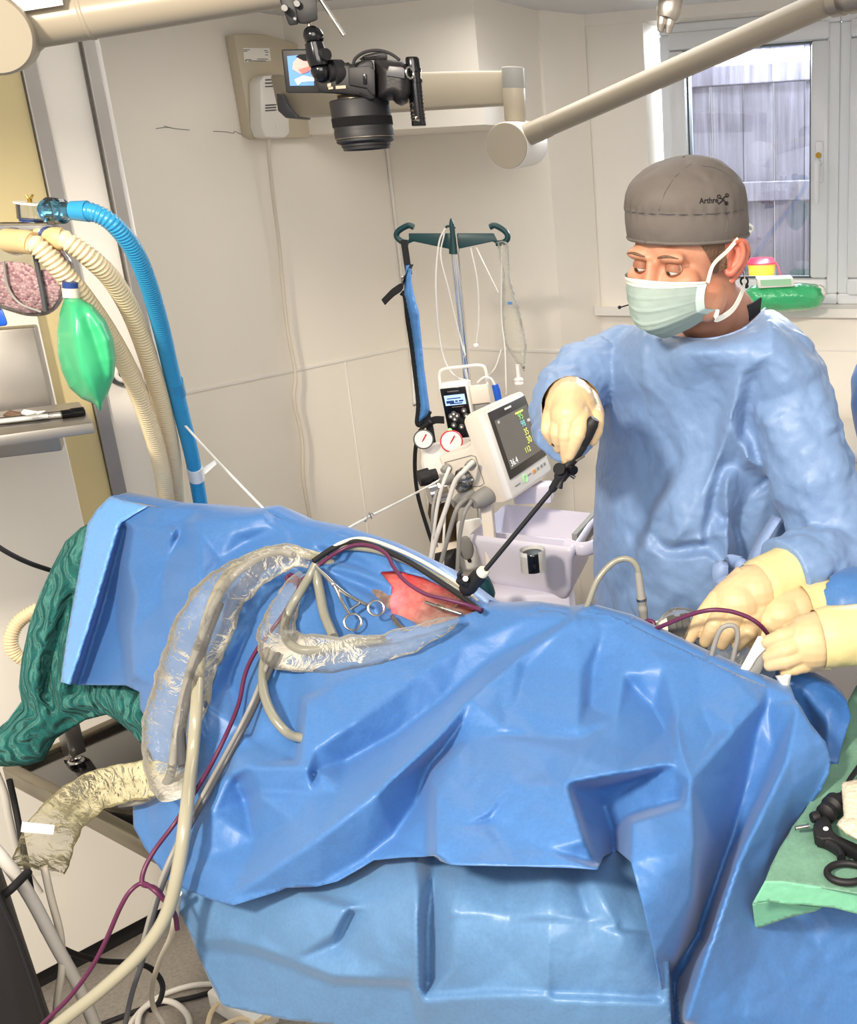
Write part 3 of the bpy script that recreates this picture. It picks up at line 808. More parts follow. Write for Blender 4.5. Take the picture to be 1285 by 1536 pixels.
linS = CM([
  # rim
  [(165,745,0),(250,761,0),(300,764,0),(400,765,0),(500,798,0),(575,822,0),(650,859,0),(724,914,0)],
  [(748,915,0),(853,922,0),(945,935,0),(1060,990,0),(1150,1030,0)],
  [(1192,1048,1),(1238,1113,1),(1246,1140,0)],
  # adhesive band at the head end and the fold behind it
  [(165,747,1),(130,900,2),(100,1020,3)], [(182,782,1.5),(145,905,2.5),(105,1026,3.2)],
  [(186,788,-1.5),(160,880,-2.5),(118,1022,-1.5)], [(180,848,-1.5),(176,920,-2.5),(186,1000,-1),(188,1025,0)],
  [(200,795,1.2),(232,790,1.6),(262,800,1.8)], [(192,850,.8),(205,900,1.8),(196,955,2.2),(200,1010,2.5)],
  [(270,788,-.2),(249,844,-.6),(242,900,0)], [(290,785,1.5),(345,778,1.6),(398,772,1.4)],
  [(262,860,1.2),(300,850,2),(330,838,-.6),(370,812,-.8),(425,800,.4)],
  [(300,800,1.2),(350,800,1.2),(410,790,.6)],
  [(440,800,-.3),(470,830,.6),(450,850,.6)], [(470,812,.8),(540,830,.9),(600,858,.3)],[(480,830,-.5),(540,848,-.4),(570,862,.3)],
  # gathered cloth round the clamp point
  [(470,850,2.2),(430,850,1.2),(400,868,.2)], [(470,850,2.2),(440,870,-.6),(410,900,-1)], [(470,852,2.2),(520,880,.6),(560,905,1.6),(575,935,1)],
  [(475,852,1.8),(500,905,-1),(520,945,-1.4)], [(480,848,1.6),(530,855,1.2),(585,880,.6)], [(500,862,.2),(545,880,-.6),(580,905,-.4)],
  [(455,862,1),(440,900,.6),(445,950,-1)], [(400,880,-2),(380,930,-2.4),(350,1000,-2)],
  # under the sleeves: folds on the left flank
  [(300,880,1.6),(260,950,2),(235,1030,2),(240,1100,1)], [(330,1000,1.6),(310,1060,2.4),(300,1110,.6)], [(345,1010,-1.8),(365,1093,-1.6),(330,1140,-1.2)],
  [(400,1010,-.2),(395,1060,.6),(380,1110,.4)], [(440,1000,-1),(430,1060,-1.2),(445,1110,-1.4)], [(365,1095,1.4),(352,1130,1.6),(340,1150,.4)],
  [(347,1162,2.2),(377,1150,2.6),(461,1152,2.4),(480,1160,1)], [(352,1176,.2),(390,1186,.6),(470,1190,.2),(508,1187,.2)],
  [(356,1175,-.6),(368,1200,-2.2),(382,1262,-1.2)], [(342,1168,1.6),(318,1220,1.4),(300,1290,1.2)], [(390,1195,1.2),(440,1230,1),(400,1280,1)],
  [(270,1130,0),(255,1200,1),(262,1300,1.2)], [(240,1160,-.6),(222,1210,0),(225,1250,.4)],
  # the flap edge and the big diagonal folds of the front sheet
  [(497,1031,1.6),(460,1052,2.4),(450,1145,2.2)], [(611,974,1.8),(560,1000,2.4),(497,1031,1.8)], [(667,943,1.2),(611,974,1.8)],
  [(452,1042,-.6),(440,1140,-.6)],
  [(850,930,.2),(740,985,-.6),(670,1045,-2.4),(600,1098,-3),(520,1142,-2.6),(470,1160,-1)],
  [(795,925,.8),(700,965,1.2),(620,1020,1.6),(530,1085,2),(470,1125,2)],
  [(862,926,1.2),(775,990,2.4),(705,1048,3.2),(655,1108,3.4),(565,1190,3.4),(478,1258,3.2),(350,1345,2.2)],
  [(690,1085,.8),(650,1140,-2.2),(625,1200,-3.4),(590,1255,-3.2),(545,1288,-2.4),(480,1326,-1)],
  [(700,1110,.8),(645,1160,-.4),(640,1230,-1.6),(640,1282,-1.6)],
  [(690,1120,1.4),(655,1190,2.2),(654,1284,2.6)],
  [(870,925,.8),(872,1000,1.2),(868,1090,2)], [(905,940,.2),(890,1000,-.6),(885,1060,-.4)], [(790,1000,1),(770,1060,1.2),(757,1095,1.4)],
  [(757,1098,.7),(810,1104,1),(868,1108,1.4)], [(760,1110,1.4),(830,1120,1.9),(866,1128,2.5)],
  [(871,1132,3),(860,1155,3.2),(851,1173,3.4)], [(700,1150,1.6),(770,1165,2.4),(815,1160,2.2)], [(772,1174,2.4),(733,1222,2.2)], [(733,1224,1.2),(820,1274,2.6),(876,1260,2.8),(852,1180,3.2)],
  [(675,1295,2.6),(780,1298,2.8),(894,1302,3)], [(690,1240,2.2),(760,1270,1.8)],
  # pocket
  [(851,1174,3.4),(930,1160,3),(1012,1146,2.4)], [(858,1186,.5),(875,1230,-2.5),(893,1296,.5)], [(900,1180,-3),(960,1165,-2),(1012,1156,1.6)], [(905,1210,-6.5),(920,1250,-7),(920,1280,-6)], [(940,1226,-5),(980,1212,-3),(1020,1200,-1)],
  [(948,1232,2.6),(990,1220,2.6),(1024,1209,2.8)], [(948,1232,2.6),(946,1293,2.8),(964,1355,3),(983,1432,3),(991,1470,3)],
  [(1014,1098,2.6),(1035,1168,3.2),(1042,1273,3),(1039,1340,1.6),(1010,1440,.5)], [(1012,1102,1),(1014,1146,2)],
  [(996,1000,.8),(1012,1060,1.2),(1028,1127,2.2)], [(950,1030,-1),(980,1060,-2),(1000,1095,-1.4)], [(940,960,.6),(935,1010,.8),(925,1080,1)], [(985,985,.9),(960,1010,.6)],
  [(1035,1168,3.2),(1100,1095,2.4),(1137,1055,1.6),(1096,1010,.5)], [(1070,1100,1),(1050,1060,.8),(1040,1000,.4)],
  [(1140,1075,-.5),(1118,1180,-4.2),(1085,1290,-6),(1046,1400,-7),(1005,1460,-6)], [(1100,1160,-1.6),(1070,1260,-3),(1050,1320,-2.8)],
  [(1196,1055,2.2),(1180,1137,2.8),(1140,1220,3),(1106,1291,3.2),(1066,1410,3.4),(1026,1533,3.6)],
  [(1150,1060,-.4),(1160,1130,-1.4),(1130,1210,-3.4),(1090,1300,-4.4),(1056,1410,-5)],
  [(1215,1120,1.8),(1190,1180,1.6),(1165,1240,1.6),(1150,1300,1.8)], [(1120,1300,2.4),(1140,1340,1.2),(1120,1430,1.6)],
  [(1190,1250,-1),(1165,1330,-.6),(1150,1400,1),(1100,1520,1.6)], [(1010,1480,-7),(1020,1536,-6)], [(1230,1430,.5),(1160,1536,1)],
])
fS = Field((60, 720, 1320, 1570), linS, cell=3, nblur=1, facet=.85, noise_amp=.0042, noise_scale=70, seed=1)
sk = [([(165,745),(250,761),(300,764),(360,769),(398,765),(440,786),(500,798),(575,822),(650,859),(724,914)], [(.06,-.01),(.16,-.06),(.26,-.16),(.32,-.30)]),
      ([(724,914),(748,915),(800,914),(853,922),(880,917),(945,935),(1060,990),(1150,1030),(1192,1048)], [(.05,-.008),(.1,-.05)])]
bS = sheet(outS, baseS, fS, 4.2, holes=[holeS], skirt=sk)
dr = obj('patient_drape', bS, M('drape'), angle=180)
tag(dr, 'crumpled bright blue sheet draped over the patient on the table', 'drape')
# light band along the head end of the sheet
band = [(165,744),(182,750),(222,759),(200,772),(182,784),(145,905),(106,1027),(91,1023),(100,955),(114,880),(131,786),(145,764)]
obb = sheet(band, lambda x, y: baseS(x, y) - .006, fS, 5.0, thick=.001)
bo = obj('adhesive_band', obb, M('drapel'), angle=180); bo.parent = dr; bo['label'] = 'lighter blue folded band along the head end'

# grey-blue under-drape hanging in front of the table
baseU = tps([(265,1320,1.19),(450,1330,1.11),(650,1310,1.03),(900,1320,1.0),(450,1270,1.22),(650,1235,1.16),(900,1240,1.13),(1000,1400,.98),(330,1520,1.13),(640,1540,1.0),(1010,1560,.95),(300,1440,1.16)])
outU = [(262,1300),(400,1285),(650,1240),(900,1240),(960,1240),(1000,1380),(1008,1565),(990,1570),(640,1562),(560,1545),(430,1530),(334,1509),(318,1480),(300,1440),(282,1395),(265,1360)]
linU = CM([
  [(262,1300,0),(300,1440,0),(334,1509,.4),(430,1530,.6)], [(960,1240,1),(1000,1400,1.6),(1005,1560,1.6)],
  [(302,1410,.6),(345,1408,1),(392,1421,1.4),(440,1440,1.2),(500,1463,1.6),(560,1466,1.4),(620,1470,1.2)], [(305,1425,-.2),(390,1436,.1),(500,1478,.3),(615,1482,.2)],
  [(345,1380,.4),(390,1400,.6)], [(480,1340,.4),(520,1365,1.8)], [(430,1335,.6),(521,1365,1.6),(500,1400,1.2)], [(525,1368,-.6),(505,1415,-1)],
  [(622,1290,1.2),(624,1368,2),(626,1480,2.2),(634,1502,2)], [(650,1300,-1.6),(640,1400,-1.8),(640,1480,-1.2)], [(555,1360,.6),(622,1369,1.4)], [(575,1450,1.2),(600,1440,1.2),(622,1438,1.2)],
  [(700,1300,.4),(690,1368,.6),(680,1450,.8)], [(680,1370,.9),(800,1373,1.1),(930,1382,1.1)], [(680,1378,.4),(800,1381,.6),(930,1390,.6)],
  [(635,1502,1.8),(720,1494,1.6),(830,1500,1.5),(995,1505,1.8)], [(640,1490,.8),(720,1484,.7),(830,1490,.6),(990,1496,1)],
  [(832,1300,1.6),(826,1375,1.4),(820,1490,1.6)], [(860,1300,.2),(880,1370,.2),(912,1490,.8)], [(880,1305,1.4),(930,1400,1.6),(960,1490,1.2)], [(760,1310,-.2),(770,1440,0)],
])
fU = Field((240, 1230, 1030, 1575), linU, cell=3, nblur=1, facet=.85, noise_amp=.003, noise_scale=70, seed=4)
du = obj('under_drape', sheet(outU, baseU, fU, 5.0), M('drape2'), angle=180)
tag(du, 'greyish blue lower drape hanging below the hem of the bright blue sheet', 'drape')

# ------------------------------------------------------------------ operating table (its long near edge runs right and towards the viewer)
TA = Vector((-1.265, 1.66, 0)); tX = (Vector((-.757, 1.207, 0)) - Vector((-1.086, 1.42, 0))).normalized(); tY = Vector((-tX.y, tX.x, 0))
tb = thing('operating_table', 'steel-edged operating table with a glossy black top under the drapes', 'operating table', TA + tX * .8 + tY * .25)
TZ = .765
def tbox(x0, x1, y0, y1, z0, z1, mb=None, bev=0.0):
    mb = mb or MB(); c = TA + tX * (x0 + x1) / 2 + tY * (y0 + y1) / 2; c.z = (z0 + z1) / 2
    mb.box(c, (x1 - x0, y1 - y0, z1 - z0), (tX, tY, ZV), bev); return mb
part(tb, 'table_top', tbox(.02, 1.10, .02, .51, TZ - .032, TZ - .008, bev=.006), M('tableblk'))
for a in ((-.0, 1.12, 0, .02), (-.0, 1.12, .51, .53), (0, .02, .02, .51), (1.10, 1.12, .02, .51)):
    part(tb, 'rail', tbox(a[0], a[1], a[2], a[3], TZ - .034, TZ, bev=.003), M('tabrail'))
part(tb, 'column', tbox(.78, 1.02, .28, .46, .12, TZ - .045, bev=.01), M('steelb'))
part(tb, 'foot', tbox(.74, 1.08, .24, .5, .03, .12, bev=.02), M('steelb'))
# head-end side bar bracket standing on the table
br = thing('table_bracket', 'square steel bar bracket standing on the black table top by the green blanket', 'bracket', W(110, 1130, 1.52))
p = WZ(112, 1130, TZ - .003); mb = MB()
ux = (W(160, 1070, 1.6) - W(100, 1100, 1.6)).normalized()
mb.box(p + Vector((0, 0, .035)), (.03, .03, .07), (tX, tY, ZV), .003)
part(br, 'post', mb, M('steelb'))
mb = MB(); q = p + Vector((0, 0, .06)); mb.box(q + ux * .05 + Vector((0, 0, .012)), (.13, .028, .026), (ux, ux.cross(ZV).normalized(), ZV), .003)
part(br, 'bar', mb, M('steelb'))
mb = MB(); mb.torus(p + Vector((.018, -.028, -.0)), ZV, .011, .0035, 20, 8); mb.cyl(p + Vector((.0, -.02, -.02)), p + Vector((0, -.02, .003)), .008, n=16); part(br, 'latch', mb, M('steel'))
# ------------------------------------------------------------------ the surgeon
yaw, pitch, roll = radians(-37), radians(9), radians(4)
Rm = Matrix.Rotation(yaw, 3, 'Z') @ Matrix.Rotation(pitch, 3, 'X') @ Matrix.Rotation(roll, 3, 'Y')
HC = W(986, 401, 1.60) - Rm @ Vector((0, -.0735, -.005))     # head centre
def H(x, y, z): return HC + Rm @ Vector((x, y, z))       # head frame: x = his left, -y = forward, z = up
HAX = (Rm @ Vector((1, 0, 0)), Rm @ Vector((0, 1, 0)), Rm @ Vector((0, 0, 1)))
sur = None
def person_mesh():
    mb = MB(); E_ = lambda c, r: mb.sphere(H(*c), 1.0, r, HAX, 32)
    E_((0, .012, .028), (.077, .097, .088))               # skull
    E_((0, -.030, -.040), (.060, .062, .078))             # mid face
    E_((0, -.058, -.092), (.030, .030, .024))             # chin
    for s in (-1, 1):
        E_((s * .040, -.062, -.030), (.026, .026, .026))  # cheekbone
        E_((s * .050, -.012, -.068), (.020, .040, .034))  # jaw angle
        E_((s * .028, -.077, .013), (.026, .013, .012))   # brow
        # ear: rim, lobe and back
        c = H(s * .081, .012, -.008)
        mb.tube([H(s * .075, .000, .010), H(s * .087, .008, .022), H(s * .094, .028, .016), H(s * .092, .034, -.006), H(s * .084, .020, -.030), H(s * .077, .006, -.042)], [.005, .006, .0065, .006, .006, .006], n=10)
        mb.tube([H(s * .080, .004, .004), H(s * .083, .016, .004), H(s * .082, .012, -.022)], [.006, .007, .006], n=10)
        mb.sphere(H(s * .079, .012, -.008), 1, (.006, .020, .026), HAX, 16)
    mb.tube([H(0, -.087, .008), H(0, -.094, -.010), H(0, -.101, -.030), H(0, -.090, -.040)], [.009, .009, .012, .011], n=16)
    # neck and trunk down to the hips, arms inside the sleeves
    nb = W(1085, 505, 1.80)
    mb.tube([H(0, .028, -.03), H(0, .040, -.09), nb + Vector((0, 0, .02)), nb + Vector((0, .02, -.08))], [.060, .058, .064, .08], n=28)
    return mb, nb
mb, nb = person_mesh()
SHL = W(1175, 545, 1.67); SHR = W(930, 530, 1.86)        # shoulders
HIP = W(1040, 1010, 1.80)
mb.tube([nb + Vector((0, .02, -.02)), (SHL + SHR) / 2 + Vector((0, .03, -.04)), W(1045, 760, 1.80), HIP, HIP + Vector((0, 0, -.12))], [.06, .07, .09, .10, .10], n=28)
mb.tube([(SHL + SHR) / 2, SHL], [.055, .034], n=20); mb.tube([(SHL + SHR) / 2 + Vector((0, 0, -.03)), SHR + Vector((.02, .02, -.03))], [.055, .035], n=20)
ELL = W(1268, 805, 1.58); WRL = W(1160, 874, 1.44)
ELR = W(842, 590, 1.78); WRR = W(857, 610, 1.55)
mb.tube([SHL, SHL.lerp(ELL, .5), ELL, ELL.lerp(WRL, .5), WRL], [.036, .052, .044, .040, .030], n=18)
mb.tube([SHR + Vector((.02, .02, -.03)), SHR.lerp(ELR, .5), ELR, ELR.lerp(WRR, .5), WRR], [.034, .036, .034, .028, .022], n=18)
for s in (-1, 1):
    h = HIP + Vector((s * .09, s * -.03, -.06))
    mb.tube([h, Vector((h.x, h.y - .02, .52)), Vector((h.x, h.y + .02, .09))], [.085, .06, .045], n=18)
    mb.tube([Vector((h.x, h.y + .05, .05)), Vector((h.x, h.y - .14, .045))], [.045, .038], n=16)
me = remesh(mb, .0042, 5, .5)
# features pressed into the melted head
P = verts_np(me); Ri = np.array(Rm.inverted()); L = (P - np.array(HC)) @ Ri.T
def bump(c, sig, amp, dirv):
    global L
    d = ((L - np.array(c)) / np.array(sig)) ** 2; w = np.exp(-d.sum(1)); L += w[:, None] * np.array(dirv) * amp
for s in (-1, 1):
    bump((s * .031, -.083, -.004), (.016, .03, .009), .010, (0, 1, 0))     # eye socket
    bump((s * .047, -.075, -.006), (.012, .03, .010), .004, (0, 1, 0))
    bump((s * .028, -.090, .0165), (.020, .03, .007), .0022, (0, -1, 0))   # brow
    bump((s * .031, -.085, -.021), (.016, .02, .006), .0025, (0, -1, 0))   # lower lid bag
    bump((s * .0885, .018, -.002), (.010, .009, .014), .010, (-s, 0, 0))    # ear bowl
    bump((s * .012, -.088, -.004), (.006, .02, .012), .004, (0, 1, 0))     # side of the nose root
bump((0, -.09, .016), (.006, .02, .008), .002, (0, 1, 0))
P = L @ np.array(Rm).T + np.array(HC); set_verts(me, P)
sur = obj('person', me, [M('skin'), M('lip')], angle=180)
tag(sur, 'surgeon in grey cap, face mask and pale blue gown leaning over the table', 'person')
# ears are redder
Lf = L
for p in me.polygons:
    q = Lf[list(p.vertices)].mean(0)
    if abs(q[0]) > .0785 and -.005 < q[1] < .045 and -.05 < q[2] < .032: p.material_index = 1
body_bvh = bvh_of(me)
def at_(pts, Y): return [W(a, b, Y) for a, b in pts]
def kid(name, mb, mat, label=None, **k): return part(sur, name, mb, mat, label, **k)
# eyes, lids, brows
for s in (-1, 1):
    ec = H(s * .0305, -.0735, -.005)
    m1 = MB(); m1.sphere(ec, .0122, n=24); e = kid('eye', m1, M('eyew'))
    look = (Rm @ Vector((-.30, -.85, -.38))).normalized()
    m1 = MB(); m1.sphere(ec + look * .0080, .0058, n=16); part(e, 'iris', m1, M('iris'))
    for nm, a0, a1 in (('upper_lid', -2, 100), ('lower_lid', -27, -95)):
        rings = []
        for k in range(9):
            el = radians(a0 + (a1 - a0) * k / 8); r = []
            for j in range(17):
                az = radians(-88 + 176 * j / 16)
                el2 = el - (0.30 if nm[0] == 'u' else -.22) * (az / 1.5) ** 2 * (1 - k / 8)
                r.append(ec + Rm @ (Vector((sin(az) * cos(el2), -cos(az) * cos(el2), sin(el2))) * .0136))
            rings.append(r)
        m1 = MB(); m1.grid(rings, closed=False, caps=False); bmesh.ops.solidify(m1.bm, geom=m1.bm.faces[:], thickness=.0012)
        kid('eyelid', m1, M('skin'), angle=180)
    m1 = MB()
    bp_ = []
    for t in np.linspace(0, 1, 7):
        x = s * (.012 + .036 * t); z = .0135 + .006 * sin(t * 2.4) - .003 * t
        h = body_bvh.ray_cast(H(x, -.2, z), HAX[1]); bp_.append((h[0] if h[0] else H(x, -.09, z)) )
    m1.tube(bp_, [.0010, .0020, .0023, .0021, .0016, .0008], n=8, flat=1.0); kid('eyebrow', m1, M('hair'))
# hair at the temples, below the cap
for s in (-1, 1):
    rings = []
    for k in range(7):
        z = .036 - k * .010; r = []
        for j in range(11):
            y0 = -.050 + k * .0062; y = y0 + (-.004 - y0) * j / 10
            h = body_bvh.ray_cast(H(s * .2, y, z), -HAX[0] * s)
            r.append((h[0] + h[1] * .0022) if h[0] else H(s * .075, y, z))
        rings.append(r)
    m1 = MB(); m1.grid(rings, closed=False, caps=False); kid('hair', m1, M('hair'), angle=180)

# the ear seen from this side, finely modelled
ye = H(.084, .012, -.008).y - .004
em = MB()
em.tube(at_([(1087, 388), (1086, 374), (1092, 364), (1102, 361), (1111, 366), (1114, 378), (1111, 392), (1104, 402), (1096, 410), (1090, 409), (1089, 402)], ye), [.0040, .0046, .0048, .0048, .0050, .0050, .0048, .0050, .0060, .0050, .0035], n=12)
em.tube(at_([(1096, 370), (1104, 374), (1106, 386), (1100, 397), (1093, 400)], ye + .002), [.0030, .0040, .0042, .0040, .0030], n=10)
em.tube(at_([(1088, 384), (1090, 392), (1088, 398)], ye - .001), [.0035, .0048, .0035], n=10)
em.sphere(W(1100, 386, ye + .009), 1, (.016, .006, .025), None, 20)
kid('ear', remesh(em, .0014, 3), M('lip'), angle=180)
# cap: a band and a gathered crown
def cap_pt(a, t):
    "a = angle round the head (0 = front), t 0..1 from hem to the top"
    front = (1 + cos(a)) / 2
    zb = .036 * front + .012 * (1 - front) - .002 * sin(a) ** 2
    if t < .30:
        u = t / .30; z = zb + .044 * u; rr = 1.02 + .03 * sin(pi * u)
    else:
        u = (t - .30) / .70; z = zb + .044 + (.142 - zb - .044) * sin(u * pi / 2); rr = (cos(u * pi / 2) ** .78) * 1.03
        rr = min(rr, 1.06); rr += .03 * sin(pi * min(1, u * 1.6)) * (1 - u)
    x = .0845 * rr * sin(a); y = .012 - .1045 * rr * cos(a)
    q = Vector((x, y, z)) * 22
    n = crinkle(q * 1.2) * (.0042 if t > .3 else .0016) + (.0012 * sin(a * 34) * math.exp(-((t - .31) / .07) ** 2))
    n += .0009 * sin(a * 46 + 1) * math.exp(-((t - .02) / .06) ** 2)
    d = Vector((sin(a), -cos(a), .4 if t > .6 else 0)).normalized()
    return H(*(Vector((x, y, z)) + d * n))
rings = [[cap_pt(2 * pi * j / 120, t) for j in range(120)] for t in [i / 60 for i in range(60)] + [.995]]
m1 = MB(); m1.grid(rings, caps=False); m1.bm.faces.new([v for v in m1.bm.verts[-120:]] if False else [m1.bm.verts[i] for i in []] or [f for f in []]) if False else None
cap = kid('cap', m1, M('cap'), angle=180)
cap_bvh = bvh_of(cap.data)
def cap_line(pts, r, mat, nm):
    m1 = MB(); m1.tube(pts, r, n=6, sm=3); part(cap, nm, m1, M(mat))
m1 = MB(); m1.tube([cap_pt(2 * pi * j / 60, .012) for j in range(61)], .0028, n=8, sm=0, caps=False); part(cap, 'hem', m1, M('cap'))
m1 = MB(); m1.tube([cap_pt(2 * pi * j / 60, .30) for j in range(61)], .0007, n=5, sm=0, caps=False); part(cap, 'seam', m1, M('dgrey'))
def cap_px(px, py):
    d = ray(px, py).normalized(); h = cap_bvh.ray_cast(CAMP, d); return h[0] if h[0] else W(px, py, 1.58)
for seamline in ([(988, 316), (992, 300), (1000, 284), (1014, 264), (1036, 246)], [(1053, 249), (1072, 252), (1088, 260), (1100, 272)], [(1088, 348), (1091, 335), (1090, 318)]):
    m1 = MB(); m1.tube([cap_px(*q) for q in seamline], .0006, n=5, sm=3); part(cap, 'seam', m1, M('dgrey'))
mes = [print_on(cap_bvh, 'Arthre', 1063, 301, 12, 0.05, stretch=.86)]
m1 = join_me(MB(), mes)
# small looped emblem at the end of the word
def cpx(l): return [cap_px(*q) + (CAMP - cap_px(*q)).normalized() * .0006 for q in l]
m1.tube(cpx([(1077, 306), (1082, 302), (1086, 296), (1090, 294)]), .0010, n=6, sm=3)
m1.tube(cpx([(1079, 297), (1084, 299), (1087, 303), (1090, 306)]), .0010, n=6, sm=3)
for c in ((1090, 293), (1089, 305), (1078, 295)):
    m1.tube(cpx([(c[0] + 2.4 * cos(t), c[1] + 2.4 * sin(t)) for t in np.linspace(0, 6.29, 9)]), .0008, n=5, sm=2)
part(cap, 'lettering', m1, M('ink'), label='black embroidered word and emblem')
# white cap tie and black retaining cord behind the ear
m1 = MB(); m1.tube([W(1112, 341, 1.66), W(1122, 337, 1.67), W(1128, 343, 1.68), W(1120, 350, 1.68), W(1112, 346, 1.67)], .0028, n=8); part(cap, 'tie', m1, M('maskw'))
m1 = MB(); m1.tube([W(1111, 353, 1.65), W(1121, 368, 1.67), W(1124, 382, 1.67), W(1116, 398, 1.68), W(1108, 412, 1.69)], .0015, n=6)
m1.torus(W(1116, 422, 1.69), (0.3, 1, 0), .006, .0016); m1.sphere(W(1119, 429, 1.69), .004)
kid('retaining_cord', m1, M('blackr')); m1 = MB(); m1.tube([W(956, 458, 1.80), W(945, 457, 1.80), W(930, 461, 1.79)], .0012, n=6); m1.sphere(W(929, 461, 1.79), .0032, n=10); kid('cord_end', m1, M('blackr'))

# mask: a pleated sheet over nose and chin
def mask_pt(u, v, lift=.004):
    "u -1..1 across, v 0 (nose) .. 1 (under the chin)"
    zt = -.011 - .013 * abs(u) ** 1.6; zb_ = -.117 + .036 * abs(u) ** 1.5
    z = zt + (zb_ - zt) * v
    x = .076 * u * (1 - .10 * v)
    yb = -.119 + .066 * abs(u) ** 2.0 + .010 * (v - .42) ** 2 * 4 - (.004 if v < .05 else 0)
    if v > .75: yb += (v - .75) * .14
    pl = .0022 * math.exp(-(((v - .36) % .2 - .1) / .02) ** 2) if .25 < v < .9 else 0
    q = Vector((x, yb, z)) * 45
    return H(x, yb - lift - pl * (1 - abs(u) ** 4) + .0016 * crinkle(q), z)
rings = [[mask_pt(-1 + 2 * j / 40, i / 44) for j in range(41)] for i in range(45)]
m1 = MB(); m1.grid(rings, closed=False, caps=False); bmesh.ops.solidify(m1.bm, geom=m1.bm.faces[:], thickness=.0012)
mk = kid('face_mask', m1, M('mask'), angle=180)
for v0, v1, mt in ((0, .115, 'maskw'),):
    rings = [[mask_pt(-1 + 2 * j / 40, v0 + (v1 - v0) * i / 5, .0054) for j in range(41)] for i in range(6)]
    m1 = MB(); m1.grid(rings, closed=False, caps=False); part(mk, 'top_band', m1, M(mt), angle=180)
for s in (1, -1):
    rings = [[mask_pt(s * (1 - .10 * j / 4), i / 24, .0052) for j in range(5)] for i in range(25)]
    m1 = MB(); m1.grid(rings, closed=False, caps=False); part(mk, 'side_band', m1, M('mask'), angle=180)
    e0 = mask_pt(s, .05, .004); e1 = mask_pt(s, .93, .004)
    if s < 0: continue
    m1 = MB(); m1.ribbon([e0, H(s * .080, -.040, -.002), H(s * .086, -.010, .012), H(s * .092, .012, .026)], HAX[2], .006, .0012); part(mk, 'strap', m1, M('maskw'))
    m1 = MB(); m1.ribbon([e1, H(s * .066, -.020, -.094), H(s * .072, .024, -.086), H(s * .070, .060, -.050), H(s * .03, .095, -.03)], HAX[2], .009, .0012); part(mk, 'strap', m1, M('maskw'))

# ---- gown trunk
baseG = tps([(968,486,1.77),(1040,507,1.665),(1100,500,1.655),(1146,463,1.70),(900,560,1.90),(1050,570,1.78),(1220,560,1.70),(890,760,1.86),(1040,760,1.79),(1180,760,1.74),(895,950,1.84),(1040,980,1.78),(1200,950,1.74),(1300,900,1.74)])
def CM2(l): return [[(a, b, c * .026) for a, b, c in q] for q in l]
outG = [(968,486),(985,497),(1010,503),(1040,507),(1070,506),(1100,498),(1125,484),(1146,463),(1160,462),(1180,474),(1200,492),(1222,520),(1240,548),(1248,590),(1240,640),(1232,700),(1236,760),(1290,800),(1300,930),(1235,945),(1200,1010),(1100,1090),(900,1090),(890,1000),(893,925),(888,850),(889,770),(893,700),(898,660),(893,620),(886,590),(890,555),(905,530),(925,508),(945,494)]
linG = CM2([
  [(968,486,0),(1040,507,0),(1146,463,0)], [(900,600,-.2),(905,700,0),(900,900,0)],
  [(965,500,.2),(935,560,.6),(915,620,0)], [(985,520,-.2),(975,580,.2),(985,640,.2)],
  [(1045,530,.8),(1030,580,.9),(1010,640,.4)], [(1030,690,.2),(1000,740,1.0),(965,820,1.2),(955,880,.4)], [(1015,690,-.4),(985,745,-.3),(955,810,-.4)],
  [(1080,600,.4),(1070,680,.2),(1050,740,.8)], [(1110,560,.6),(1100,610,1.4),(1092,650,1.2)], [(1130,570,-.6),(1115,640,-.8),(1105,700,-.6)],
  [(1095,630,1.6),(1120,690,1.2),(1162,722,-.4)], [(1085,660,1.4),(1062,720,1.0),(1050,800,.6)], [(1088,700,-.4),(1070,760,-.6),(1060,820,-.4)],
  [(1160,722,-2),(1120,750,-1.6),(1088,780,-1)], [(1088,720,1),(1092,790,1),(1092,850,.6)], [(1100,790,-2.5),(1110,840,-2.8),(1105,870,-2)],
  [(960,800,.3),(1010,812,1.2),(1030,806,.4)], [(985,780,.2),(1020,800,1.3),(1035,810,.9)], [(965,792,-.2),(1000,825,.2),(1040,822,-.4)], [(1050,812,1.0),(1070,800,.6),(1090,795,.8)],
  [(960,850,.5),(1000,840,.9),(1060,832,.9)], [(940,900,.8),(1000,905,.8),(1080,900,.8)], [(920,760,.5),(935,800,.2),(950,840,.4)], [(1130,500,.6),(1160,530,.6),(1190,560,1)], [(1175,480,.4),(1205,520,1),(1225,560,1.2)],
])
fG = Field((870, 440, 1320, 1110), linG, cell=3, nblur=1, facet=.8, noise_amp=.006, noise_scale=52, seed=9)
# ---- sleeves
def sleeve(pts, radii, seed, amp=.008, n=56, sm=14, flat=1.0, stretch=26, caps=False):
    Pp = smooth_path(pts, sm); T, N, B = frames(Pp); Ln = len(Pp); rings = []
    for i in range(Ln):
        t = i / (Ln - 1) * (len(radii) - 1); k = min(int(t), len(radii) - 2); r = radii[k] + (radii[k + 1] - radii[k]) * (t - k); ring = []
        for j in range(n):
            a = 2 * pi * j / n; d = N[i] * cos(a) + B[i] * sin(a) * flat; p = Pp[i] + d * r
            q = p * stretch + Vector((seed, 0, 0))
            ring.append(p + d * amp * (crinkle(q * .55) + .45 * crinkle(q * 1.3)))
        rings.append(ring)
    m = MB(); m.grid(rings, caps=caps); return m
slm = sleeve([W(1135, 510, 1.70), W(1168, 545, 1.66), W(1190, 620, 1.62), W(1212, 700, 1.595), W(1245, 775, 1.58), W(1272, 822, 1.56), W(1250, 842, 1.53), W(1205, 850, 1.48), W(1176, 862, 1.455)], [.045, .066, .072, .074, .076, .074, .067, .062, .060], 3.0, .014, caps=True)
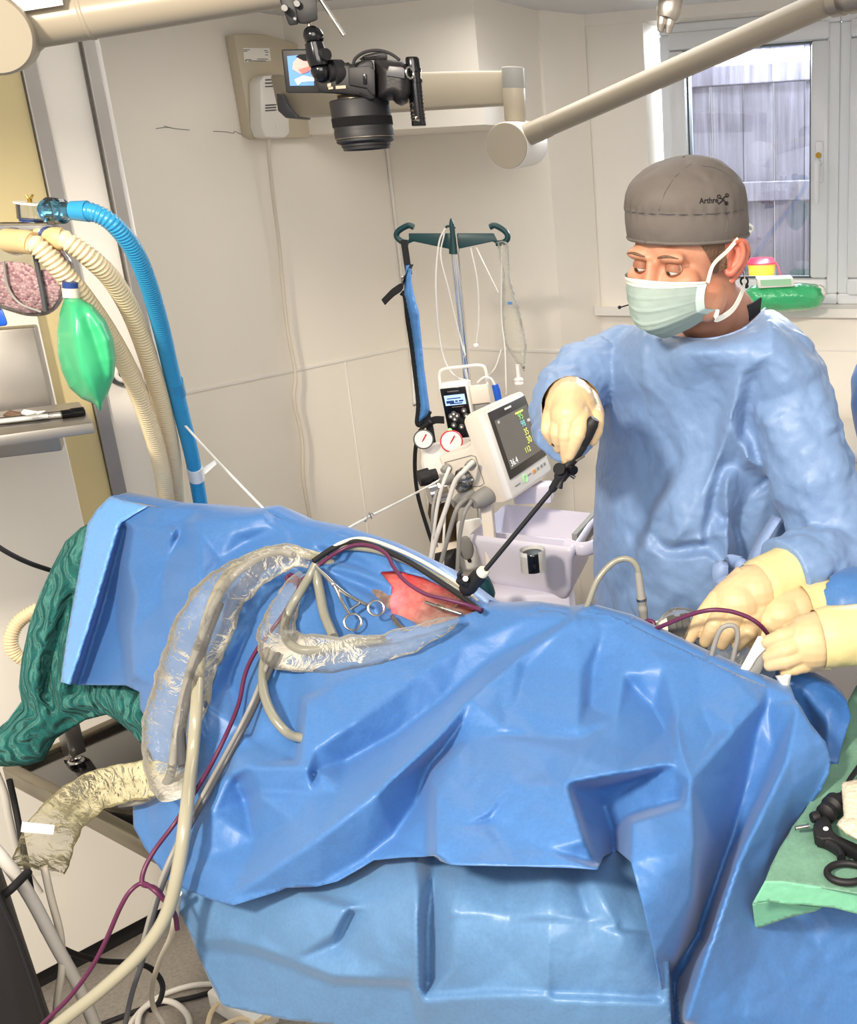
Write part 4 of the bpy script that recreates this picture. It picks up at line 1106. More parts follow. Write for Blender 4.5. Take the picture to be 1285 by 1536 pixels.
srm = sleeve([W(975, 515, 1.83), SHR + Vector((.0, .0, .0)), W(900, 552, 1.84), W(866, 578, 1.80), W(846, 606, 1.74), W(848, 636, 1.66), W(851, 650, 1.56)], [.04, .056, .064, .064, .060, .058, .051], 11.0, .014, caps=True)
gm = MB(); gm.merge(puff(outG, baseG, fG, .17, edge=.42, step=4.5, back=.8)); gm.merge(slm.bm); gm.merge(srm.bm)
gme = remesh(gm, .0036, 2, .5)
gp_ = verts_np(gme); gn = np.empty(len(gme.vertices) * 3); gme.vertices.foreach_get('normal', gn); gn = gn.reshape(-1, 3)
ga = np.array([.0045 * crinkle(Vector(q) * 13) + .0020 * crinkle(Vector(q) * 34) for q in gp_])
set_verts(gme, gp_ + gn * ga[:, None])
gown = kid('gown', gme, M('gown'), angle=180)
gb = bvh_of(gown.data)
def g_px(px, py, lift=.002):
    d = ray(px, py).normalized(); h = gb.ray_cast(CAMP, d); return (h[0] - d * lift) if h[0] else W(px, py, 1.7)
m1 = MB(); m1.tube([W(966, 485, 1.80)] + [g_px(a, b, .001) for a, b in ((985, 499), (1010, 505), (1040, 509), (1070, 508), (1100, 500), (1125, 487))] + [W(1147, 463, 1.77)], .0024, n=8, sm=4); part(gown, 'neck_binding', m1, M('gowncuff'))
m1 = MB(); m1.ribbon([W(1140, 458, 1.76), W(1125, 468, 1.735), W(1105, 478, 1.72), W(1088, 489, 1.70)], (0.3, 0, 1), .028, .003); kid('undershirt', m1, M('scrub'), label='dark shirt collar under the gown')
# tie ends hanging at the waist
m1 = MB(); m1.ribbon([W(1165, 775, 1.60), W(1140, 815, 1.58), W(1125, 845, 1.56), W(1108, 850, 1.55)], (.8, -.2, .5), .022, .001); m1.ribbon([W(1110, 845, 1.555), W(1085, 842, 1.55), W(1080, 860, 1.54), W(1085, 885, 1.54)], (.8, 0, .4), .026, .001)
m1.ribbon([W(1112, 846, 1.55), W(1100, 865, 1.53), W(1078, 880, 1.53)], (.6, 0, .6), .02, .001); m1.sphere(W(1112, 850, 1.55), .012, (1, .8, 1.2)); part(gown, 'tie', m1, M('gowncuff'), angle=180)

# ---- gloved hands
def ring_cuff(parent, pts, radii, nm='cuff', mat='glovecuff'):
    part(parent, nm, sleeve(pts, radii, 5.0, .0022, n=40, sm=5, stretch=60), M(mat), angle=180)
# his left hand, over the drape
hm = glove_hand([('t', [(1160, 872, 1.445, .036, .8), (1130, 888, 1.42, .044), (1105, 905, 1.405, .042), (1095, 912, 1.40, .034)]),
                 ('t', [(1140, 892, 1.42, .036), (1128, 922, 1.40, .030)]), ('t', [(1120, 880, 1.42, .034), (1082, 898, 1.41, .020)])],
    [[(1088, 893, 1.41, .015), (1074, 899, 1.40, .0135), (1053, 926, 1.38, .0125), (1034, 958, 1.375, .0095)],
     [(1100, 900, 1.40, .015), (1089, 912, 1.39, .0140), (1072, 936, 1.36, .0130), (1058, 962, 1.365, .0100)],
     [(1115, 908, 1.395, .015), (1107, 922, 1.385, .0135), (1096, 941, 1.355, .0125), (1083, 966, 1.36, .0098)],
     [(1132, 915, 1.395, .014), (1129, 932, 1.38, .0130), (1122, 948, 1.355, .0120), (1106, 968, 1.36, .0092)],
     [(1100, 905, 1.43, .016), (1078, 935, 1.44, .013), (1060, 960, 1.43, .010)]])
g1 = kid('glove', hm, M('glove'), label='cream latex glove on the hand resting over the drape', angle=180)
ring_cuff(g1, [W(1132, 889, 1.425), W(1145, 882, 1.435), W(1160, 873, 1.445), W(1185, 860, 1.46), W(1205, 852, 1.48)], [.0455, .0480, .0465, .0450, .044])
# his right hand, gripping the instrument
hm = glove_hand([('t', [(857, 616, 1.60, .036, .9), (857, 606, 1.54, .043), (856, 612, 1.48, .040), (853, 624, 1.445, .028)]),
                 ('t', [(832, 622, 1.48, .022), (868, 618, 1.47, .026)]), ('t', [(872, 606, 1.52, .03), (889, 622, 1.48, .018)])],
    [[(868, 612, 1.47, .015), (872, 626, 1.44, .0125), (866, 652, 1.42, .0110), (854, 683, 1.425, .0090)],
     [(856, 612, 1.465, .015), (852, 626, 1.435, .0125), (848, 654, 1.42, .0110), (850, 690, 1.43, .0085)],
     [(842, 616, 1.47, .014), (838, 630, 1.445, .0115), (835, 650, 1.43, .0105), (838, 672, 1.44, .0085)],
     [(828, 616, 1.48, .013), (823, 630, 1.46, .0105), (821, 646, 1.45, .0095), (829, 662, 1.455, .0080)],
     [(880, 612, 1.50, .017), (893, 626, 1.465, .0125), (893, 646, 1.45, .0105), (888, 661, 1.445, .0085)]])
g2 = kid('glove', hm, M('glove'), label='cream latex glove gripping the instrument handle', angle=180)
ring_cuff(g2, [W(857, 609, 1.51), W(856, 618, 1.57), W(852, 640, 1.66)], [.0450, .0465, .0465])
# ------------------------------------------------------------------ small helpers for traced things
def cpx_(ox, oy, sc): return lambda *pts: [(ox + a / sc, oy + b / sc) for a, b in pts]
def at(pts, Y): return [W(p[0], p[1], p[2] if len(p) > 2 else Y) for p in pts]
def pprism(mb, pts, Y, depth, bevel=0.0, vec=None):
    "traced outline at forward distance Y given real thickness away from the viewer"
    P = at(pts, Y); v = Vector(vec) if vec is not None else (P[0] - CAMP).normalized() * depth
    return mb.prism(P, v, bevel)
def single(name, mb, mat, label, cat, group=None, **k):
    o = obj(name, mb, mat, **k); return tag(o, label, cat, group)
def flatfield(): return lambda x, y: np.zeros(np.shape(x))
class Noise2:
    def __init__(s, amp, sc, seed=0): s.a, s.s, s.k = amp, sc, seed
    def __call__(s, x, y):
        return np.array([s.a * crinkle(Vector((p / s.s, q / s.s, s.k * 5.1))) for p, q in zip(np.ravel(x), np.ravel(y))]).reshape(np.shape(x))
def corr(path, r, pitch=.0064, depth=.24, n=16, sm=10):
    "corrugated breathing hose"
    P = smooth_path(path, sm); L = [0]
    for a, b in zip(P[:-1], P[1:]): L.append(L[-1] + (b - a).length)
    tot = L[-1]; N_ = int(tot / pitch * 4); Q = []; k = 0
    for i in range(N_ + 1):
        s_ = tot * i / N_
        while k < len(L) - 2 and L[k + 1] < s_: k += 1
        Q.append(P[k].lerp(P[k + 1], (s_ - L[k]) / max(1e-9, L[k + 1] - L[k])))
    T, N, B = frames(Q); m = MB()
    m.grid([[Q[i] + (N[i] * cos(2 * pi * j / n) + B[i] * sin(2 * pi * j / n)) * r * (1 - depth * (1 - cos(2 * pi * i / 4)) / 2) for j in range(n)] for i in range(len(Q))])
    return m

# ------------------------------------------------------------------ anaesthetic machine on the left
am = thing('anaesthesia_machine', 'anaesthetic machine with clear absorber of pink granules and steel shelf', 'medical machine', W(30, 700, 1.75))
c = W(75, 560, 1.80); mb = MB()
mx = Vector((.9, .43, 0)).normalized(); my = Vector((-.43, .9, 0)).normalized()
pq = WPl(78, 570, L1 + nL * .03, nL); sq = (L1 - pq).dot(dL)
part(cup, 'door', lbox(sq, .95, .06, W(40, 470, 1.9).z, -.02, .03, bev=.003), M('wall'), smooth=False)
mb = MB(); q = W(58, 560, 1.79); mb.box(q - mx * .17 + my * .02 + Vector((0, 0, -.03)), (.36, .05, .22), (mx, my, ZV), .004); part(am, 'steel_panel', mb, M('steelb'))
# shelf
sx = (W(138, 630, 1.62) - W(0, 650, 1.55)).normalized(); sx.z = 0; sx.normalize(); sy = Vector((-sx.y, sx.x, 0))
sr_ = W(141, 640, 1.62); mb = MB(); mb.box(sr_ - sx * .25 + sy * .10, (.5, .22, .018), (sx, sy, ZV), .003); SH = part(am, 'shelf', mb, M('steelb'))
mb = MB(); mb.cyl(sr_ + sy * .03 - sx * .02 + Vector((0, 0, -.014)), sr_ + sy * .03 - sx * .02, .006, n=12); part(SH, 'peg', mb, M('steel'))
shz = sr_.z + .009
# absorber canister
yC = 1.50
out = [(-34, 345), (-26, 335), (0, 333), (78, 333), (90, 337), (94, 350), (98, 376), (108, 388), (112, 400), (112, 420), (100, 438), (92, 456), (82, 468), (66, 475), (40, 475), (10, 466), (-20, 455), (-34, 446)]
mb = MB(); pprism(mb, out, yC, .10, .006); can = part(am, 'absorber', mb, M('clear'))
gr = [(-30, 398), (-6, 394), (14, 392), (40, 394), (52, 402), (54, 408), (70, 404), (90, 408), (92, 428), (88, 450), (78, 464), (64, 470), (40, 470), (12, 461), (-18, 450), (-30, 442)]
def granule_mat():
    m, nt, b = newmat('pink_granules'); N = nt.nodes; L = nt.links
    tc = N.new('ShaderNodeTexCoord'); v = N.new('ShaderNodeTexVoronoi'); v.inputs['Scale'].default_value = 260
    cr = N.new('ShaderNodeValToRGB'); cr.color_ramp.elements[0].color = hexc('#a8636a'); cr.color_ramp.elements[1].color = hexc('#f4c9c4')
    cr.color_ramp.elements[0].position = .1; cr.color_ramp.elements[1].position = .9
    L.new(tc.outputs['Object'], v.inputs['Vector']); L.new(v.outputs['Color'], cr.inputs['Fac']); L.new(cr.outputs['Color'], b.inputs['Base Color'])
    bp = N.new('ShaderNodeBump'); bp.inputs['Strength'].default_value = 1; bp.inputs['Distance'].default_value = .003; bp.invert = True
    L.new(v.outputs['Distance'], bp.inputs['Height']); L.new(bp.outputs['Normal'], b.inputs['Normal']); b.inputs['Roughness'].default_value = .8
    return m
mb = MB(); pprism(mb, gr, yC + .004, .085, .004); g = part(can, 'granules', mb, granule_mat()); g['kind'] = 'stuff'
mb = MB(); mb.tube(at([(51, 374), (58, 410), (64, 440), (68, 466)], yC - .003), .0034, n=8); part(can, 'divider', mb, M('dgrey'))
mb = MB(); mb.tube(at([(5, 392), (12, 430), (30, 455), (62, 468)], yC - .002), .0018, n=8); part(can, 'moulding_line', mb, M('greyp'))
mb = MB(); pprism(mb, [(-30, 345), (-24, 337), (76, 337), (86, 341), (90, 350), (60, 352), (-30, 356)], yC - .002, .012, .002); part(am, 'mounting_plate', mb, M('steel'))
for (a, b, r) in ((22, 362, 15), (76, 357, 14)):
    p = W(a, b, yC - .004); mb = MB(); mb.torus(p, CAMP - p, r * mpp(p), .0032, 28, 8); part(can, 'port_ring', mb, M('navyp'))
    mb = MB(); mb.torus(p + (CAMP - p).normalized() * .003, CAMP - p, (r + 3.2) * mpp(p), .0018, 28, 8); part(can, 'port_flange', mb, M('clear'))
# clear relief valve and brass pins on top
v0 = W(47, 333, yC + .03); v1 = W(45, 306, yC + .03); L_ = v1 - v0
mb = MB(); mb.lathe(v0, v1, [(0, .0145), (.12, .0145), (.15, .0175), (1, .0178)], 28); VV = part(am, 'relief_valve', mb, M('clear'))
mb = MB(); mb.lathe(v0 + L_ * .98, v0 + L_ * 1.08, [(0, .0205), (1, .0205)], 28); part(VV, 'lid', mb, M('whitep'))
mb = MB(); mb.lathe(v0 + L_ * .02, v0 + L_ * .14, [(0, .0152), (1, .0152)], 28); part(VV, 'band', mb, M('navyp'))
mb = MB(); mb.lathe(v0 + L_ * 1.08, v0 + L_ * 1.32, [(0, .003), (1, .003)], 12); mb.cyl(v0 + L_ * 1.2, v0 + L_ * 1.5 + Vector((-.005, 0, 0)), .0016, n=8); mb.cyl(v0 + L_ * 1.2, v0 + L_ * 1.5 + Vector((.005, 0, 0)), .0016, n=8); part(VV, 'brass_knob', mb, M('brass'))
# blue lever on the left of the machine
mb = MB(); pprism(mb, [(-30, 462), (3, 462), (10, 480), (12, 488), (-30, 494)], 1.52, .03, .003); part(am, 'lever', mb, M('bluep'), label='bright blue lever')

# breathing hoses
for nm, cuff, pts, lab in (('a', [(12, 361, 1.49), (40, 363, 1.475), (48, 365, 1.473)], [(46, 365, 1.473), (58, 371, 1.475), (90, 404, 1.49), (125, 446, 1.52), (162, 500, 1.58), (195, 560, 1.65), (222, 630, 1.73), (242, 700, 1.82), (254, 775, 1.92)], 'cream corrugated breathing hose from the front port, crossing over the green bag'),
                          ('b', [(64, 355, 1.51), (86, 358, 1.50), (94, 359, 1.50)], [(92, 359, 1.50), (104, 364, 1.50), (140, 391, 1.52), (172, 425, 1.56), (202, 480, 1.62), (228, 555, 1.70), (248, 630, 1.79), (261, 700, 1.88), (268, 775, 1.97)], 'cream corrugated breathing hose from the rear port, nearest the blue hose')):
    h = thing('breathing_hose', lab, 'hose', at(pts[:1], 1.5)[0], 'cream breathing hoses')
    part(h, 'hose', corr(at(pts, 0), .0148, .0064), M('hosecream'), angle=180)
    mb = MB(); mb.tube(at(cuff, 0), [.0165, .0165, .0158], n=24, sm=3); part(h, 'cuff', mb, M('hosecuff'))
h = thing('scavenging_hose', 'bright blue corrugated hose arching from a clear blue connector', 'hose', W(110, 317, 1.5))
part(h, 'hose', corr(at([(128, 317, 1.49), (146, 321, 1.49), (172, 338, 1.50), (200, 374, 1.53), (222, 425, 1.58), (241, 490, 1.65), (255, 550, 1.72), (272, 620, 1.80), (289, 690, 1.88), (304, 775, 1.98)], 0), .0132, .0048, .13), M('hoseblue'), angle=180)
mb = MB(); mb.tube(at([(108, 316, 1.49), (132, 317, 1.49)], 0), [.0128, .0145, .0145], n=24, sm=6); part(h, 'cuff', mb, M('hoseblue'))
a, b = W(64, 316, 1.50), W(108, 317, 1.49)
mb = MB(); mb.lathe(a, b, [(0, .0105), (.10, .0105), (.12, .0150), (.24, .0150), (.26, .0185), (.68, .0170), (.72, .0125), (1, .0115)], 28); part(h, 'connector', mb, M('clearblue'))
p = at([(261, 571, 1.745), (266, 590, 1.77)], 0); mb = MB(); mb.cyl(p[0], p[1], .0142, n=20); part(h, 'joint_sleeve', mb, M('hoseblue'))
p = at([(291, 700, 1.892), (295, 718, 1.912)], 0); mb = MB(); mb.cyl(p[0], p[1], .0142, n=20); pprism(mb, [(304, 702), (322, 690), (325, 696), (307, 712)], 1.90, .001); part(h, 'tape', mb, M('label'), label='white tape tag')
# reservoir bag
bag = thing('reservoir_bag', 'green latex reservoir bag hanging under the absorber', 'breathing bag', W(125, 520, 1.48))
ob = [(97, 446), (118, 446), (140, 458), (158, 480), (170, 508), (174, 540), (171, 566), (163, 588), (156, 602), (153, 612), (151, 621), (147, 613), (141, 606), (122, 598), (104, 582), (92, 556), (86, 530), (85, 500), (89, 470)]
lg = CM([[(105, 448, 0), (112, 500, .9), (122, 560, .9), (146, 606, 0)], [(97, 448, 0), (96, 520, -.2), (120, 590, 0)], [(118, 448, 0), (140, 500, -.5), (158, 560, -.3), (152, 605, 0)], [(125, 452, 0), (160, 510, .5), (166, 560, .4)]])
part(bag, 'bag', puff(ob, const(1.49), Field((70, 430, 190, 640), lg, cell=2, nblur=2), .045, edge=.5, step=3), M('green'), angle=180)
mb = MB(); mb.cyl(W(107, 446, 1.485), W(105.5, 432, 1.485), .0108, n=24); part(bag, 'neck_ring', mb, M('cord'))
mb = MB(); mb.cyl(W(105.5, 433, 1.485), W(105, 423, 1.485), .0098, n=24); part(bag, 'neck_collar', mb, M('navyp'))
# shelf clutter
pz = shz + .007
sy_ = thing('syringe', 'clear syringe with a black cap lying on the steel shelf', 'syringe', WZ(60, 626, pz))
a, b, c_ = WZ(-8, 633, pz), WZ(92, 622, pz), WZ(127, 617, pz)
mb = MB(); mb.cyl(a, b, .0065, n=18); part(sy_, 'barrel', mb, M('clear'))
mb = MB(); mb.cyl(a, a.lerp(b, .8), .0045, n=14); part(sy_, 'plunger', mb, M('whitep'))
mb = MB(); mb.lathe(b, c_, [(0, .0072), (.4, .0072), (.42, .0082), (.95, .0082), (1, .007)], 18); part(sy_, 'cap', mb, M('blackg'))
single('crumpled_wrapper', puff([(4, 622), (14, 615), (30, 618), (38, 624), (24, 630), (8, 629)], lambda x, y: np.full(np.shape(x), WZ(20, 624, shz + .006).y), Noise2(.004, 9, 3), .008, step=2), M('hair'), 'small crumpled brown wrapper on the steel shelf beside the syringe', 'wrapper')
single('paper_scrap', puff([(30, 620), (36, 614), (56, 617), (74, 615), (60, 622), (40, 624)], lambda x, y: np.full(np.shape(x), WZ(50, 620, shz + .02).y), Noise2(.003, 9, 5), .004, step=2), M('label'), 'torn white paper scrap lying behind the syringe on the shelf', 'paper')
# cream hose loop at the far left and the black cable above it
h = thing('hose_loop', 'loop of cream corrugated hose at the left edge behind the blanket', 'hose', W(20, 955, 1.82))
part(h, 'hose', corr(at([(75, 905, 1.86), (48, 918, 1.84), (26, 935, 1.83), (16, 960, 1.82), (24, 982, 1.82), (48, 992, 1.83), (80, 990, 1.86)], 0), .0135, .006), M('hosecream'), angle=180)
mb = MB(); mb.tube(at([(-20, 808, 1.70), (10, 828, 1.71), (45, 845, 1.74), (90, 860, 1.80)], 0), .0045, n=10); single('black_cable', mb, M('blackr'), 'thick black cable crossing the left wall above the green blanket', 'cable')

# ------------------------------------------------------------------ green plush blanket
def plush():
    m, nt, b = newmat('green_plush'); N = nt.nodes; L = nt.links
    tc = N.new('ShaderNodeTexCoord'); mp = N.new('ShaderNodeMapping'); mp.inputs['Rotation'].default_value = (0, .5, .3)
    w = N.new('ShaderNodeTexWave'); w.inputs['Scale'].default_value = 14; w.inputs['Distortion'].default_value = 9; w.inputs['Detail'].default_value = 1; w.inputs['Detail Scale'].default_value = 1.6
    n = N.new('ShaderNodeTexNoise'); n.inputs['Scale'].default_value = 420
    L.new(tc.outputs['Object'], mp.inputs['Vector']); L.new(mp.outputs['Vector'], w.inputs['Vector']); L.new(tc.outputs['Object'], n.inputs['Vector'])
    cr = N.new('ShaderNodeValToRGB'); cr.color_ramp.elements[0].color = hexc('#0c4647'); cr.color_ramp.elements[1].color = hexc('#1f7a74'); L.new(n.outputs['Fac'], cr.inputs['Fac']); L.new(cr.outputs['Color'], b.inputs['Base Color'])
    bp = N.new('ShaderNodeBump'); bp.inputs['Strength'].default_value = .9; bp.inputs['Distance'].default_value = .02; L.new(w.outputs['Fac'], bp.inputs['Height'])
    b2 = N.new('ShaderNodeBump'); b2.inputs['Strength'].default_value = .5; b2.inputs['Distance'].default_value = .003; L.new(n.outputs['Fac'], b2.inputs['Height']); L.new(bp.outputs['Normal'], b2.inputs['Normal'])
    L.new(b2.outputs['Normal'], b.inputs['Normal']); b.inputs['Roughness'].default_value = .95; b.inputs['Sheen Weight'].default_value = .6; b.inputs['Sheen Tint'].default_value = hexc('#7fd0c4')
    return m
ob = [(152, 775), (120, 792), (98, 812), (78, 850), (60, 890), (44, 935), (32, 990), (28, 1030), (32, 1052), (12, 1080), (-10, 1098), (-40, 1120), (-40, 1148), (10, 1150), (42, 1148), (66, 1140), (84, 1108), (105, 1094), (128, 1080), (160, 1072), (176, 1082), (196, 1098), (214, 1118), (232, 1126), (240, 1090), (226, 1046), (214, 1036), (190, 1020), (160, 900)]
lb = CM([[(152, 775, 0), (100, 870, .8), (62, 980, 1), (52, 1040, 1.4), (70, 1080, 1.4)], [(112, 890, -1.6), (86, 960, -2), (68, 1030, -2.2), (80, 1062, -1)], [(130, 900, .8), (104, 980, 1.4), (92, 1040, 1.6)], [(140, 950, -.6), (110, 1040, -1)], [(95, 1062, 1), (130, 1052, 1.2), (175, 1048, .8)], [(100, 1078, -.8), (150, 1066, -.6)], [(165, 1062, 1), (200, 1085, 1)], [(0, 1110, 1), (40, 1100, 1.6), (70, 1095, .6)], [(30, 1064, -1), (55, 1075, -1)]])
baseK = tps([(150, 775, 1.80), (100, 870, 1.75), (40, 990, 1.68), (0, 1120, 1.60), (100, 1090, 1.62), (230, 1110, 1.52), (150, 1000, 1.66), (190, 1040, 1.58)])
pl = obj('plush_blanket', puff(ob, baseK, Field((-60, 760, 260, 1160), lb, cell=3, nblur=2, noise_amp=.003, noise_scale=30, seed=6), .045, edge=.5, step=4), plush(), angle=180)
tag(pl, 'dark green plush blanket with wavy ribs hanging at the head end of the table', 'blanket')
# thin sampling line from the machine over the drape to the monitor
mb = MB(); mb.tube(at([(170, 535, 1.75), (205, 560, 1.78), (250, 608, 1.80), (320, 685, 1.80), (398, 766, 1.70), (420, 790, 1.64)], 0), .0022, n=8); single('sampling_line', mb, M('tubew'), 'thin white sampling line slanting down the left wall to the drape', 'tube')
mb = MB(); mb.tube(at([(505, 802, 1.62), (550, 777, 1.80), (600, 752, 2.05), (645, 728, 2.30), (672, 712, 2.36)], 0), .0026, n=8)
dl = single('drip_line', mb, M('tubew'), 'thin white line with a blue twist running from the drape to the monitor', 'tube')
mb = MB(); mb.tube(at([(538, 783, 1.78), (545, 776, 1.79), (548, 783, 1.79), (553, 769, 1.80), (557, 778, 1.81), (556, 770, 1.81), (560, 772, 1.82)], 0), .0010, n=6); k = part(dl, 'twist', mb, M('cordgrey'))
# ------------------------------------------------------------------ infusion stand in the corner
c4 = cpx_(560, 300, 3.569)
YI = 2.75
iv = thing('infusion_stand', 'chrome infusion stand with a dark teal hook bar in the corner', 'infusion stand', Vector((W(700, 560, YI).x, YI, 0)))
pt_, pb_ = W(681, 350, YI), W(700, 562, YI); pf = pb_ + (pb_ - pt_) * ((pb_.z - .04) / (pt_.z - pb_.z))
pf = Vector((pb_.x, pb_.y, .05))
mb = MB(); mb.cyl(pt_, Vector((pt_.x, pt_.y, 1.0)) if False else W(684, 378, YI), .0095, n=20); mb.tube([W(682, 378, YI), pb_, pf], .0105, n=20, sm=0); part(iv, 'pole', mb, M('chrome'))
mb = MB(); pprism(mb, c4((188, 178), (645, 178), (662, 212), (668, 242), (640, 222), (455, 262), (455, 290), (405, 290), (405, 262), (215, 222), (182, 236), (190, 205)), YI, .014, .002); part(iv, 'hook_bar', mb, M('tealp'))
for pts in (((186, 230), (150, 222), (124, 196), (134, 166), (185, 137), (216, 146)), ((655, 232), (695, 228), (718, 204), (706, 170), (652, 137), (622, 146))):
    mb = MB(); mb.tube(at(c4(*pts), YI + .006), .0075, n=10); part(iv, 'hook', mb, M('tealp'))
mb = MB(); mb.tube(at(c4((415, 98), (418, 130), (426, 200), (432, 290)), YI - .012), [.002, .0065, .007, .009], n=12); part(iv, 'spindle', mb, M('tealp'))
mb = MB(); mb.tube(at(c4((385, 150, ), (400, 140), (438, 150)), YI), .003, n=8); part(iv, 'rear_hook', mb, M('tealp'))
for k in range(5):
    a = 2 * pi * k / 5; mb = MB(); mb.tube([pf, pf + Vector((cos(a) * .28, sin(a) * .28, 0))], .014, n=10, sm=0); part(iv, 'foot', mb, M('steelb'))
# lines hanging from the bar
for i, (pts, r, lab) in enumerate([
    ([(385, 150), (350, 235), (333, 450), (350, 720), (385, 870), (440, 945), (520, 970)], .0024, 'long clear drip line curving left of the chrome stand'),
    ([(380, 175), (360, 300), (400, 470), (430, 600), (470, 760), (492, 830)], .0020, 'clear drip line lying against the chrome pole'),
    ([(520, 255), (556, 440), (562, 650), (550, 770)], .0020, 'drip line ending in a small white plug right of the pole'),
    ([(550, 255), (600, 360), (668, 497)], .0018, 'short slanting drip line between the pole and the fluid bag'),
    ([(690, 238), (684, 430), (686, 640), (704, 800), (710, 1040)], .0020, 'straight drip line hanging along the fluid bag'),
    ([(684, 800), (650, 900), (600, 950), (575, 960)], .0018, 'drip line curving behind the pump to the fluid bag')]):
    mb = MB(); mb.tube(at(c4(*pts), YI - .02), r, n=8)
    o = single('drip_line', mb, M('tubew'), lab, 'tube', 'drip lines on the infusion stand')
    if i == 2:
        mb = MB(); mb.sphere(W(*c4((548, 780))[0], YI - .02), .007, n=12); part(o, 'plug', mb, M('whitep'))
# fluid bag
fb = thing('fluid_bag', 'nearly empty clear fluid bag twisted on the right hook', 'fluid bag', W(770, 480, YI))
mb = puff(c4((664, 225), (690, 218), (722, 230), (727, 330), (738, 440), (782, 580), (822, 780), (816, 850), (806, 940), (795, 900), (788, 880), (768, 876), (740, 830), (700, 770), (684, 650), (690, 400), (668, 300)), const(YI - .01), Noise2(.02, 9, 8), .022, edge=.5, step=3)
part(fb, 'bag', mb, M('film'), angle=180)
mb = MB(); a, b = at(c4((772, 878), (778, 985)), YI - .01); mb.lathe(a, b, [(0, .006), (.6, .0055), (.68, .0055), (.7, .011), (.8, .013), (.82, .009), (.9, .012), (1, .012)], 16); part(fb, 'port', mb, M('whitep'))
mb = MB(); pprism(mb, c4((718, 545), (742, 545), (744, 560), (719, 560)), YI - .036, .0005); part(fb, 'print', mb, M('pouchblue'))
# blue pouch with black webbing
po = thing('pressure_pouch', 'long blue pouch with black webbing hanging from the left hook', 'pouch', W(625, 500, YI - .03))
part(po, 'body', puff(c4((160, 500), (172, 350), (204, 345), (204, 440), (218, 510), (244, 600), (272, 900), (302, 1120), (292, 1160), (250, 1195), (238, 1180), (246, 1100), (216, 820), (190, 640)), const(YI - .03), Noise2(.004, 20, 2), .03, edge=.5, step=3), M('pouchblue'), angle=180)
mb = MB(); mb.tube(at(c4((150, 495), (172, 520), (186, 640), (212, 820), (242, 1080), (236, 1195), (262, 1190), (300, 1130)), YI - .035), .0075, n=8); part(po, 'edging', mb, M('strap'))
part(po, 'lining', puff(c4((196, 820), (212, 840), (240, 1090), (210, 1112)), const(YI - .02), flatfield(), .01, step=3), M('whitep'), angle=180)
mb = MB(); mb.ribbon(at(c4((162, 214), (172, 280), (182, 350), (190, 400)), YI - .03), (1, 0, .1), .017, .002); part(po, 'strap', mb, M('strap'))
mb = MB(); mb.ribbon(at(c4((205, 345), (180, 400), (150, 460), (100, 500), (52, 548)), YI - .045), (.5, .2, .8), .020, .002); part(po, 'loose_strap', mb, M('strap'))
mb = MB(); mb.torus(W(*c4((168, 430))[0], YI - .045), (1, -1, 0), .010, .0025, 16, 6); part(po, 'ring', mb, M('steel'))
mb = MB(); mb.ribbon(at([(640, 624), (645, 645), (652, 690), (656, 722)], YI - .04), (1, 0, 0), .020, .002); part(po, 'lower_strap', mb, M('strap'))
mb = MB(); mb.ribbon(at([(640, 636), (652, 630), (666, 630)], YI - .04), (0, 0, 1), .020, .003); part(po, 'tab', mb, M('strap'))
mb = MB(); mb.tube(at([(645, 632), (628, 650), (622, 690), (626, 740), (640, 790), (652, 825)], YI - .06), .0055, n=8); single('rubber_lead', mb, M('blackr'), 'black rubber cord looping down beside the gas regulator', 'cord')

# ------------------------------------------------------------------ infusion pump with its wire handle
class Face:
    def __init__(s, tl, tr, bl):
        s.o = tl; s.x = tr - tl; s.y = bl - tl; s.n = s.x.cross(s.y).normalized()
        if s.n.dot(CAMP - tl) < 0: s.n = -s.n
    def p(s, u, v, d=0): return s.o + s.x * u + s.y * v + s.n * d
    def quad(s, mb, u0, u1, v0, v1, d0, d1, bev=0):
        return mb.prism([s.p(u0, v0, d0), s.p(u1, v0, d0), s.p(u1, v1, d0), s.p(u0, v1, d0)], s.n * (d1 - d0), bev)
YP = 2.62
pf_ = Face(W(658, 582, YP), W(699, 577.5, YP), W(674, 661, YP + .01))
pu = thing('infusion_pump', 'small white infusion pump with a black keypad and lit display', 'pump', pf_.p(.5, .5))
mb = MB(); pf_.quad(mb, -.03, 1.04, -.03, 1.03, -.05, -.001, .006); part(pu, 'case', mb, M('whitep'))
mb = MB(); pf_.quad(mb, .03, .96, .02, .97, -.002, .002, .0015); part(pu, 'keypad', mb, M('blackg'))
def glow(name, hx, s): return M_(name, hx, rough=.3, emit=hx, estr=s)
mb = MB(); pf_.quad(mb, .13, .88, .15, .34, .0018, .003); sc = part(pu, 'display', mb, glow('lcd_blue', '#a9c8f2', .55), smooth=False)
mb = MB()
for u, v, w_, h_ in ((.22, .205, .5, .018), (.18, .25, .28, .05), (.5, .255, .10, .03), (.64, .255, .16, .03), (.3, .30, .45, .02)): pf_.quad(mb, u, u + w_, v, v + h_, .003, .0034)
part(sc, 'readout', mb, M('navyp'), smooth=False)
mb = MB()
for u, v, w_, h_ in ((.28, .075, .42, .018), (.34, .37, .42, .012)): pf_.quad(mb, u, u + w_, v, v + h_, .002, .0024)
part(pu, 'lettering', mb, M('inkgrey'), smooth=False)
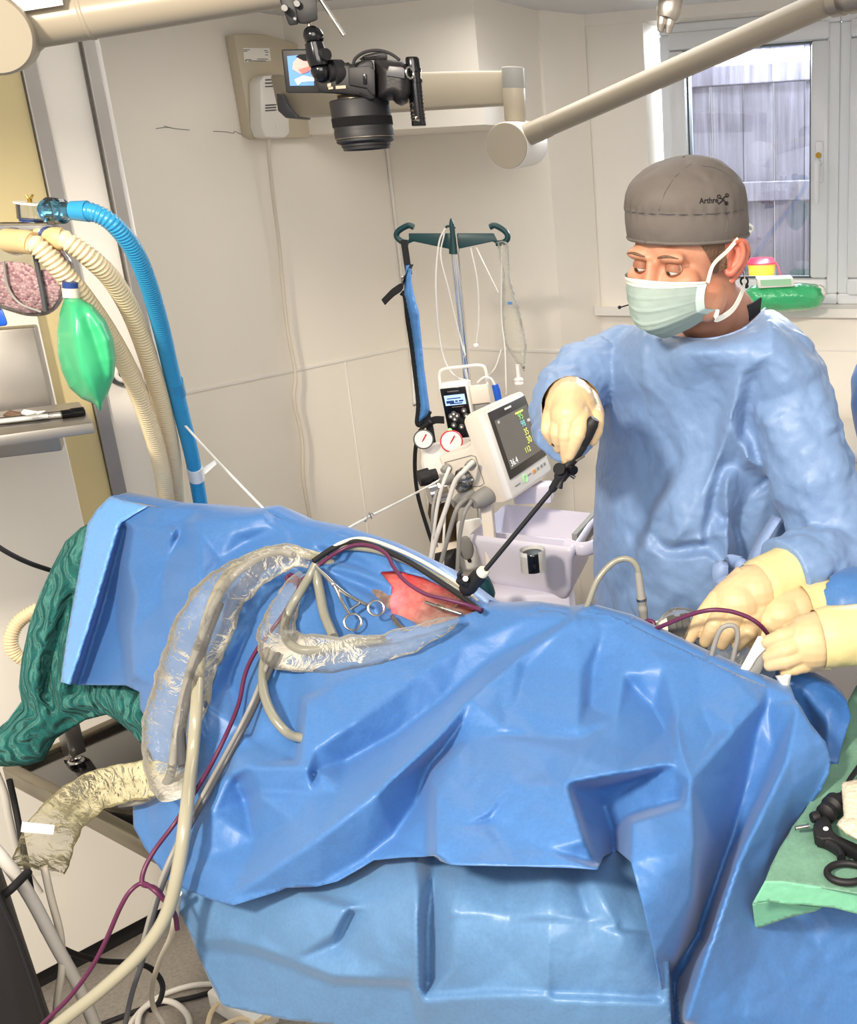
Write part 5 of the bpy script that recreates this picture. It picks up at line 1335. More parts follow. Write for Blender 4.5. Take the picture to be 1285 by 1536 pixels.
for u, v in ((.36, .5), (.24, .54), (.47, .54), (.36, .6), (.75, .46), (.28, .71), (.55, .755), (.36, .9), (.8, .56)):
    p = pf_.p(u, v, .002); mb = MB(); mb.lathe(p, p + pf_.n * .003, [(0, .0075), (.7, .007), (1, .005)], 14); B_ = part(pu, 'button', mb, M('dgrey'))
    mb = MB(); mb.lathe(p + pf_.n * .003, p + pf_.n * .0036, [(0, .0028), (1, .0028)], 10); part(B_, 'mark', mb, M('label'))
for u, v in ((.10, .80), (.10, .86)):
    p = pf_.p(u, v, .002); mb = MB(); mb.sphere(p, .0055, n=12); part(pu, 'indicator', mb, glow('led_green', '#7dff7a', 2.5))
mb = MB(); mb.tube(at(c4((356, 990), (352, 935), (376, 906), (470, 893), (572, 885), (600, 912), (612, 1000), (624, 1085)), YP + .03), .0042, n=10); part(pu, 'wire_handle', mb, M('whitep'))
mb = MB(); pprism(mb, c4((500, 995), (612, 982), (628, 1085), (508, 1098)), YP + .02, .05, .004); part(pu, 'bracket', mb, M('mwhite'))
mb = MB(); pprism(mb, c4((508, 1098), (628, 1085), (634, 1150), (520, 1165)), YP + .03, .04, .004); part(pu, 'bracket_clamp', mb, M('greyp'))
mb = MB(); mb.tube(at([(742, 577), (745, 588), (748, 603)], YP), [.009, .010, .009], n=14); b_ = single('line_clip', mb, M('bluep'), 'bright blue clip on the white line behind the monitor', 'clip')
mb = MB(); mb.tube(at([(716, 574), (726, 566), (736, 568), (742, 578)], YP), .003, n=8); part(b_, 'line', mb, M('tubew'))

# ------------------------------------------------------------------ patient monitor
c3 = cpx_(640, 560, 6.425)
TL, BL = W(724, 614, 2.22), W(769.5, 749, 2.20); TR, BR = W(785, 586, 2.42), W(829, 705, 2.40)
mf = Face(TL, TR, BL); wv = (TR - TL); fd = mf.n
mo = thing('patient_monitor', 'cream patient monitor turned right with vital signs on its screen', 'monitor', (TL + BR) / 2 + Vector((0, 0, -.12)))
def FP(u, v, d=0):      # bilinear face point
    return (TL * (1 - u) + TR * u) * (1 - v) + (BL * (1 - u) + BR * u) * v + fd * d
def fq(mb, u0, u1, v0, v1, d0, d1, bev=0):
    mb.prism([FP(u0, v0, d0), FP(u1, v0, d0), FP(u1, v1, d0), FP(u0, v1, d0)], fd * (d1 - d0), bev); return mb
mb = MB(); fq(mb, 0, 1, 0, 1, -.024, .0, .008); part(mo, 'bezel', mb, M('whitep'))
sp = c3((535, 340), (410, 385), (360, 430), (350, 470), (372, 540), (410, 640), (412, 690), (380, 720), (115, 805), (112, 830), (170, 965), (235, 1240), (720, 1255), (835, 1215))
mb = MB(); mb.prism([WPl(a, b, TL + fd * -.012, wv) for a, b in sp], wv * .97, .006); cs = part(mo, 'casing', mb, M('mwhite'))
mb = MB(); fq(mb, .06, .97, .055, .80, .0, .0022, .001); part(mo, 'screen_glass', mb, M('scr_dark'))
scm = M_('screen_grey', '#67635d', rough=.25, emit='#67635d', estr=.12)
mb = MB(); fq(mb, .13, .93, .16, .71, .0022, .003); sc = part(mo, 'screen', mb, scm, smooth=False)
def ftext(body, u, v, size, mat, nm='readout', par=None):
    o = FP(u, v, .0034); x = (FP(u + .05, v) - FP(u, v)); y = (FP(u, v - .05) - FP(u, v))
    return text_obj(nm, body, size, o, x, y, mat, par or sc, .0002)
gG, gC, gY, gW = glow('trace_green', '#8fcf6a', .5), glow('trace_cyan', '#7fc4c4', .5), glow('trace_yellow', '#d8dc6c', .6), glow('trace_white', '#e6e6e2', .5)
ftext('95', .70, .245, .024, gG); ftext('98', .70, .335, .022, gC); ftext('35', .705, .435, .022, gY); ftext('30', .705, .53, .024, gY); ftext('36.4', .24, .655, .021, gW)
ftext('112', .60, .62, .019, gY); ftext('68', .84, .60, .016, gY); ftext('1/1', .20, .195, .009, gW); ftext('100', .84, .33, .010, gW)
mb = MB(); fq(mb, .60, .80, .185, .205, .0031, .0034); part(sc, 'alarm_bar', mb, gY, smooth=False)
mb = MB(); fq(mb, .42, .58, .085, .108, .0022, .0026); part(mo, 'badge', mb, M('label'), smooth=False)
mb = MB(); fq(mb, .12, .24, .892, .902, .0002, .0008); fq(mb, .44, .52, .872, .882, .0002, .0008); part(mo, 'lettering', mb, M('inkgrey'), smooth=False)
for u, nm in ((.36, 'g'), (.60, 'o'), (.70, 'w'), (.79, 'w'), (.87, 'w')):
    mb = MB()
    if nm == 'g': mb.torus(FP(u, .885, .001), fd, .008, .0016, 20, 6)
    elif nm == 'o': fq(mb, u - .028, u + .028, .858, .90, .0, .002, .0005)
    else: fq(mb, u - .02, u + .02, .86, .895, .0, .0012, .0004)
    part(mo, 'button', mb, glow('button_green', '#98d98f', .3) if nm == 'g' else M_('orange_key', '#d8903a', rough=.5) if nm == 'o' else M('greyp'))
# connectors on the side
for (a, b, r, L_, m_) in ((590, 1170, .022, .045, 'greyp'), (425, 1170, .018, .05, 'greyp'), (445, 862, .010, .02, 'greyp'), (212, 905, .010, .02, 'greyp'), (235, 1000, .013, .03, 'greyp'), (375, 1000, .024, .02, 'clear'), (400, 1065, .015, .03, 'clear')):
    p = WPl(*c3((a, b))[0], TL, wv); d = (-wv.normalized() + Vector((-.5, 0, -.25))).normalized()
    mb = MB(); mb.lathe(p, p + d * L_, [(0, r), (.6, r * .95), (1, r * .6)], 18); part(mo, 'connector', mb, M(m_))
mb = MB(); q = [WPl(a, b, TL, wv) for a, b in c3((175, 858), (430, 790), (470, 800), (555, 1060), (520, 1085), (245, 1110))]; q = [p - wv.normalized() * .001 for p in q]
mb.tube(q + [q[0]], .0012, n=6, sm=0); part(cs, 'panel_line', mb, M('greyp'))
# sensor cables
c6 = cpx_(600, 620, 5.486)
for pts, r, m_, lab in (
    ([(600, 400), (520, 480), (450, 565), (385, 760), (310, 980), (262, 1150), (235, 1300), (225, 1420)], .0055, 'cordwhite', 'thick white sensor lead from the top socket of the monitor'),
    ([(405, 450), (360, 560), (315, 720), (285, 900), (262, 1100), (240, 1280)], .0042, 'cordwhite', 'white sensor lead from the front socket of the monitor'),
    ([(300, 640), (270, 780), (268, 960), (300, 1100)], .0038, 'cordgrey', 'short grey sensor lead looping beside the regulator'),
    ([(590, 720), (530, 820), (492, 1000), (476, 1200), (466, 1440)], .0048, 'cordgrey', 'grey sensor lead from the lowest monitor socket'),
    ([(540, 710), (470, 780), (410, 960), (345, 1200), (312, 1360), (300, 1440)], .0052, 'cordgrey', 'grey sensor lead from the second lowest monitor socket'),
    ([(370, 780), (362, 960), (352, 1180), (358, 1380)], .0030, 'cordwhite', 'thin white sensor lead hanging straight down under the monitor')):
    mb = MB(); mb.tube([W(a, b, 2.16 if i else 2.19) for i, (a, b) in enumerate(c6(*pts))], r, n=10); single('sensor_lead', mb, M(m_), lab, 'cable', 'sensor leads under the monitor')

# ------------------------------------------------------------------ monitor trolley with its tray
tr = thing('monitor_trolley', 'lilac-white trolley with an open tray under the patient monitor', 'trolley', Vector((W(790, 900, 2.3).x, 2.3, 0)))
zr = .985
rimc = [WZ(a, b, zr) for a, b in ((704, 803), (858, 823), (893, 771), (757, 757))]
cen = sum(rimc, Vector()) / 4
def rrect(cs_, z, ins, n=6, r=.02):
    pts = [Vector((c.x, c.y, z)) + ((Vector((cen.x, cen.y, z)) - Vector((c.x, c.y, z))).normalized() * ins * 1.35) for c in cs_]; out = []
    for i in range(4):
        a, b, c = pts[i - 1], pts[i], pts[(i + 1) % 4]; da = (a - b).normalized() * r; dc = (c - b).normalized() * r
        for k in range(n + 1):
            t = k / n; out.append((b + da) * (1 - t) ** 2 + b * 2 * t * (1 - t) + (b + dc) * t * t)
    return out
mb = MB(); mb.grid([rrect(rimc, .845, .045), rrect(rimc, .848, .035), rrect(rimc, .88, .016), rrect(rimc, zr - .03, .004), rrect(rimc, zr - .012, -.004), rrect(rimc, zr, -.002), rrect(rimc, zr + .002, .002), rrect(rimc, zr - .012, .008), rrect(rimc, .90, .02), rrect(rimc, .895, .03)])
part(tr, 'tray', mb, M('tray'), angle=60)
# inner step and divider
a, b = WZ(726, 797, .965), WZ(862, 812, .965)
mb = MB(); mb.prism([a, b, Vector((b.x, b.y, .90)), Vector((a.x, a.y, .90))], (0, .006, 0)); part(tr, 'divider', mb, M('tray'), smooth=False)
# push handle at the right end
hp = [WZ(a_, b_, .975) for a_, b_ in ((850, 818), (872, 824), (893, 818), (899, 800), (896, 776))]
mb = MB(); mb.tube(hp, .017, n=12, flat=.6); part(tr, 'handle', mb, M('tray'))
mb = MB(); g_ = [WZ(*q, .968) for q in ((862, 815), (884, 790), (896, 775))]; mb.ribbon(g_, (0, 0, 1), .045, .012); part(tr, 'grip', mb, M('greyp'))
# cup holder
cc = W(799, 836, 2.04); n_ = 20; rings = []
ax_ = Vector((0, 0, 1)); vv = (CAMP - cc); vv.z = 0; vv.normalize(); a0 = atan2(vv.y, vv.x)
for z in (-.03, .018):
    rings.append([cc + Vector((cos(a0 + .45 + (2 * pi - .9) * j / n_) * .027, sin(a0 + .45 + (2 * pi - .9) * j / n_) * .027, z)) for j in range(n_ + 1)])
mb = MB(); mb.grid(rings, closed=False, caps=False); bmesh.ops.solidify(mb.bm, geom=mb.bm.faces[:], thickness=.004); CH = part(tr, 'cup_holder', mb, M('whitep'))
mb = MB(); mb.lathe(cc + Vector((0, 0, -.03)), cc + Vector((0, 0, .012)), [(0, .02), (.9, .0225), (1, .02)], 24); part(CH, 'insert', mb, M('blackg'))
mb = MB(); zb_ = .845; cb = W(795, 900, 2.22); mb.box(Vector((cb.x, cb.y, .46)), (.20, .10, .80), None, .012); part(tr, 'column', mb, M('tray'))
mb = MB(); mb.box(Vector((cb.x, cb.y, .06)), (.42, .34, .05), None, .015); part(tr, 'base', mb, M('tray'))
pm = W(732, 778, 2.24); mb = MB(); mb.box(Vector((pm.x, pm.y, pm.z - .03)), (.026, .03, .16), None, .003); part(tr, 'upright', mb, M('mwhite'))
mb = MB(); mb.box((BL + BR) / 2 + Vector((-.01, .05, -.035)), (.09, .05, .045), None, .006); part(tr, 'mount', mb, M('tray'))

# ------------------------------------------------------------------ gas cylinder with regulator behind the monitor
gc = thing('gas_cylinder', 'gas cylinder with two dial gauges behind the patient monitor', 'gas cylinder', Vector((W(665, 850, 2.5).x, 2.5, 0)))
YG = 2.46
def dial(px, py, r, par, rim='dgrey'):
    p = W(px, py, YG); d = (CAMP - p).normalized(); R_ = r * mpp(p)
    mb = MB(); mb.lathe(p - d * .02, p, [(0, R_), (.9, R_), (1, R_ * .95)], 28); g = part(par, 'gauge', mb, M(rim))
    mb = MB(); mb.lathe(p, p + d * .001, [(0, R_ * .86), (1, R_ * .86)], 28); part(g, 'face', mb, M('label'))
    mb = MB(); s_ = Vector((.5, 0, .8)).normalized(); mb.tube([p + d * .002 - s_ * R_ * .3, p + d * .002 + s_ * R_ * .6], .0016, n=6, sm=0); part(g, 'needle', mb, M('red'))
dial(635, 659, 15, gc); dial(677, 662, 17, gc, 'red')
p = W(662, 692, 2.50); d = (CAMP - p).normalized()
mb = MB(); mb.lathe(p - d * .03, p, [(0, .05), (.8, .05), (1, .044)], 32); part(gc, 'flow_dial', mb, M('whitep'))
mb = MB(); mb.lathe(W(655, 712, 2.44), W(628, 718, 2.42), [(0, .016), (.4, .016), (.42, .022), (1, .020)], 18); part(gc, 'knob', mb, M('black'))
mb = MB(); mb.lathe(W(668, 736, 2.42), W(643, 742, 2.40), [(0, .03), (.5, .03), (.55, .027), (1, .024)], 24); part(gc, 'cap', mb, M('chrome'))
mb = MB(); a = W(662, 745, 2.47); mb.lathe(Vector((a.x, a.y, a.z)), Vector((a.x, a.y, a.z - .11)), [(0, .03), (.35, .038), (.6, .034), (.8, .028), (1, .036)], 24); part(gc, 'valve', mb, M_('bronze_valve', '#4a3a22', rough=.35, metal=.7))
mb = MB(); zt_ = a.z - .11; mb.lathe(Vector((a.x, a.y, zt_)), Vector((a.x, a.y, .02)), [(0, .03), (.06, .05), (.10, .066), (1, .068)], 28); part(gc, 'body', mb, M('mwhite'))
single('black_glove_bag', puff([(652, 830), (684, 822), (690, 850), (684, 872), (690, 905), (640, 900), (648, 866)], const(2.36), Noise2(.006, 14, 3), .03, step=4), M('black'), 'dark bag hanging in front of the gas cylinder, half hidden by the drape', 'bag')
# white boxed unit with an oval recess beside the tray
bu = thing('vacuum_unit', 'white boxed unit with an oval recess between gas cylinder and tray', 'box unit', W(700, 830, 2.42))
mb = MB(); pprism(mb, [(684, 782), (722, 776), (728, 850), (694, 858), (686, 846)], 2.40, .10, .008); part(bu, 'case', mb, M('whitep'))
mb = MB(); p = W(699, 822, 2.397); mb.sphere(p, 1, (.018, .006, .032), None, 20); part(bu, 'recess', mb, M('greyp'))
mb = MB(); p = W(704, 841, 2.396); mb.sphere(p, .005, n=10); part(bu, 'socket', mb, M('blackg'))
single('teal_grip', MB().tube(at([(722, 868), (727, 890), (724, 915)], 2.0), [.016, .022, .014], n=14), M('tealp'), 'dark teal handle standing just behind the trocar', 'handle')
# ------------------------------------------------------------------ surgical light arm at the top left
la = thing('surgical_light_arm', 'thick beige tubular lamp arm crossing the top left corner', 'lamp arm', W(40, 40, 1.42))
A0, A1 = W(20, 43, 1.42), W(520, -38, 1.50); ad = (A1 - A0).normalized()
mb = MB(); mb.cyl(A0, A1, .0262, n=40); part(la, 'tube', mb, M('beige'))
k0 = A0 + ad * .085; mb = MB(); mb.lathe(k0, k0 + ad * .006, [(0, .0262), (.2, .0272), (.8, .0272), (1, .0262)], 40); part(la, 'collar', mb, M('beige'))
k0 = A0 + ad * .012; mb = MB(); mb.lathe(k0, k0 + ad * .014, [(0, .030), (.5, .030), (1, .0265)], 40); part(la, 'flange', mb, M('beige'))
dc = W(-14, 50, 1.37); dd = (CAMP - dc).normalized(); dd = (dd + Vector((-.15, 0, 0))).normalized()
mb = MB(); mb.lathe(dc - dd * .07, dc + dd * .01, [(0, .046), (.9, .047), (.97, .046), (1, .044)], 48); part(la, 'joint', mb, M('beige'))
mb = MB(); q = W(53, 3, 1.395); mb.box(q, (.062, .002, .016), (ad, ad.cross(ZV).normalized(), ZV), 0); part(la, 'label', mb, M('label'), label='white paper label')
# ------------------------------------------------------------------ clamp and ball arm holding the camera
cl_ = cpx_(400, 0, 4.942); YK = 1.30
ca = thing('camera_clamp', 'black clamp with a double ball arm hanging from the lamp arm', 'clamp', W(450, 20, YK))
mb = MB(); pprism(mb, cl_((88, -20), (165, 190), (235, 182), (235, 60), (200, -20)), YK, .03, .002); J1 = part(ca, 'jaw', mb, M('black'))
mb = MB(); pprism(mb, cl_((195, -20), (232, 175), (292, 178), (378, 148), (368, -20)), YK - .006, .04, .002); J2 = part(ca, 'jaw', mb, M('black'))
for a, b, r in ((132, 58, 5.5), (222, 26, 5.5), (208, 138, 2.6)):
    p = W(*cl_((a, b))[0], YK - .009); d = (CAMP - p).normalized(); mb = MB(); mb.lathe(p - d * .004, p + d * .004, [(0, r * mpp(p)), (.8, r * mpp(p)), (1, r * mpp(p) * .8)], 18); part(ca, 'screw', mb, M('steel'))
mb = MB(); mb.cyl(W(*cl_((395, -10))[0], YK), W(*cl_((572, 264))[0], YK), .0022, n=10); part(ca, 'lever_rod', mb, M('steel'))
mb = MB(); mb.cyl(W(*cl_((305, 155))[0], YK), W(*cl_((322, 215))[0], YK), .0026, n=12); part(ca, 'stud', mb, M('gold'))
for a, b in ((346, 270), (402, 530)):
    p = W(*cl_((a, b))[0], YK); mb = MB(); mb.sphere(p, 74 / 4.942 * mpp(p), n=28); part(ca, 'ball_joint', mb, M('blackg'))
a, b = W(*cl_((350, 320))[0], YK - .002), W(*cl_((392, 490))[0], YK - .002); mb = MB(); mb.lathe(a, b, [(0, .0105), (.3, .0112), (.7, .0125), (1, .0115)], 24); part(ca, 'arm', mb, M('blackg'))
a = W(*cl_((410, 405))[0], YK - .006); mb = MB(); mb.lathe(a, W(*cl_((445, 402))[0], YK - .012), [(0, .007), (1, .0065)], 14); part(ca, 'knob', mb, M('black'))
a, b = W(*cl_((450, 540))[0], YK), W(*cl_((560, 540))[0], YK + .012); mb = MB(); mb.lathe(a, b, [(0, .010), (.3, .010), (.32, .0145), (1, .0145)], 24); part(ca, 'mount_plate', mb, M('black'))
# ------------------------------------------------------------------ the camera pointing down
cm = thing('digital_camera', 'black digital camera hung from the lamp arm with its lens pointing down', 'camera', W(545, 120, YK))
mb = MB(); pprism(mb, cl_((345, 592), (400, 530), (470, 478), (600, 458), (624, 488), (700, 446), (790, 440), (810, 740), (760, 745), (690, 712), (500, 694), (382, 690)), YK, .075, .005); part(cm, 'body', mb, M('black'))
gro = cl_((795, 438), (900, 440), (1000, 448), (1055, 480), (1078, 560), (1078, 690), (1048, 762), (1000, 786), (960, 770), (935, 745), (880, 752), (805, 730))
part(cm, 'grip', puff(gro, const(YK + .035), flatfield(), .045, edge=.35, step=3), M('blacksoft'), angle=180)
mb = MB(); pprism(mb, cl_((604, 500), (760, 488), (800, 520), (804, 700), (780, 706), (740, 655), (608, 630)), YK - .003, .006, .001); bd = part(cm, 'battery_door', mb, M('black'))
mb = MB(); pprism(mb, cl_((712, 548), (736, 546), (738, 622), (714, 624)), YK - .005, .004, .0005); part(bd, 'latch', mb, M('blackg'))
mb = MB(); pprism(mb, cl_((882, 560), (905, 488), (1005, 498), (1022, 512), (1020, 582)), YK - .012, .004, .0005); part(cm, 'port_cover', mb, M('dgrey'))
mb = MB()
for q in (((510, 637), (585, 632), (587, 655), (512, 660)), ((448, 622), (475, 614), (477, 640), (450, 646)), ((455, 648), (490, 642), (492, 660), (458, 664))): pprism(mb, cl_(*q), YK - .0012, .001)
part(cm, 'label', mb, M('gold'), label='pale printed label', smooth=False)
mb = MB(); pprism(mb, cl_((690, 440), (712, 412), (815, 385), (890, 385), (898, 445), (700, 448)), YK + .03, .03, .003); part(cm, 'hot_shoe', mb, M('black'))
mb = MB(); mb.tube(at(cl_((638, 480), (660, 430), (730, 385), (830, 374), (920, 400), (985, 446)), YK - .004), .0018, n=8); part(cm, 'strap_cord', mb, M('blackr'))
p = W(*cl_((1060, 540))[0], YK - .006); mb = MB(); mb.torus(p, (1, -.6, 0), .006, .0012, 18, 6, u=(0, 0, 1)); part(cm, 'strap_ring', mb, M('steel'))
# lens
l0, l1 = W(*cl_((672, 676))[0], YK + .035), W(*cl_((742, 1108))[0], YK + .035); lx = l1 - l0; q = mpp(l1) / 4.942
mb = MB(); mb.lathe(l0, l0 + lx * .16, [(0, 150 * q), (.35, 150 * q), (.4, 146 * q), (.5, 150 * q), (1, 158 * q)], 48); part(cm, 'lens_mount', mb, M('gold'), label='brassy lens mount ring')
mb = MB(); mb.lathe(l0, l1, [(.15, 205 * q), (.17, 212 * q), (.42, 211 * q), (.43, 213 * q), (.60, 213 * q), (.61, 209 * q), (.66, 209 * q), (.67, 212 * q), (.80, 212 * q), (.802, 205 * q), (.86, 206 * q), (.88, 196 * q), (.90, 176 * q), (.94, 176 * q), (.95, 168 * q), (1, 166 * q), (.995, 150 * q), (.90, 120 * q)], 56); LN = part(cm, 'lens', mb, M('black'))
mb = MB(); mb.lathe(l0 + lx * .798, l0 + lx * .806, [(0, 213.5 * q), (1, 213.5 * q)], 56); part(LN, 'ring', mb, M('gold'))
mb = MB(); mb.lathe(l0 + lx * .45, l0 + lx * .60, [(0, 214 * q)] + [(i / 40, (214 + (2.5 if i % 2 else 0)) * q) for i in range(1, 40)] + [(1, 214 * q)], 56); part(LN, 'focus_ring', mb, M('blackr'))
bvl = None
# flip-out screen
sf = [W(*p, YK + .03) for p in cl_((108, 366), (445, 360), (470, 690), (145, 690))]
mb = MB(); mb.prism(sf, (sf[0] - CAMP).normalized() * .012, .002); SF = part(cm, 'flip_screen', mb, M('black'))
def scr(pts, m_, d=.0006, nm='screen_image'):
    mb = MB(); P = [W(*p, YK + .03) for p in cl_(*pts)]; P = [p + (CAMP - p).normalized() * d for p in P]; mb.prism(P, (P[0] - CAMP).normalized() * .0003); part(SF, nm, mb, m_, smooth=False)
scr([(150, 416), (330, 400), (352, 634), (172, 636)], glow('screen_blue', '#4d7db8', .35))
scr([(196, 462), (232, 424), (300, 410), (330, 480), (322, 520), (250, 546), (190, 512)], glow('screen_pink', '#d98c86', .4), .0012, 'screen_patch')
scr([(232, 515), (322, 490), (310, 530), (262, 548)], glow('screen_red', '#e85a55', .5), .0018, 'screen_glow')
scr([(215, 420), (240, 404), (320, 398), (330, 455), (270, 450)], M('blackg'), .0018, 'screen_dark')
scr([(205, 590), (270, 560), (350, 575), (352, 600), (260, 606), (230, 632)], glow('screen_white', '#c9d3dc', .4), .0012, 'screen_highlight')
# ribbed black torch clipped on its right
to = thing('black_torch', 'ribbed black cylinder clipped upright to the right side of the camera', 'torch', W(630, 140, YK))
t0, t1 = W(*cl_((1076, 424))[0], YK + .02), W(*cl_((1128, 934))[0], YK + .02); tx = t1 - t0; rr = 52 / 4.942 * mpp(t0)
prof = [(0, rr * .85), (.02, rr * .95), (.16, rr)] + [(.16, rr * 1.12), (.21, rr * 1.14), (.22, rr), (.31, rr), (.315, rr * 1.14), (.37, rr * 1.14), (.375, rr)]
for i in range(8): t = .48 + .055 * i; prof += [(t, rr), (t + .004, rr * 1.05), (t + .026, rr * 1.05), (t + .03, rr)]
prof += [(.93, rr), (.985, rr * 1.04), (1, rr * .95)]
mb = MB(); mb.lathe(t0, t1, prof, 28); TB = part(to, 'barrel', mb, M('blackg'))
bt = bvh_of(TB.data)
mes = [print_on(bt, 'CE', 621.5, 178.5, 8.5, -pi / 2 * 0 + .1, bold=.01), print_on(bt, '8', 617.5, 166, 7, -1.5, bold=.01), print_on(bt, 'O', 617, 156.5, 7, -1.5, bold=.01), print_on(bt, 'S', 619, 172, 6, -1.5, bold=.01)]
part(TB, 'lettering', join_me(MB(), mes), M('gold'), smooth=False)

# ------------------------------------------------------------------ X-ray arm on the left wall
xa = thing('x_ray_arm', 'cream jointed X-ray arm reaching from its wall bracket to a round elbow', 'wall arm', WPl(400, 130, cAB, nA))
aN = -nA                                       # into the room
def onA(px, py, d=0.0): return WPl(px, py, cAB + aN * d, nA)
mb = MB(); mb.prism([onA(*p, .045) for p in ((351, 52), (374, 50), (398, 52), (446, 66), (470, 90), (470, 206), (386, 208), (377, 203))], nA * .044, .004); part(xa, 'wall_plate', mb, M('beigel'))
mb = MB(); mb.prism([onA(*p, .10) for p in ((390, 122), (396, 113), (430, 110), (436, 200), (428, 207), (398, 206), (392, 190))], nA * .055, .008); CB = part(xa, 'cover', mb, M('whitep'))
for v in (120, 125, 130, 158, 162, 166):
    mb = MB(); mb.tube([onA(398, v, .1015), onA(414, v - 1, .1015)], .0016, n=6, sm=0); part(CB, 'vent_slot', mb, M('dgrey'))
mb = MB(); mb.sphere(onA(415, 190, .101), .004, n=10); part(CB, 'lamp', mb, M('label'))
mb = MB(); mb.prism([onA(*p, .0465) for p in ((364.5, 72), (404, 72), (406.5, 91), (366.5, 93))], nA * .001); LB = part(xa, 'label', mb, M('label'), label='white printed rating label', smooth=False)
mb = MB()
for u0, u1, v in ((365.5, 375, 74.3), (365.7, 371, 76.5), (369.5, 377, 89.2), (373, 399, 91), (386, 402, 88.3), (396, 401, 75.5), (398, 403, 78), (398, 402, 82)): mb.prism([onA(u0, v, .0475), onA(u1, v, .0475), onA(u1, v + .8, .0475), onA(u0, v + .8, .0475)], nA * .0008)
mb.prism([onA(*p, .0475) for p in ((367.5, 91.5), (369.5, 89), (369.5, 91.8))], nA * .0008)
part(LB, 'lettering', mb, M('ink'), smooth=False)
mb = MB(); P = [W(404, 112, 3.02), W(757, 105, 2.60), W(757, 156, 2.60), W(430, 176, 3.0), W(414, 160, 3.02)]; mb.prism(P, Vector((.01, .07, 0)), .008); part(xa, 'upper_arm', mb, M('beige'))
mb = MB(); P = [W(414, 140, 2.99), W(424, 143, 2.98), W(432, 160, 2.975), W(445, 174, 2.97), (W(444, 178, 2.97)), W(428, 177, 2.985), W(416, 166, 2.99)]; mb.prism(P, Vector((.01, .085, 0)), .003); part(xa, 'end_cap', mb, M('dgrey'))
k0, k1 = W(769, 101, 2.58), W(773, 186, 2.58); kr = 16.5 * mpp(k0)
mb = MB(); mb.lathe(k0, k1, [(.34, kr), (.36, kr * 1.02), (.93, kr * .98), (.95, kr * .9), (1, kr * .88)], 32); part(xa, 'knuckle', mb, M('beige'))
mb = MB(); mb.lathe(k0, k0.lerp(k1, .38), [(0, kr * .95), (.04, kr * 1.02), (.95, kr * 1.04), (1, kr)], 32); part(xa, 'knuckle_cap', mb, M('greyp'))
e0, e1 = W(786, 216, 2.60), W(760, 219, 2.50); er = 32 * mpp(e0)
mb = MB(); mb.lathe(e0, e1, [(-.25, er * .8), (-.2, er), (.95, er * 1.02), (1, er)], 44); EJ = part(xa, 'elbow', mb, M('whitep'))
mb = MB(); mb.lathe(e0.lerp(e1, .99), e0.lerp(e1, 1.03), [(0, er * .985), (1, er * .97)], 44); part(EJ, 'cap', mb, M('beige'))
p0, p1 = W(790, 203, 2.52), W(1255, -3, 1.95); pd = (p1 - p0).normalized()
mb = MB(); mb.cyl(p0, p1, .0225, .0225, n=36); FA = part(xa, 'forearm', mb, M('beige'))
mb = MB(); mb.lathe(p0 - pd * .01, p0 + pd * .08, [(0, .024), (.2, .0245), (.96, .0238), (1, .0226)], 36); part(xa, 'forearm_collar', mb, M('beige'))
mb = MB(); s0 = W(1012, 93, 2.20); s1 = W(1044, 78, 2.17); mb.tube([s0, s1], .0045, n=10, sm=0, flat=.7); part(FA, 'cover_strip', mb, M('beige'))
mb = MB(); mb.lathe(W(1250, 2, 1.955), W(1300, -10, 1.90), [(0, .026), (.3, .026), (.31, .020), (.5, .020), (.52, .027), (1, .027)], 30); part(xa, 'end_joint', mb, M('steelb'))
# hanging cord
mb = MB(); mb.tube([onA(a, b, d) for a, b, d in ((404, 206, .07), (403, 230, .07), (409, 290, .06), (419, 370, .05), (425, 440, .05), (432, 500, .05), (443, 560, .05), (441, 600, .05), (453, 660, .05), (455, 720, .05), (468, 800, .05), (478, 900, .05))], .0056, n=10); single('wall_cable', mb, M('cord'), 'cream cord hanging down the wall from the X-ray arm bracket', 'cord')
# old scuffs in the paint
for pts in (((234, 193), (250, 191), (262, 193), (284, 195)), ((246, 189), (262, 193)), ((320, 197), (340, 198), (350, 200), (352, 197), (360, 201), (372, 204))):
    mb = MB(); mb.tube([onA(a, b, .001) for a, b in pts], .0011, n=5, sm=3); o = struct('trim_%d' % (10 + len([x for x in COL.objects if x.name.startswith('trim_1') and len(x.name) == 7])), mb, M('greyp'))
# ------------------------------------------------------------------ lamp head above the window
lh = thing('surgical_lamp_head', 'beige surgical lamp head with its sterile handle at the top edge', 'lamp', W(992, -14, 1.36))
hc = W(992, -17, 1.36); hr = 92 * mpp(hc)
mb = MB(); mb.lathe(hc + Vector((0, 0, .05)), hc, [(0, hr * .5), (.4, hr * .92), (.8, hr), (1, hr * .98)], 48); part(lh, 'housing', mb, M('beige'))
mb = MB(); mb.lathe(hc + Vector((0, 0, .001)), hc - Vector((0, 0, .004)), [(0, hr * .9), (1, hr * .86)], 48); mb2 = MB(); mb2.cyl(hc + Vector((0, 0, .045)), Vector((hc.x, hc.y, 2.262)), .02, n=24); part(lh, 'stem', mb2, M('beige'))
part(lh, 'diffuser', mb, M('label'))
a, b = W(1010, -14, 1.35), W(999, 30, 1.34); mb = MB(); mb.lathe(a, b, [(0, .013), (.3, .0145), (.7, .0145), (.85, .013), (1, .010)], 28); HD = part(lh, 'handle', mb, M('steelb'))
for (x0, y0, x1, y1) in ((993, 26, 990, 47), (1006, 26, 1001, 50)):
    mb = MB(); mb.tube([W(x0, y0, 1.34), W((x0 + x1) / 2, (y0 + y1) / 2, 1.34), W(x1, y1, 1.34)], [.0058, .0055, .0035], n=12); part(HD, 'prong', mb, M('steelb'))
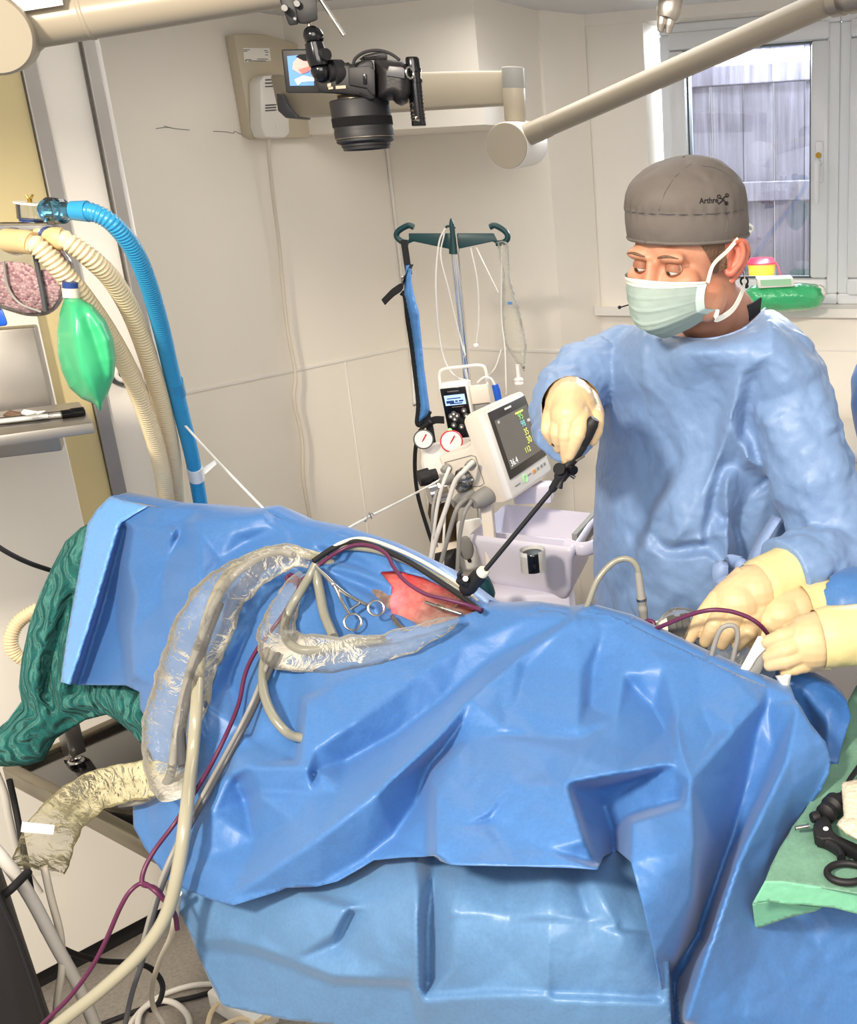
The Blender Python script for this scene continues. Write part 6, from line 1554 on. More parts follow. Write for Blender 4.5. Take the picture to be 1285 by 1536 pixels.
# ------------------------------------------------------------------ the patient's shaved flank under the drape window
def surfY(px, py):
    a = np.array([float(px)]); b = np.array([float(py)])
    return float(baseS(a, b)[0] - fS(a, b)[0])
def on(pts, lift=.012, Y=None):
    "points lying on the drape, lifted towards the viewer"
    return [W(p[0], p[1], surfY(p[0], p[1]) - (p[2] if len(p) > 2 else lift)) for p in pts]
def flank_mat():
    m, nt, b = newmat('shaved_flank'); N = nt.nodes; L = nt.links
    tc = N.new('ShaderNodeTexCoord'); n = N.new('ShaderNodeTexNoise'); n.inputs['Scale'].default_value = 90; n.inputs['Detail'].default_value = 5
    cr = N.new('ShaderNodeValToRGB'); cr.color_ramp.elements[0].color = hexc('#6d574f'); cr.color_ramp.elements[1].color = hexc('#978276'); cr.color_ramp.elements[0].position = .3; cr.color_ramp.elements[1].position = .7
    L.new(tc.outputs['Object'], n.inputs['Vector']); L.new(n.outputs['Fac'], cr.inputs['Fac']); L.new(cr.outputs['Color'], b.inputs['Base Color']); b.inputs['Roughness'].default_value = .55
    bp = N.new('ShaderNodeBump'); bp.inputs['Strength'].default_value = .4; bp.inputs['Distance'].default_value = .001; L.new(n.outputs['Fac'], bp.inputs['Height']); L.new(bp.outputs['Normal'], b.inputs['Normal'])
    t = N.new('ShaderNodeBsdfTranslucent'); t.inputs['Color'].default_value = (1, .20, .27, 1)
    mx = N.new('ShaderNodeMixShader'); mx.inputs['Fac'].default_value = .14
    L.new(b.outputs[0], mx.inputs[1]); L.new(t.outputs[0], mx.inputs[2]); L.new(mx.outputs[0], N['Material Output'].inputs['Surface'])
    return m
of = [(535, 858), (570, 840), (610, 846), (650, 864), (690, 888), (716, 906), (742, 932), (720, 965), (660, 985), (600, 975), (555, 945), (530, 900)]
an = obj('animal', puff(of, lambda x, y: baseS(x, y) + .055, flatfield(), .055, edge=.42, step=4, back=1.6), flank_mat(), angle=180)
tag(an, 'shaved grey-pink flank of the animal patient, glowing red from inside', 'animal')
# the endoscope lamp inside the body
l = bpy.data.lights.new('endoscope_lamp', 'POINT'); l.energy = .7; l.color = (1, .08, .14); l.shadow_soft_size = .006
lo = bpy.data.objects.new('endoscope_lamp', l); COL.objects.link(lo); lo.location = W(594, 912, float(baseS(np.array([612.]), np.array([908.]))[0]) + .020)
for k, (a, b) in enumerate(((600, 868), (668, 890), (688, 905), (640, 925), (676, 915))):
    pass
# ------------------------------------------------------------------ port, instruments
YS = 1.42
po_ = thing('trocar', 'black trocar with a metal sleeve standing in the flank', 'trocar', W(684, 906, 1.45))
t0, t1, t2 = W(682, 908, 1.47), W(697, 886, 1.445), W(724, 858, 1.42); td = t2 - t1
mb = MB(); mb.cyl(t0, t1, .0042, n=18); part(po_, 'sleeve', mb, M('steel'))
mb = MB(); mb.lathe(t1, t2, [(-.06, .006), (.0, .0085), (.06, .0115), (.18, .0118), (.2, .013), (.32, .013), (.35, .0118), (.78, .0120), (.82, .0105), (.95, .0105)], 28); HB = part(po_, 'hub', mb, M('black'))
mb = MB(); mb.lathe(t1, t2, [(.82, .007), (.83, .0094), (1.05, .0090), (1.1, .0065)], 24); part(po_, 'seal_cap', mb, M('cord'))
mb = MB(); p = W(700, 876, 1.425); mb.lathe(p, W(688, 868, 1.42), [(0, .006), (.5, .006), (.55, .008), (1, .007)], 14); mb.tube(at([(690, 872), (688, 862), (692, 858)], 1.42), .003, n=8); part(po_, 'stopcock', mb, M('black'))
mb = MB(); p = W(698, 868, 1.418); mb.lathe(p, p + (CAMP - p).normalized() * .006, [(0, .0045), (1, .004)], 12); part(po_, 'tap', mb, M('steel'))
ins = thing('grasping_instrument', 'long black keyhole instrument running from the trocar up into his hand', 'surgical instrument', W(845, 715, 1.44))
mb = MB(); mb.tube([W(722, 862, 1.42), W(829, 733, 1.425)], .0036, n=14, sm=0); part(ins, 'shaft', mb, M('black'))
h0, h1 = W(826, 737, 1.425), W(874, 664, 1.43)
mb = MB(); mb.lathe(h0, h1, [(0, .004), (.05, .006), (.22, .0065), (.28, .0095), (.40, .0105), (.46, .0085), (.52, .0075), (.7, .009), (.95, .0095), (1, .008)], 20); part(ins, 'handle', mb, M('black'))
mb = MB(); mb.tube(at([(866, 676), (878, 655), (887, 636), (892, 628)], 1.43), [.009, .010, .010, .007], n=14); part(ins, 'rear_grip', mb, M('black'))
mb = MB(); mb.lathe(W(842, 706, 1.425), W(838, 703, 1.415), [(0, .006), (.4, .009), (1, .009)], 18); part(ins, 'knob', mb, M('blackg'))
mb = MB(); mb.lathe(W(852, 702, 1.425), W(861, 706, 1.415), [(0, .004), (.5, .007), (1, .007)], 16); mb.tube(at([(855, 712), (862, 717)], 1.42), .0028, n=8); part(ins, 'lever', mb, M('blackg'))
mb = MB(); mb.tube(at([(847, 713), (842, 722), (838, 731)], 1.42), [.0025, .003, .0055], n=10); part(ins, 'catch', mb, M('black'))
mb = MB(); mb.cyl(W(864, 691, 1.42), W(876, 684, 1.415), .0018, n=10); part(ins, 'pin', mb, M('gold'))
mb = MB(); mb.tube(at([(829, 668), (832, 665), (838, 668)], 1.43), .003, n=8); part(ins, 'tail', mb, M('blackr'))
ne = thing('needle_port', 'thin steel tube lying across the shaved flank towards the drape edge', 'surgical instrument', W(665, 912, 1.42))
mb = MB(); mb.tube(on([(638, 903), (660, 911), (692, 921)], .010), .0026, n=12, sm=3); part(ne, 'tube', mb, M('steel'))
mb = MB(); a, b = on([(655, 909), (666, 913)], .010); mb.lathe(a, b, [(0, .0035), (.5, .0048), (1, .0035)], 14); part(ne, 'collar', mb, M('gold'))

# forceps clipping the cables to the drape
def forceps(name, tip, piv, arms, rings, lab, r=.0022, lift=.028):
    f = thing(name, lab, 'forceps', on([tip], lift)[0])
    for s, (a, rg) in enumerate(zip(arms, rings)):
        mb = MB(); mb.tube(on([tip, piv] + a, lift + .004 * s), [r * .8, r * 1.5, r * 1.2, r * 1.1], n=10); A_ = part(f, 'arm', mb, M('steel'))
        if rg:
            cx_, cy_, R_ = rg; c = on([(cx_, cy_)], lift + .004 * s)[0]
            mb = MB(); mb.torus(c, (CAMP - c) + Vector((.25, .2, .3)), R_, r * .9, 28, 8); part(A_, 'finger_ring', mb, M('steel'))
    mb = MB(); c = on([piv], lift + .004)[0]; mb.lathe(c, c + (CAMP - c).normalized() * .005, [(0, .004), (.7, .004), (1, .002)], 14); part(f, 'pivot', mb, M('steel'))
    mb = MB(); a_, b_ = on([(arms[0][-1][0] - 10, arms[0][-1][1] - 2), (arms[1][-1][0] + 2, arms[1][-1][1] - 8)], lift + .002); mb.tube([a_, b_], r * 1.1, n=8, sm=0); part(f, 'ratchet', mb, M('steel'))
    return f
forceps('artery_forceps', (473, 849), (500, 876), [[(522, 893), (550, 907)], [(512, 900), (524, 922)]], [(564, 912, .0115), (529, 933, .0125)], 'steel ring-handled forceps gripping the cables to the drape')
sf_ = thing('small_forceps', 'small steel clip half hidden at the lower edge of the drape window', 'forceps', on([(590, 930)])[0])
for a in ([(588, 924), (592, 934), (602, 945)], [(588, 924), (598, 936), (606, 943)]):
    mb = MB(); mb.tube(on(a, .016), [.0028, .0022, .0016], n=8); part(sf_, 'arm', mb, M('steel'))

# ------------------------------------------------------------------ cables and tubes on the near side
def line(name, pts, r, mat, lab, cat='cable', lift=.02, n=12, grp=None, sm=8):
    mb = MB(); mb.tube(pts, r, n=n, sm=sm); return single(name, mb, M(mat), lab, cat, grp)
HY = 1.12        # free-hanging depth beside the table
fl_ = lambda pts: [W(a, b, c) for a, b, c in pts]
line('suction_tube', on([(496, 846, -.01), (482, 838, .018), (464, 832, .035), (440, 828), (405, 828), (365, 842), (335, 872), (316, 915), (303, 965), (298, 1010), (294, 1070), (288, 1140)], .045) + fl_([(279, 1220, 1.16), (268, 1300, 1.12), (250, 1370, 1.10), (215, 1425, 1.08), (160, 1478, 1.06), (95, 1530, 1.05), (40, 1575, 1.05)]), .0085, 'siltube', 'thick translucent suction tube running down the left side to the floor', 'tube', n=16)
line('silicone_tube', on([(474, 846), (462, 868), (446, 895), (430, 925), (428, 955), (444, 972)], .03) + on([(470, 975), (520, 966), (575, 958)], .026), .0066, 'silgrey', 'grey silicone tube looping under the clear sleeve below the forceps', 'tube')
line('silicone_tube', on([(400, 975), (394, 1005), (396, 1040), (410, 1075), (432, 1100, .012), (452, 1107, -.004), (470, 1109, -.02)], .022), .0066, 'silgrey', 'grey silicone tube hanging in a short loop and tucked under the front sheet', 'tube')
line('silicone_tube', on([(472, 852), (478, 880), (486, 920), (500, 955)], .02), .0075, 'silgrey', 'pale silicone tube running straight down behind the forceps', 'tube')
line('silicone_tube', on([(478, 846, 0), (486, 832), (508, 822), (555, 824), (600, 838), (640, 857), (690, 886, .004), (712, 904, -.012)], .014), .0050, 'silgrey', 'pale silicone tube laid along the far rim of the drape window', 'tube')
line('insufflation_tube', on([(440, 832), (420, 827), (390, 836), (352, 862), (322, 905), (300, 960), (284, 1010), (270, 1070), (262, 1120)], .055) + fl_([(256, 1160, 1.25), (240, 1186, 1.26), (215, 1200, 1.27), (180, 1205, 1.28)]), .0062, 'cordgrey', 'grey cable inside the clear sleeve down the left flank', 'cable')
line('camera_lead', on([(330, 905), (312, 950), (296, 1000), (280, 1050), (272, 1100), (274, 1150)], .05), .0062, 'dgrey', 'dark grey lead showing inside the clear sleeve', 'cable')
line('light_lead', on([(470, 842), (500, 822), (530, 812), (565, 821), (610, 841), (650, 866), (690, 893), (722, 917)], .026), .0044, 'blackr', 'black lead following the far rim of the drape window to the trocar', 'cable')
line('cream_lead', on([(480, 836), (510, 815), (545, 808), (590, 822), (640, 846, .02), (690, 878, .004), (716, 902, -.01)], .028), .0030, 'cord', 'thin cream lead above the black one on the far rim', 'cable')
line('purple_lead', on([(722, 915), (700, 907), (665, 898), (636, 890), (608, 872), (590, 850), (580, 832), (560, 820), (535, 817), (510, 826), (480, 846), (455, 868), (437, 872), (430, 868), (436, 862), (446, 870), (447, 885), (436, 905), (415, 935), (385, 975), (368, 1010), (358, 1055), (340, 1100), (315, 1150), (288, 1195)], .030) + fl_([(262, 1235, 1.19), (232, 1275, 1.16), (216, 1305, 1.14), (214, 1326, 1.13), (232, 1332, 1.125), (248, 1352, 1.12), (262, 1372, 1.12), (266, 1394, 1.12)]), .0031, 'purple', 'purple lead running from the trocar along the drape and down past the table', 'cable')
line('purple_lead', fl_([(246, 1350, 1.12), (232, 1336, 1.12), (214, 1325, 1.13), (196, 1336, 1.12), (180, 1362, 1.11), (160, 1408, 1.10), (138, 1450, 1.09), (105, 1495, 1.08), (64, 1536, 1.07), (30, 1570, 1.07)]), .0030, 'purple', 'purple lead end knotted beside the table and trailing to the lower left', 'cable')
line('grey_lead', on([(418, 980), (404, 1010), (385, 1055), (362, 1100), (335, 1150), (310, 1195), (285, 1240)], .022) + fl_([(262, 1285, 1.15), (243, 1330, 1.13), (228, 1380, 1.12), (214, 1440, 1.11), (198, 1490, 1.10), (186, 1545, 1.10)]), .0034, 'dgrey', 'dark grey lead hanging from the sleeve down the drape, beside its twin', 'cable')
line('grey_lead', on([(410, 978), (398, 1005), (380, 1050), (358, 1095), (331, 1145), (306, 1190), (281, 1236)], .023) + fl_([(258, 1282, 1.15), (239, 1328, 1.13), (224, 1379, 1.12), (212, 1425, 1.115)]), .0034, 'cordgrey', 'lighter grey lead hanging from the sleeve down the drape, beside its darker twin', 'cable')

# clear plastic sleeves
def filmtube(pts, radii, amp, seed, n=40, sm=9, flat=.55):
    Pp = smooth_path(pts, sm); T, N, B = frames(Pp); rings = []
    for i in range(len(Pp)):
        t = i / (len(Pp) - 1) * (len(radii) - 1); k = min(int(t), len(radii) - 2); r = radii[k] + (radii[k + 1] - radii[k]) * (t - k)
        v = (CAMP - Pp[i]); v = (v - T[i] * v.dot(T[i])).normalized(); s_ = T[i].cross(v); ring = []
        for j in range(n):
            a = 2 * pi * j / n; d = s_ * cos(a) + v * sin(a) * flat; p = Pp[i] + d * r
            ring.append(p + d.normalized() * amp * (crinkle(p * 15 + Vector((seed, 0, 0))) + .35 * crinkle(p * 42 + Vector((seed, 0, 0)))))
        rings.append(ring)
    m = MB(); m.grid(rings, caps=False); return m
single('plastic_sleeve', filmtube(on([(462, 838), (430, 836), (395, 848), (355, 872), (322, 905), (300, 950), (282, 1000), (268, 1050), (258, 1100), (254, 1150), (262, 1190)], .055), [.014, .022, .030, .036, .040, .042, .042, .042, .040, .036, .026], .011, 1.0), M('film'), 'crinkled clear plastic sleeve over the cables down the left flank', 'plastic sleeve', angle=180)
single('plastic_sleeve', filmtube(on([(455, 860), (440, 885), (424, 920), (416, 955), (432, 975), (480, 982), (540, 978), (600, 964), (650, 945), (688, 928)], .034), [.010, .018, .026, .032, .034, .030, .026, .022, .018, .008], .010, 4.0), M('film'), 'crinkled clear plastic sleeve curving below the forceps to the flank', 'plastic sleeve', angle=180)
bgp = [(268, 1168, 1.26), (235, 1166, 1.26), (195, 1172, 1.27), (150, 1184, 1.28), (112, 1206, 1.28), (84, 1240, 1.28), (66, 1280, 1.27), (58, 1310, 1.27)]
single('plastic_bag', filmtube(fl_(bgp), [.016, .026, .030, .032, .034, .036, .038, .036], .010, 7.0, flat=.22), M('filmy'), 'yellowish clear plastic bag hanging over the table rail with a white label', 'plastic bag', angle=180)
bl_ = bpy.data.objects['plastic_bag']
mb = MB(); P = fl_([(33, 1233, 1.225), (82, 1238, 1.225), (80, 1252, 1.225), (31, 1248, 1.225)]); mb.prism(P, (0, .0006, 0)); l_ = obj('label', mb, M('label'), smooth=False); l_.parent = bl_; l_['label'] = 'white paper strip'

# ------------------------------------------------------------------ floor level, lower left
line('white_cable', fl_([(-30, 1250, 1.20), (10, 1295, 1.20), (45, 1345, 1.21), (85, 1420, 1.22), (118, 1480, 1.24), (145, 1545, 1.26)]), .0085, 'cordwhite', 'thick white cable slanting down in front of the white cupboard', 'cable')
line('cream_cable', fl_([(66, 1300, 1.26), (76, 1345, 1.25), (90, 1400, 1.24), (93, 1450, 1.22), (86, 1500, 1.21), (82, 1560, 1.2)]), .0050, 'cord', 'cream cable dropping out of the plastic bag', 'cable')
line('white_cable', fl_([(-10, 1150, 1.62), (6, 1190, 1.62), (14, 1230, 1.62), (30, 1290, 1.62), (60, 1340, 1.62)]), .0065, 'cordwhite', 'white cable hanging behind the table corner at the left edge', 'cable')
line('black_lead', fl_([(14, 1170, 1.55), (24, 1215, 1.55), (40, 1300, 1.50), (52, 1360, 1.45), (72, 1405, 1.42), (105, 1428, 1.46), (150, 1441, 1.52), (195, 1444, 1.56), (225, 1452, 1.6), (243, 1475, 1.6), (240, 1500, 1.56), (226, 1515, 1.52)]), .0050, 'blackr', 'black lead falling from the table and curling across the floor', 'cable')
line('black_lead', fl_([(-20, 1362, 1.15), (15, 1335, 1.16), (42, 1308, 1.2)]), .0060, 'blackr', 'short black lead at the left edge above the black case', 'cable')
floorz = lambda pts, z=.006: [WZ(a, b, z) for a, b in pts]
line('black_floor_lead', floorz([(130, 1545), (180, 1526), (230, 1508), (285, 1497), (330, 1484)]), .0060, 'blackr', 'black lead lying across the floor towards the under-drape', 'cable')
line('white_floor_cable', floorz([(330, 1476), (290, 1478), (250, 1490), (220, 1508), (200, 1530), (190, 1550)], .008), .0065, 'cordwhite', 'white cable on the floor curving behind the black lead', 'cable')
line('white_floor_cable', floorz([(205, 1560), (210, 1520), (235, 1502), (262, 1505), (282, 1525), (285, 1555)], .016), .0065, 'cordwhite', 'white cable coiled on the floor in front of the black lead', 'cable')
line('cream_lead', fl_([(268, 1340, 1.14), (258, 1400, 1.2), (240, 1440, 1.3), (228, 1480, 1.4), (230, 1510, 1.45), (245, 1536, 1.45)]), .0042, 'cord', 'thin cream lead dropping beside the suction tube to the floor', 'cable')
bc = thing('black_case', 'black leatherette case standing at the lower left corner', 'case', W(-20, 1450, 1.1))
P = fl_([(-110, 1290, 1.12), (-2, 1336, 1.12), (26, 1395, 1.12), (52, 1470, 1.12), (76, 1545, 1.12)])
zt = [Vector((p.x, p.y, p.z)) for p in P]; q0 = Vector((P[-1].x + .03, 1.12, .0)); q1 = Vector((P[0].x, 1.12, .0))
mb = MB(); bv = Vector((P[2].x, P[2].y, 0)).normalized() * .26; mb.prism(zt + [q0, q1], bv, .012); part(bc, 'case', mb, M('blacksoft'))
mb = MB(); mb.tube([p + Vector((0, -.004, 0)) for p in zt[1:]] + [q0], .003, n=6, sm=0); part(bc, 'piping', mb, M('blackr'))
# mains block under the table
ps = thing('power_strip', 'white mains block under the table beside coiled yellowish cables', 'power strip', WZ(365, 1512, .0))
p = WZ(366, 1516, .02); mb = MB(); mb.box(p + Vector((0, 0, .012)), (.17, .06, .05), (tX, tY, ZV), .006); part(ps, 'block', mb, M('label'))
mb = MB(); mb.box(p + Vector((.05, 0, .045)), (.04, .04, .02), (tX, tY, ZV), .004); part(ps, 'plug', mb, M('whitep'))
for k, (pts, lab) in enumerate(([[(310, 1545), (316, 1520), (326, 1506)], 'yellowish cable rising left of the mains block'], [[(330, 1540), (360, 1528), (390, 1532), (400, 1520), (396, 1506)], 'yellowish cable looped over the mains block'], [[(380, 1545), (376, 1520), (392, 1510), (404, 1530)], 'yellowish cable curled right of the mains block'])):
    line('coiled_cable', floorz(pts, .05), .0055, 'hosecream', lab, 'cable')
# ------------------------------------------------------------------ things at the surgeon's left hand
line('light_cable', [W(872, 930, 1.40), W(882, 905, 1.40), W(896, 870, 1.41), (W(918, 845, 1.42)), W(940, 838, 1.42), W(955, 850, 1.42), W(959, 875, 1.42), W(962, 900, 1.42)], .0046, 'silgrey', 'grey fibre light cable arching up behind the drape ridge', 'cable', n=14)
lcn = thing('cable_connector', 'ribbed grey metal connector at the end of the arching light cable', 'connector', W(965, 915, 1.42))
a, b = W(957, 858, 1.42), W(968, 948, 1.42)
mb = MB(); mb.lathe(a, b, [(0, .0045), (.03, .0056), (.40, .0062), (.42, .0072), (.5, .0072), (.52, .0062), (.56, .0062), (.58, .0074), (.64, .0074), (.66, .0066), (1, .0072)], 22); part(lcn, 'plug', mb, M('greyp'))
mb = MB(); mb.lathe(a.lerp(b, .43), a.lerp(b, .47), [(0, .0078), (1, .0078)], 22); part(lcn, 'ring', mb, M('steel'))
mb = MB(); mb.lathe(a.lerp(b, .95), b + (b - a) * .06, [(0, .006), (1, .006)], 18); part(lcn, 'band', mb, M('yellow'))
chd = thing('endoscope_camera', 'dark endoscope camera head with a white collar in a clear sleeve', 'endoscope camera', W(1010, 945, 1.40))
mb = MB(); mb.lathe(W(974, 948, 1.395), W(1004, 940, 1.395), [(0, .009), (.3, .009), (.32, .013), (1, .014)], 22); part(chd, 'collar', mb, M('label'))
mb = MB(); mb.lathe(W(1000, 942, 1.395), W(1034, 938, 1.40), [(0, .015), (.1, .018), (.35, .019), (.4, .016), (.6, .016), (.65, .019), (.95, .019), (1, .016)], 26); part(chd, 'body', mb, M('black'))
single('plastic_sleeve', filmtube([W(985, 945, 1.385), W(1008, 938, 1.385), (W(1030, 938, 1.385)), W(1060, 950, 1.39), W(1090, 975, 1.38), W(1120, 990, 1.36)], [.012, .026, .028, .024, .026, .02], .008, 12.0), M('film'), 'clear plastic sleeve gathered round the camera head under his hand', 'plastic sleeve', angle=180)
line('purple_lead', [W(964, 936, 1.385), W(972, 931, 1.38), W(980, 934, 1.375), W(980, 944, 1.37), W(975, 947, 1.365), W(1000, 936, 1.345), W(1035, 922, 1.33), W(1066, 915, 1.32), W(1095, 917, 1.32), (W(1122, 926, 1.32)), W(1140, 938, 1.32), W(1152, 952, 1.33)], .0032, 'purple', 'purple lead arching over the fingers of his gloved hand', 'cable')
line('purple_lead', [W(772, 916, 1.47), W(780, 909, 1.47), W(791, 906, 1.47), W(801, 910, 1.47), W(803, 918, 1.47)], .0028, 'purple', 'short purple loop showing above the drape ridge right of the trocar', 'cable')
mb = MB(); mb.tube([W(1064, 995, 1.30), W(1071, 968, 1.30), W(1080, 945, 1.30), W(1092, 938, 1.30), W(1103, 941, 1.30), W(1106, 955, 1.30), W(1101, 980, 1.30), W(1095, 1008, 1.30)], .0036, n=14); single('grey_loop', mb, M('cordgrey'), 'stiff grey hairpin loop standing behind the drape ridge', 'wire loop')
cz = cpx_(1010, 840, 4.673); YH = 1.27
ht = thing('white_handpiece', 'white and grey plastic handpiece standing between the two gloved hands', 'handpiece', W(1130, 990, YH))
mb = MB(); pprism(mb, cz((440, 810), (595, 525), (690, 575), (684, 642), (640, 632), (585, 690), (545, 760), (480, 840)), YH, .022, .003); part(ht, 'shell', mb, M('whitep'))
mb = MB(); pprism(mb, cz((478, 838), (545, 762), (585, 692), (640, 634), (682, 645), (640, 740), (580, 850), (500, 880)), YH - .003, .028, .003); part(ht, 'grip', mb, M('greyp'))
single('folded_swab', puff(cz((712, 812), (800, 795), (826, 800), (800, 935), (752, 940), (742, 870)), const(1.25), Noise2(.003, 9, 2), .012, step=3), M('label'), 'white folded swab tucked behind the drape ridge under the fingers', 'swab')

# ------------------------------------------------------------------ assistant at the right
ax_ = Vector((.605, 1.96, 0)); _rz = Matrix.Rotation(radians(63), 3, 'Z')
def AP(x, y, z): return ax_ + _rz @ Vector((x, y, z))
asx = MB(); aN_ = AP(0, 0, 1.42); AAX = (_rz @ Vector((1, 0, 0)), _rz @ Vector((0, 1, 0)), Vector((0, 0, 1)))
shA = [AP(-.02, .19, 1.34), AP(-.02, -.19, 1.34)]
wA = W(1335, 948, 1.31); wB = W(1330, 898, 1.46)
elA = [Vector((.64, 1.56, 1.08)), Vector((.44, 1.72, 1.05))]
asx.sphere(AP(-.03, 0, 1.62), 1, (.098, .078, .115), AAX, 28)
asx.sphere(AP(-.07, 0, 1.55), 1, (.062, .060, .078), AAX, 24)
asx.tube([AP(-.12, 0, 1.62), AP(-.145, 0, 1.575), AP(-.13, 0, 1.565)], [.009, .014, .012], n=12)
for s in (-1, 1): asx.sphere(AP(-.02, s * .078, 1.60), 1, (.022, .008, .030), AAX, 14)
asx.tube([AP(-.02, 0, 1.56), aN_, AP(0, 0, 1.30), AP(0, 0, 1.0), AP(0, 0, .9)], [.056, .062, .12, .115, .12], n=24)
asx.tube([shA[1], elA[0], wA], [.055, .042, .030], n=16); asx.tube([shA[0], elA[1], wB], [.055, .042, .030], n=16); asx.tube(shA, .06, n=16)
for s in (-1, 1):
    asx.tube([AP(0, s * .09, .92), AP(-.02, s * .10, .50), AP(.02, s * .10, .07)], [.085, .06, .045], n=16)
    asx.tube([AP(.05, s * .10, .045), AP(-.14, s * .10, .04)], [.045, .038], n=14)
ame = remesh(asx, .006, 5)
asi = obj('person', ame, M('skin'), angle=180); tag(asi, 'assistant at the right edge of whom only a gloved hand and forearm reach in', 'person')
def akid(n, mb, m_, lab=None): return part(asi, n, mb, M(m_), lab, angle=180)
akid('cap', MB().sphere(AP(-.01, 0, 1.665), 1, (.106, .088, .092), AAX, 28), 'drape2')
akid('face_mask', MB().sphere(AP(-.098, 0, 1.552), 1, (.066, .064, .060), AAX, 24), 'mask')
hmA = glove_hand([('t', [(1275, 955, 1.295, .034, .8), (1240, 955, 1.29, .039), (1216, 962, 1.285, .041), (1204, 966, 1.28, .033)]), ('t', [(1228, 948, 1.29, .03), (1205, 948, 1.285, .018)]), ('t', [(1232, 982, 1.285, .026), (1216, 992, 1.28, .016)])],
    [[(1206, 946, 1.285, .0135), (1192, 948, 1.275, .0120), (1172, 955, 1.265, .0112), (1150, 963, 1.27, .0088)],
     [(1210, 960, 1.28, .0138), (1196, 967, 1.265, .0122), (1176, 975, 1.255, .0114), (1152, 985, 1.262, .0088)],
     [(1213, 977, 1.28, .0135), (1198, 984, 1.262, .0118), (1178, 991, 1.252, .0110), (1154, 998, 1.258, .0088)],
     [(1220, 992, 1.28, .0125), (1206, 998, 1.265, .0105), (1192, 1002, 1.258, .0098), (1177, 1007, 1.262, .0082)],
     [(1222, 950, 1.30, .015), (1200, 940, 1.33, .012), (1180, 944, 1.34, .0095)]])
akid('glove', hmA, 'glove', 'cream latex glove reaching in from the right')
part(asi, 'cuff', sleeve([W(1226, 958, 1.287), W(1244, 955, 1.29), W(1268, 953, 1.295), W(1300, 950, 1.30), W(1340, 947, 1.30)], [.0415, .0435, .0425, .042, .042], 5.0, .002, n=40, sm=5, stretch=60), M('glovecuff'), angle=180)
hmB = glove_hand([('t', [(1222, 915, 1.42, .034, .8), (1195, 918, 1.41, .040), (1172, 925, 1.40, .040), (1158, 932, 1.395, .032)])],
    [[(1160, 918, 1.40, .014), (1146, 930, 1.39, .012), (1134, 945, 1.38, .011), (1126, 962, 1.38, .009)],
     [(1164, 926, 1.395, .014), (1152, 942, 1.38, .012), (1144, 958, 1.37, .011), (1140, 974, 1.37, .009)],
     [(1170, 934, 1.39, .013), (1160, 950, 1.375, .0115), (1154, 966, 1.365, .011), (1150, 982, 1.365, .009)],
     [(1176, 940, 1.39, .012), (1170, 956, 1.38, .010), (1166, 968, 1.37, .0095), (1163, 980, 1.37, .008)],
     [(1176, 908, 1.41, .014), (1156, 908, 1.40, .011), (1140, 914, 1.39, .009)]])
akid('glove', hmB, 'glove', 'second latex glove, shaded behind the first')
part(asi, 'cuff', sleeve([W(1196, 917, 1.41), W(1215, 914, 1.42), W(1245, 909, 1.43), W(1275, 904, 1.44)], [.042, .043, .043, .042], 6.0, .002, n=40, sm=5, stretch=60), M('glovecuff'), angle=180)
sA = sleeve([shA[1].lerp(shA[0], .35), shA[1], elA[0] + Vector((0, -.02, 0)), W(1372, 946, 1.30), W(1322, 949, 1.30)], [.07, .085, .072, .056, .048], 31.0, .008, caps=True)
sB = sleeve([shA[0].lerp(shA[1], .35), shA[0], elA[1], W(1290, 902, 1.445), W(1252, 908, 1.43)], [.07, .085, .072, .056, .048], 33.0, .008, caps=True)
tB = sleeve([AP(0, 0, 1.475), AP(0, 0, 1.40), AP(0, 0, 1.30), AP(0, 0, 1.0), AP(0, 0, .55), AP(0, 0, .16)], [.065, .13, .19, .19, .21, .22], 21.0, .012, flat=.8, caps=True)
gb2 = MB(); gb2.merge(tB.bm); gb2.merge(sA.bm); gb2.merge(sB.bm)
akid('gown', remesh(gb2, .006, 2), 'drape')
for s in (-1, 1):
    akid('shoe', MB().tube([AP(.06, s * .10, .05), AP(-.06, s * .10, .055), AP(-.16, s * .10, .045)], [.052, .054, .042], n=16), 'black')
    e_ = AP(-.112, s * .032, 1.625); akid('eye', MB().sphere(e_, .013, n=16), 'eyew')
    akid('iris', MB().sphere(e_ + _rz @ Vector((-.009, 0, -.002)), .0062, n=12), 'iris')
# ------------------------------------------------------------------ dark blue side sheet and the green instrument table
oN = [(1150, 1040), (1168, 1014), (1190, 1010), (1222, 1020), (1252, 1036), (1270, 1052), (1276, 1075), (1262, 1120), (1250, 1180), (1225, 1230), (1190, 1240), (1170, 1120)]
linN = CM([[(1168, 1014, 0), (1222, 1020, 0), (1270, 1052, 0)], [(1200, 1030, .6), (1240, 1080, 1.6), (1236, 1140, 1.8)], [(1222, 1100, -.8), (1228, 1160, -1)], [(1248, 1060, 1.4), (1262, 1085, 1)]])
single('side_drape', sheet(oN, tps([(1168, 1014, 1.30), (1270, 1052, 1.27), (1250, 1180, 1.19), (1190, 1240, 1.17), (1160, 1060, 1.29)]), Field((1130, 1000, 1300, 1260), linN, cell=3, facet=.8, nblur=1, noise_amp=.003, noise_scale=40), 4, skirt=[([(1168, 1014), (1190, 1010), (1222, 1020), (1252, 1036), (1270, 1052)], [(.05, -.01), (.12, -.07), (.15, -.2)])]), M('drape3'), 'dark blue drape behind the right shoulder of the bright blue sheet', 'drape', angle=180)
ZG = 1.0
def planeY(z):
    def f(x, y):
        a = (np.asarray(x, float) - PCX) / FPX; b = (PCY - np.asarray(y, float)) / FPX
        dy = CF.y + CR.y * a + CU.y * b; dz = CF.z + CR.z * a + CU.z * b
        return dy * (z - CAMZ) / dz
    return f
tg = thing('instrument_table', 'instrument table under a green towel at the right edge', 'instrument table', WZ(1260, 1240, ZG) * 1)
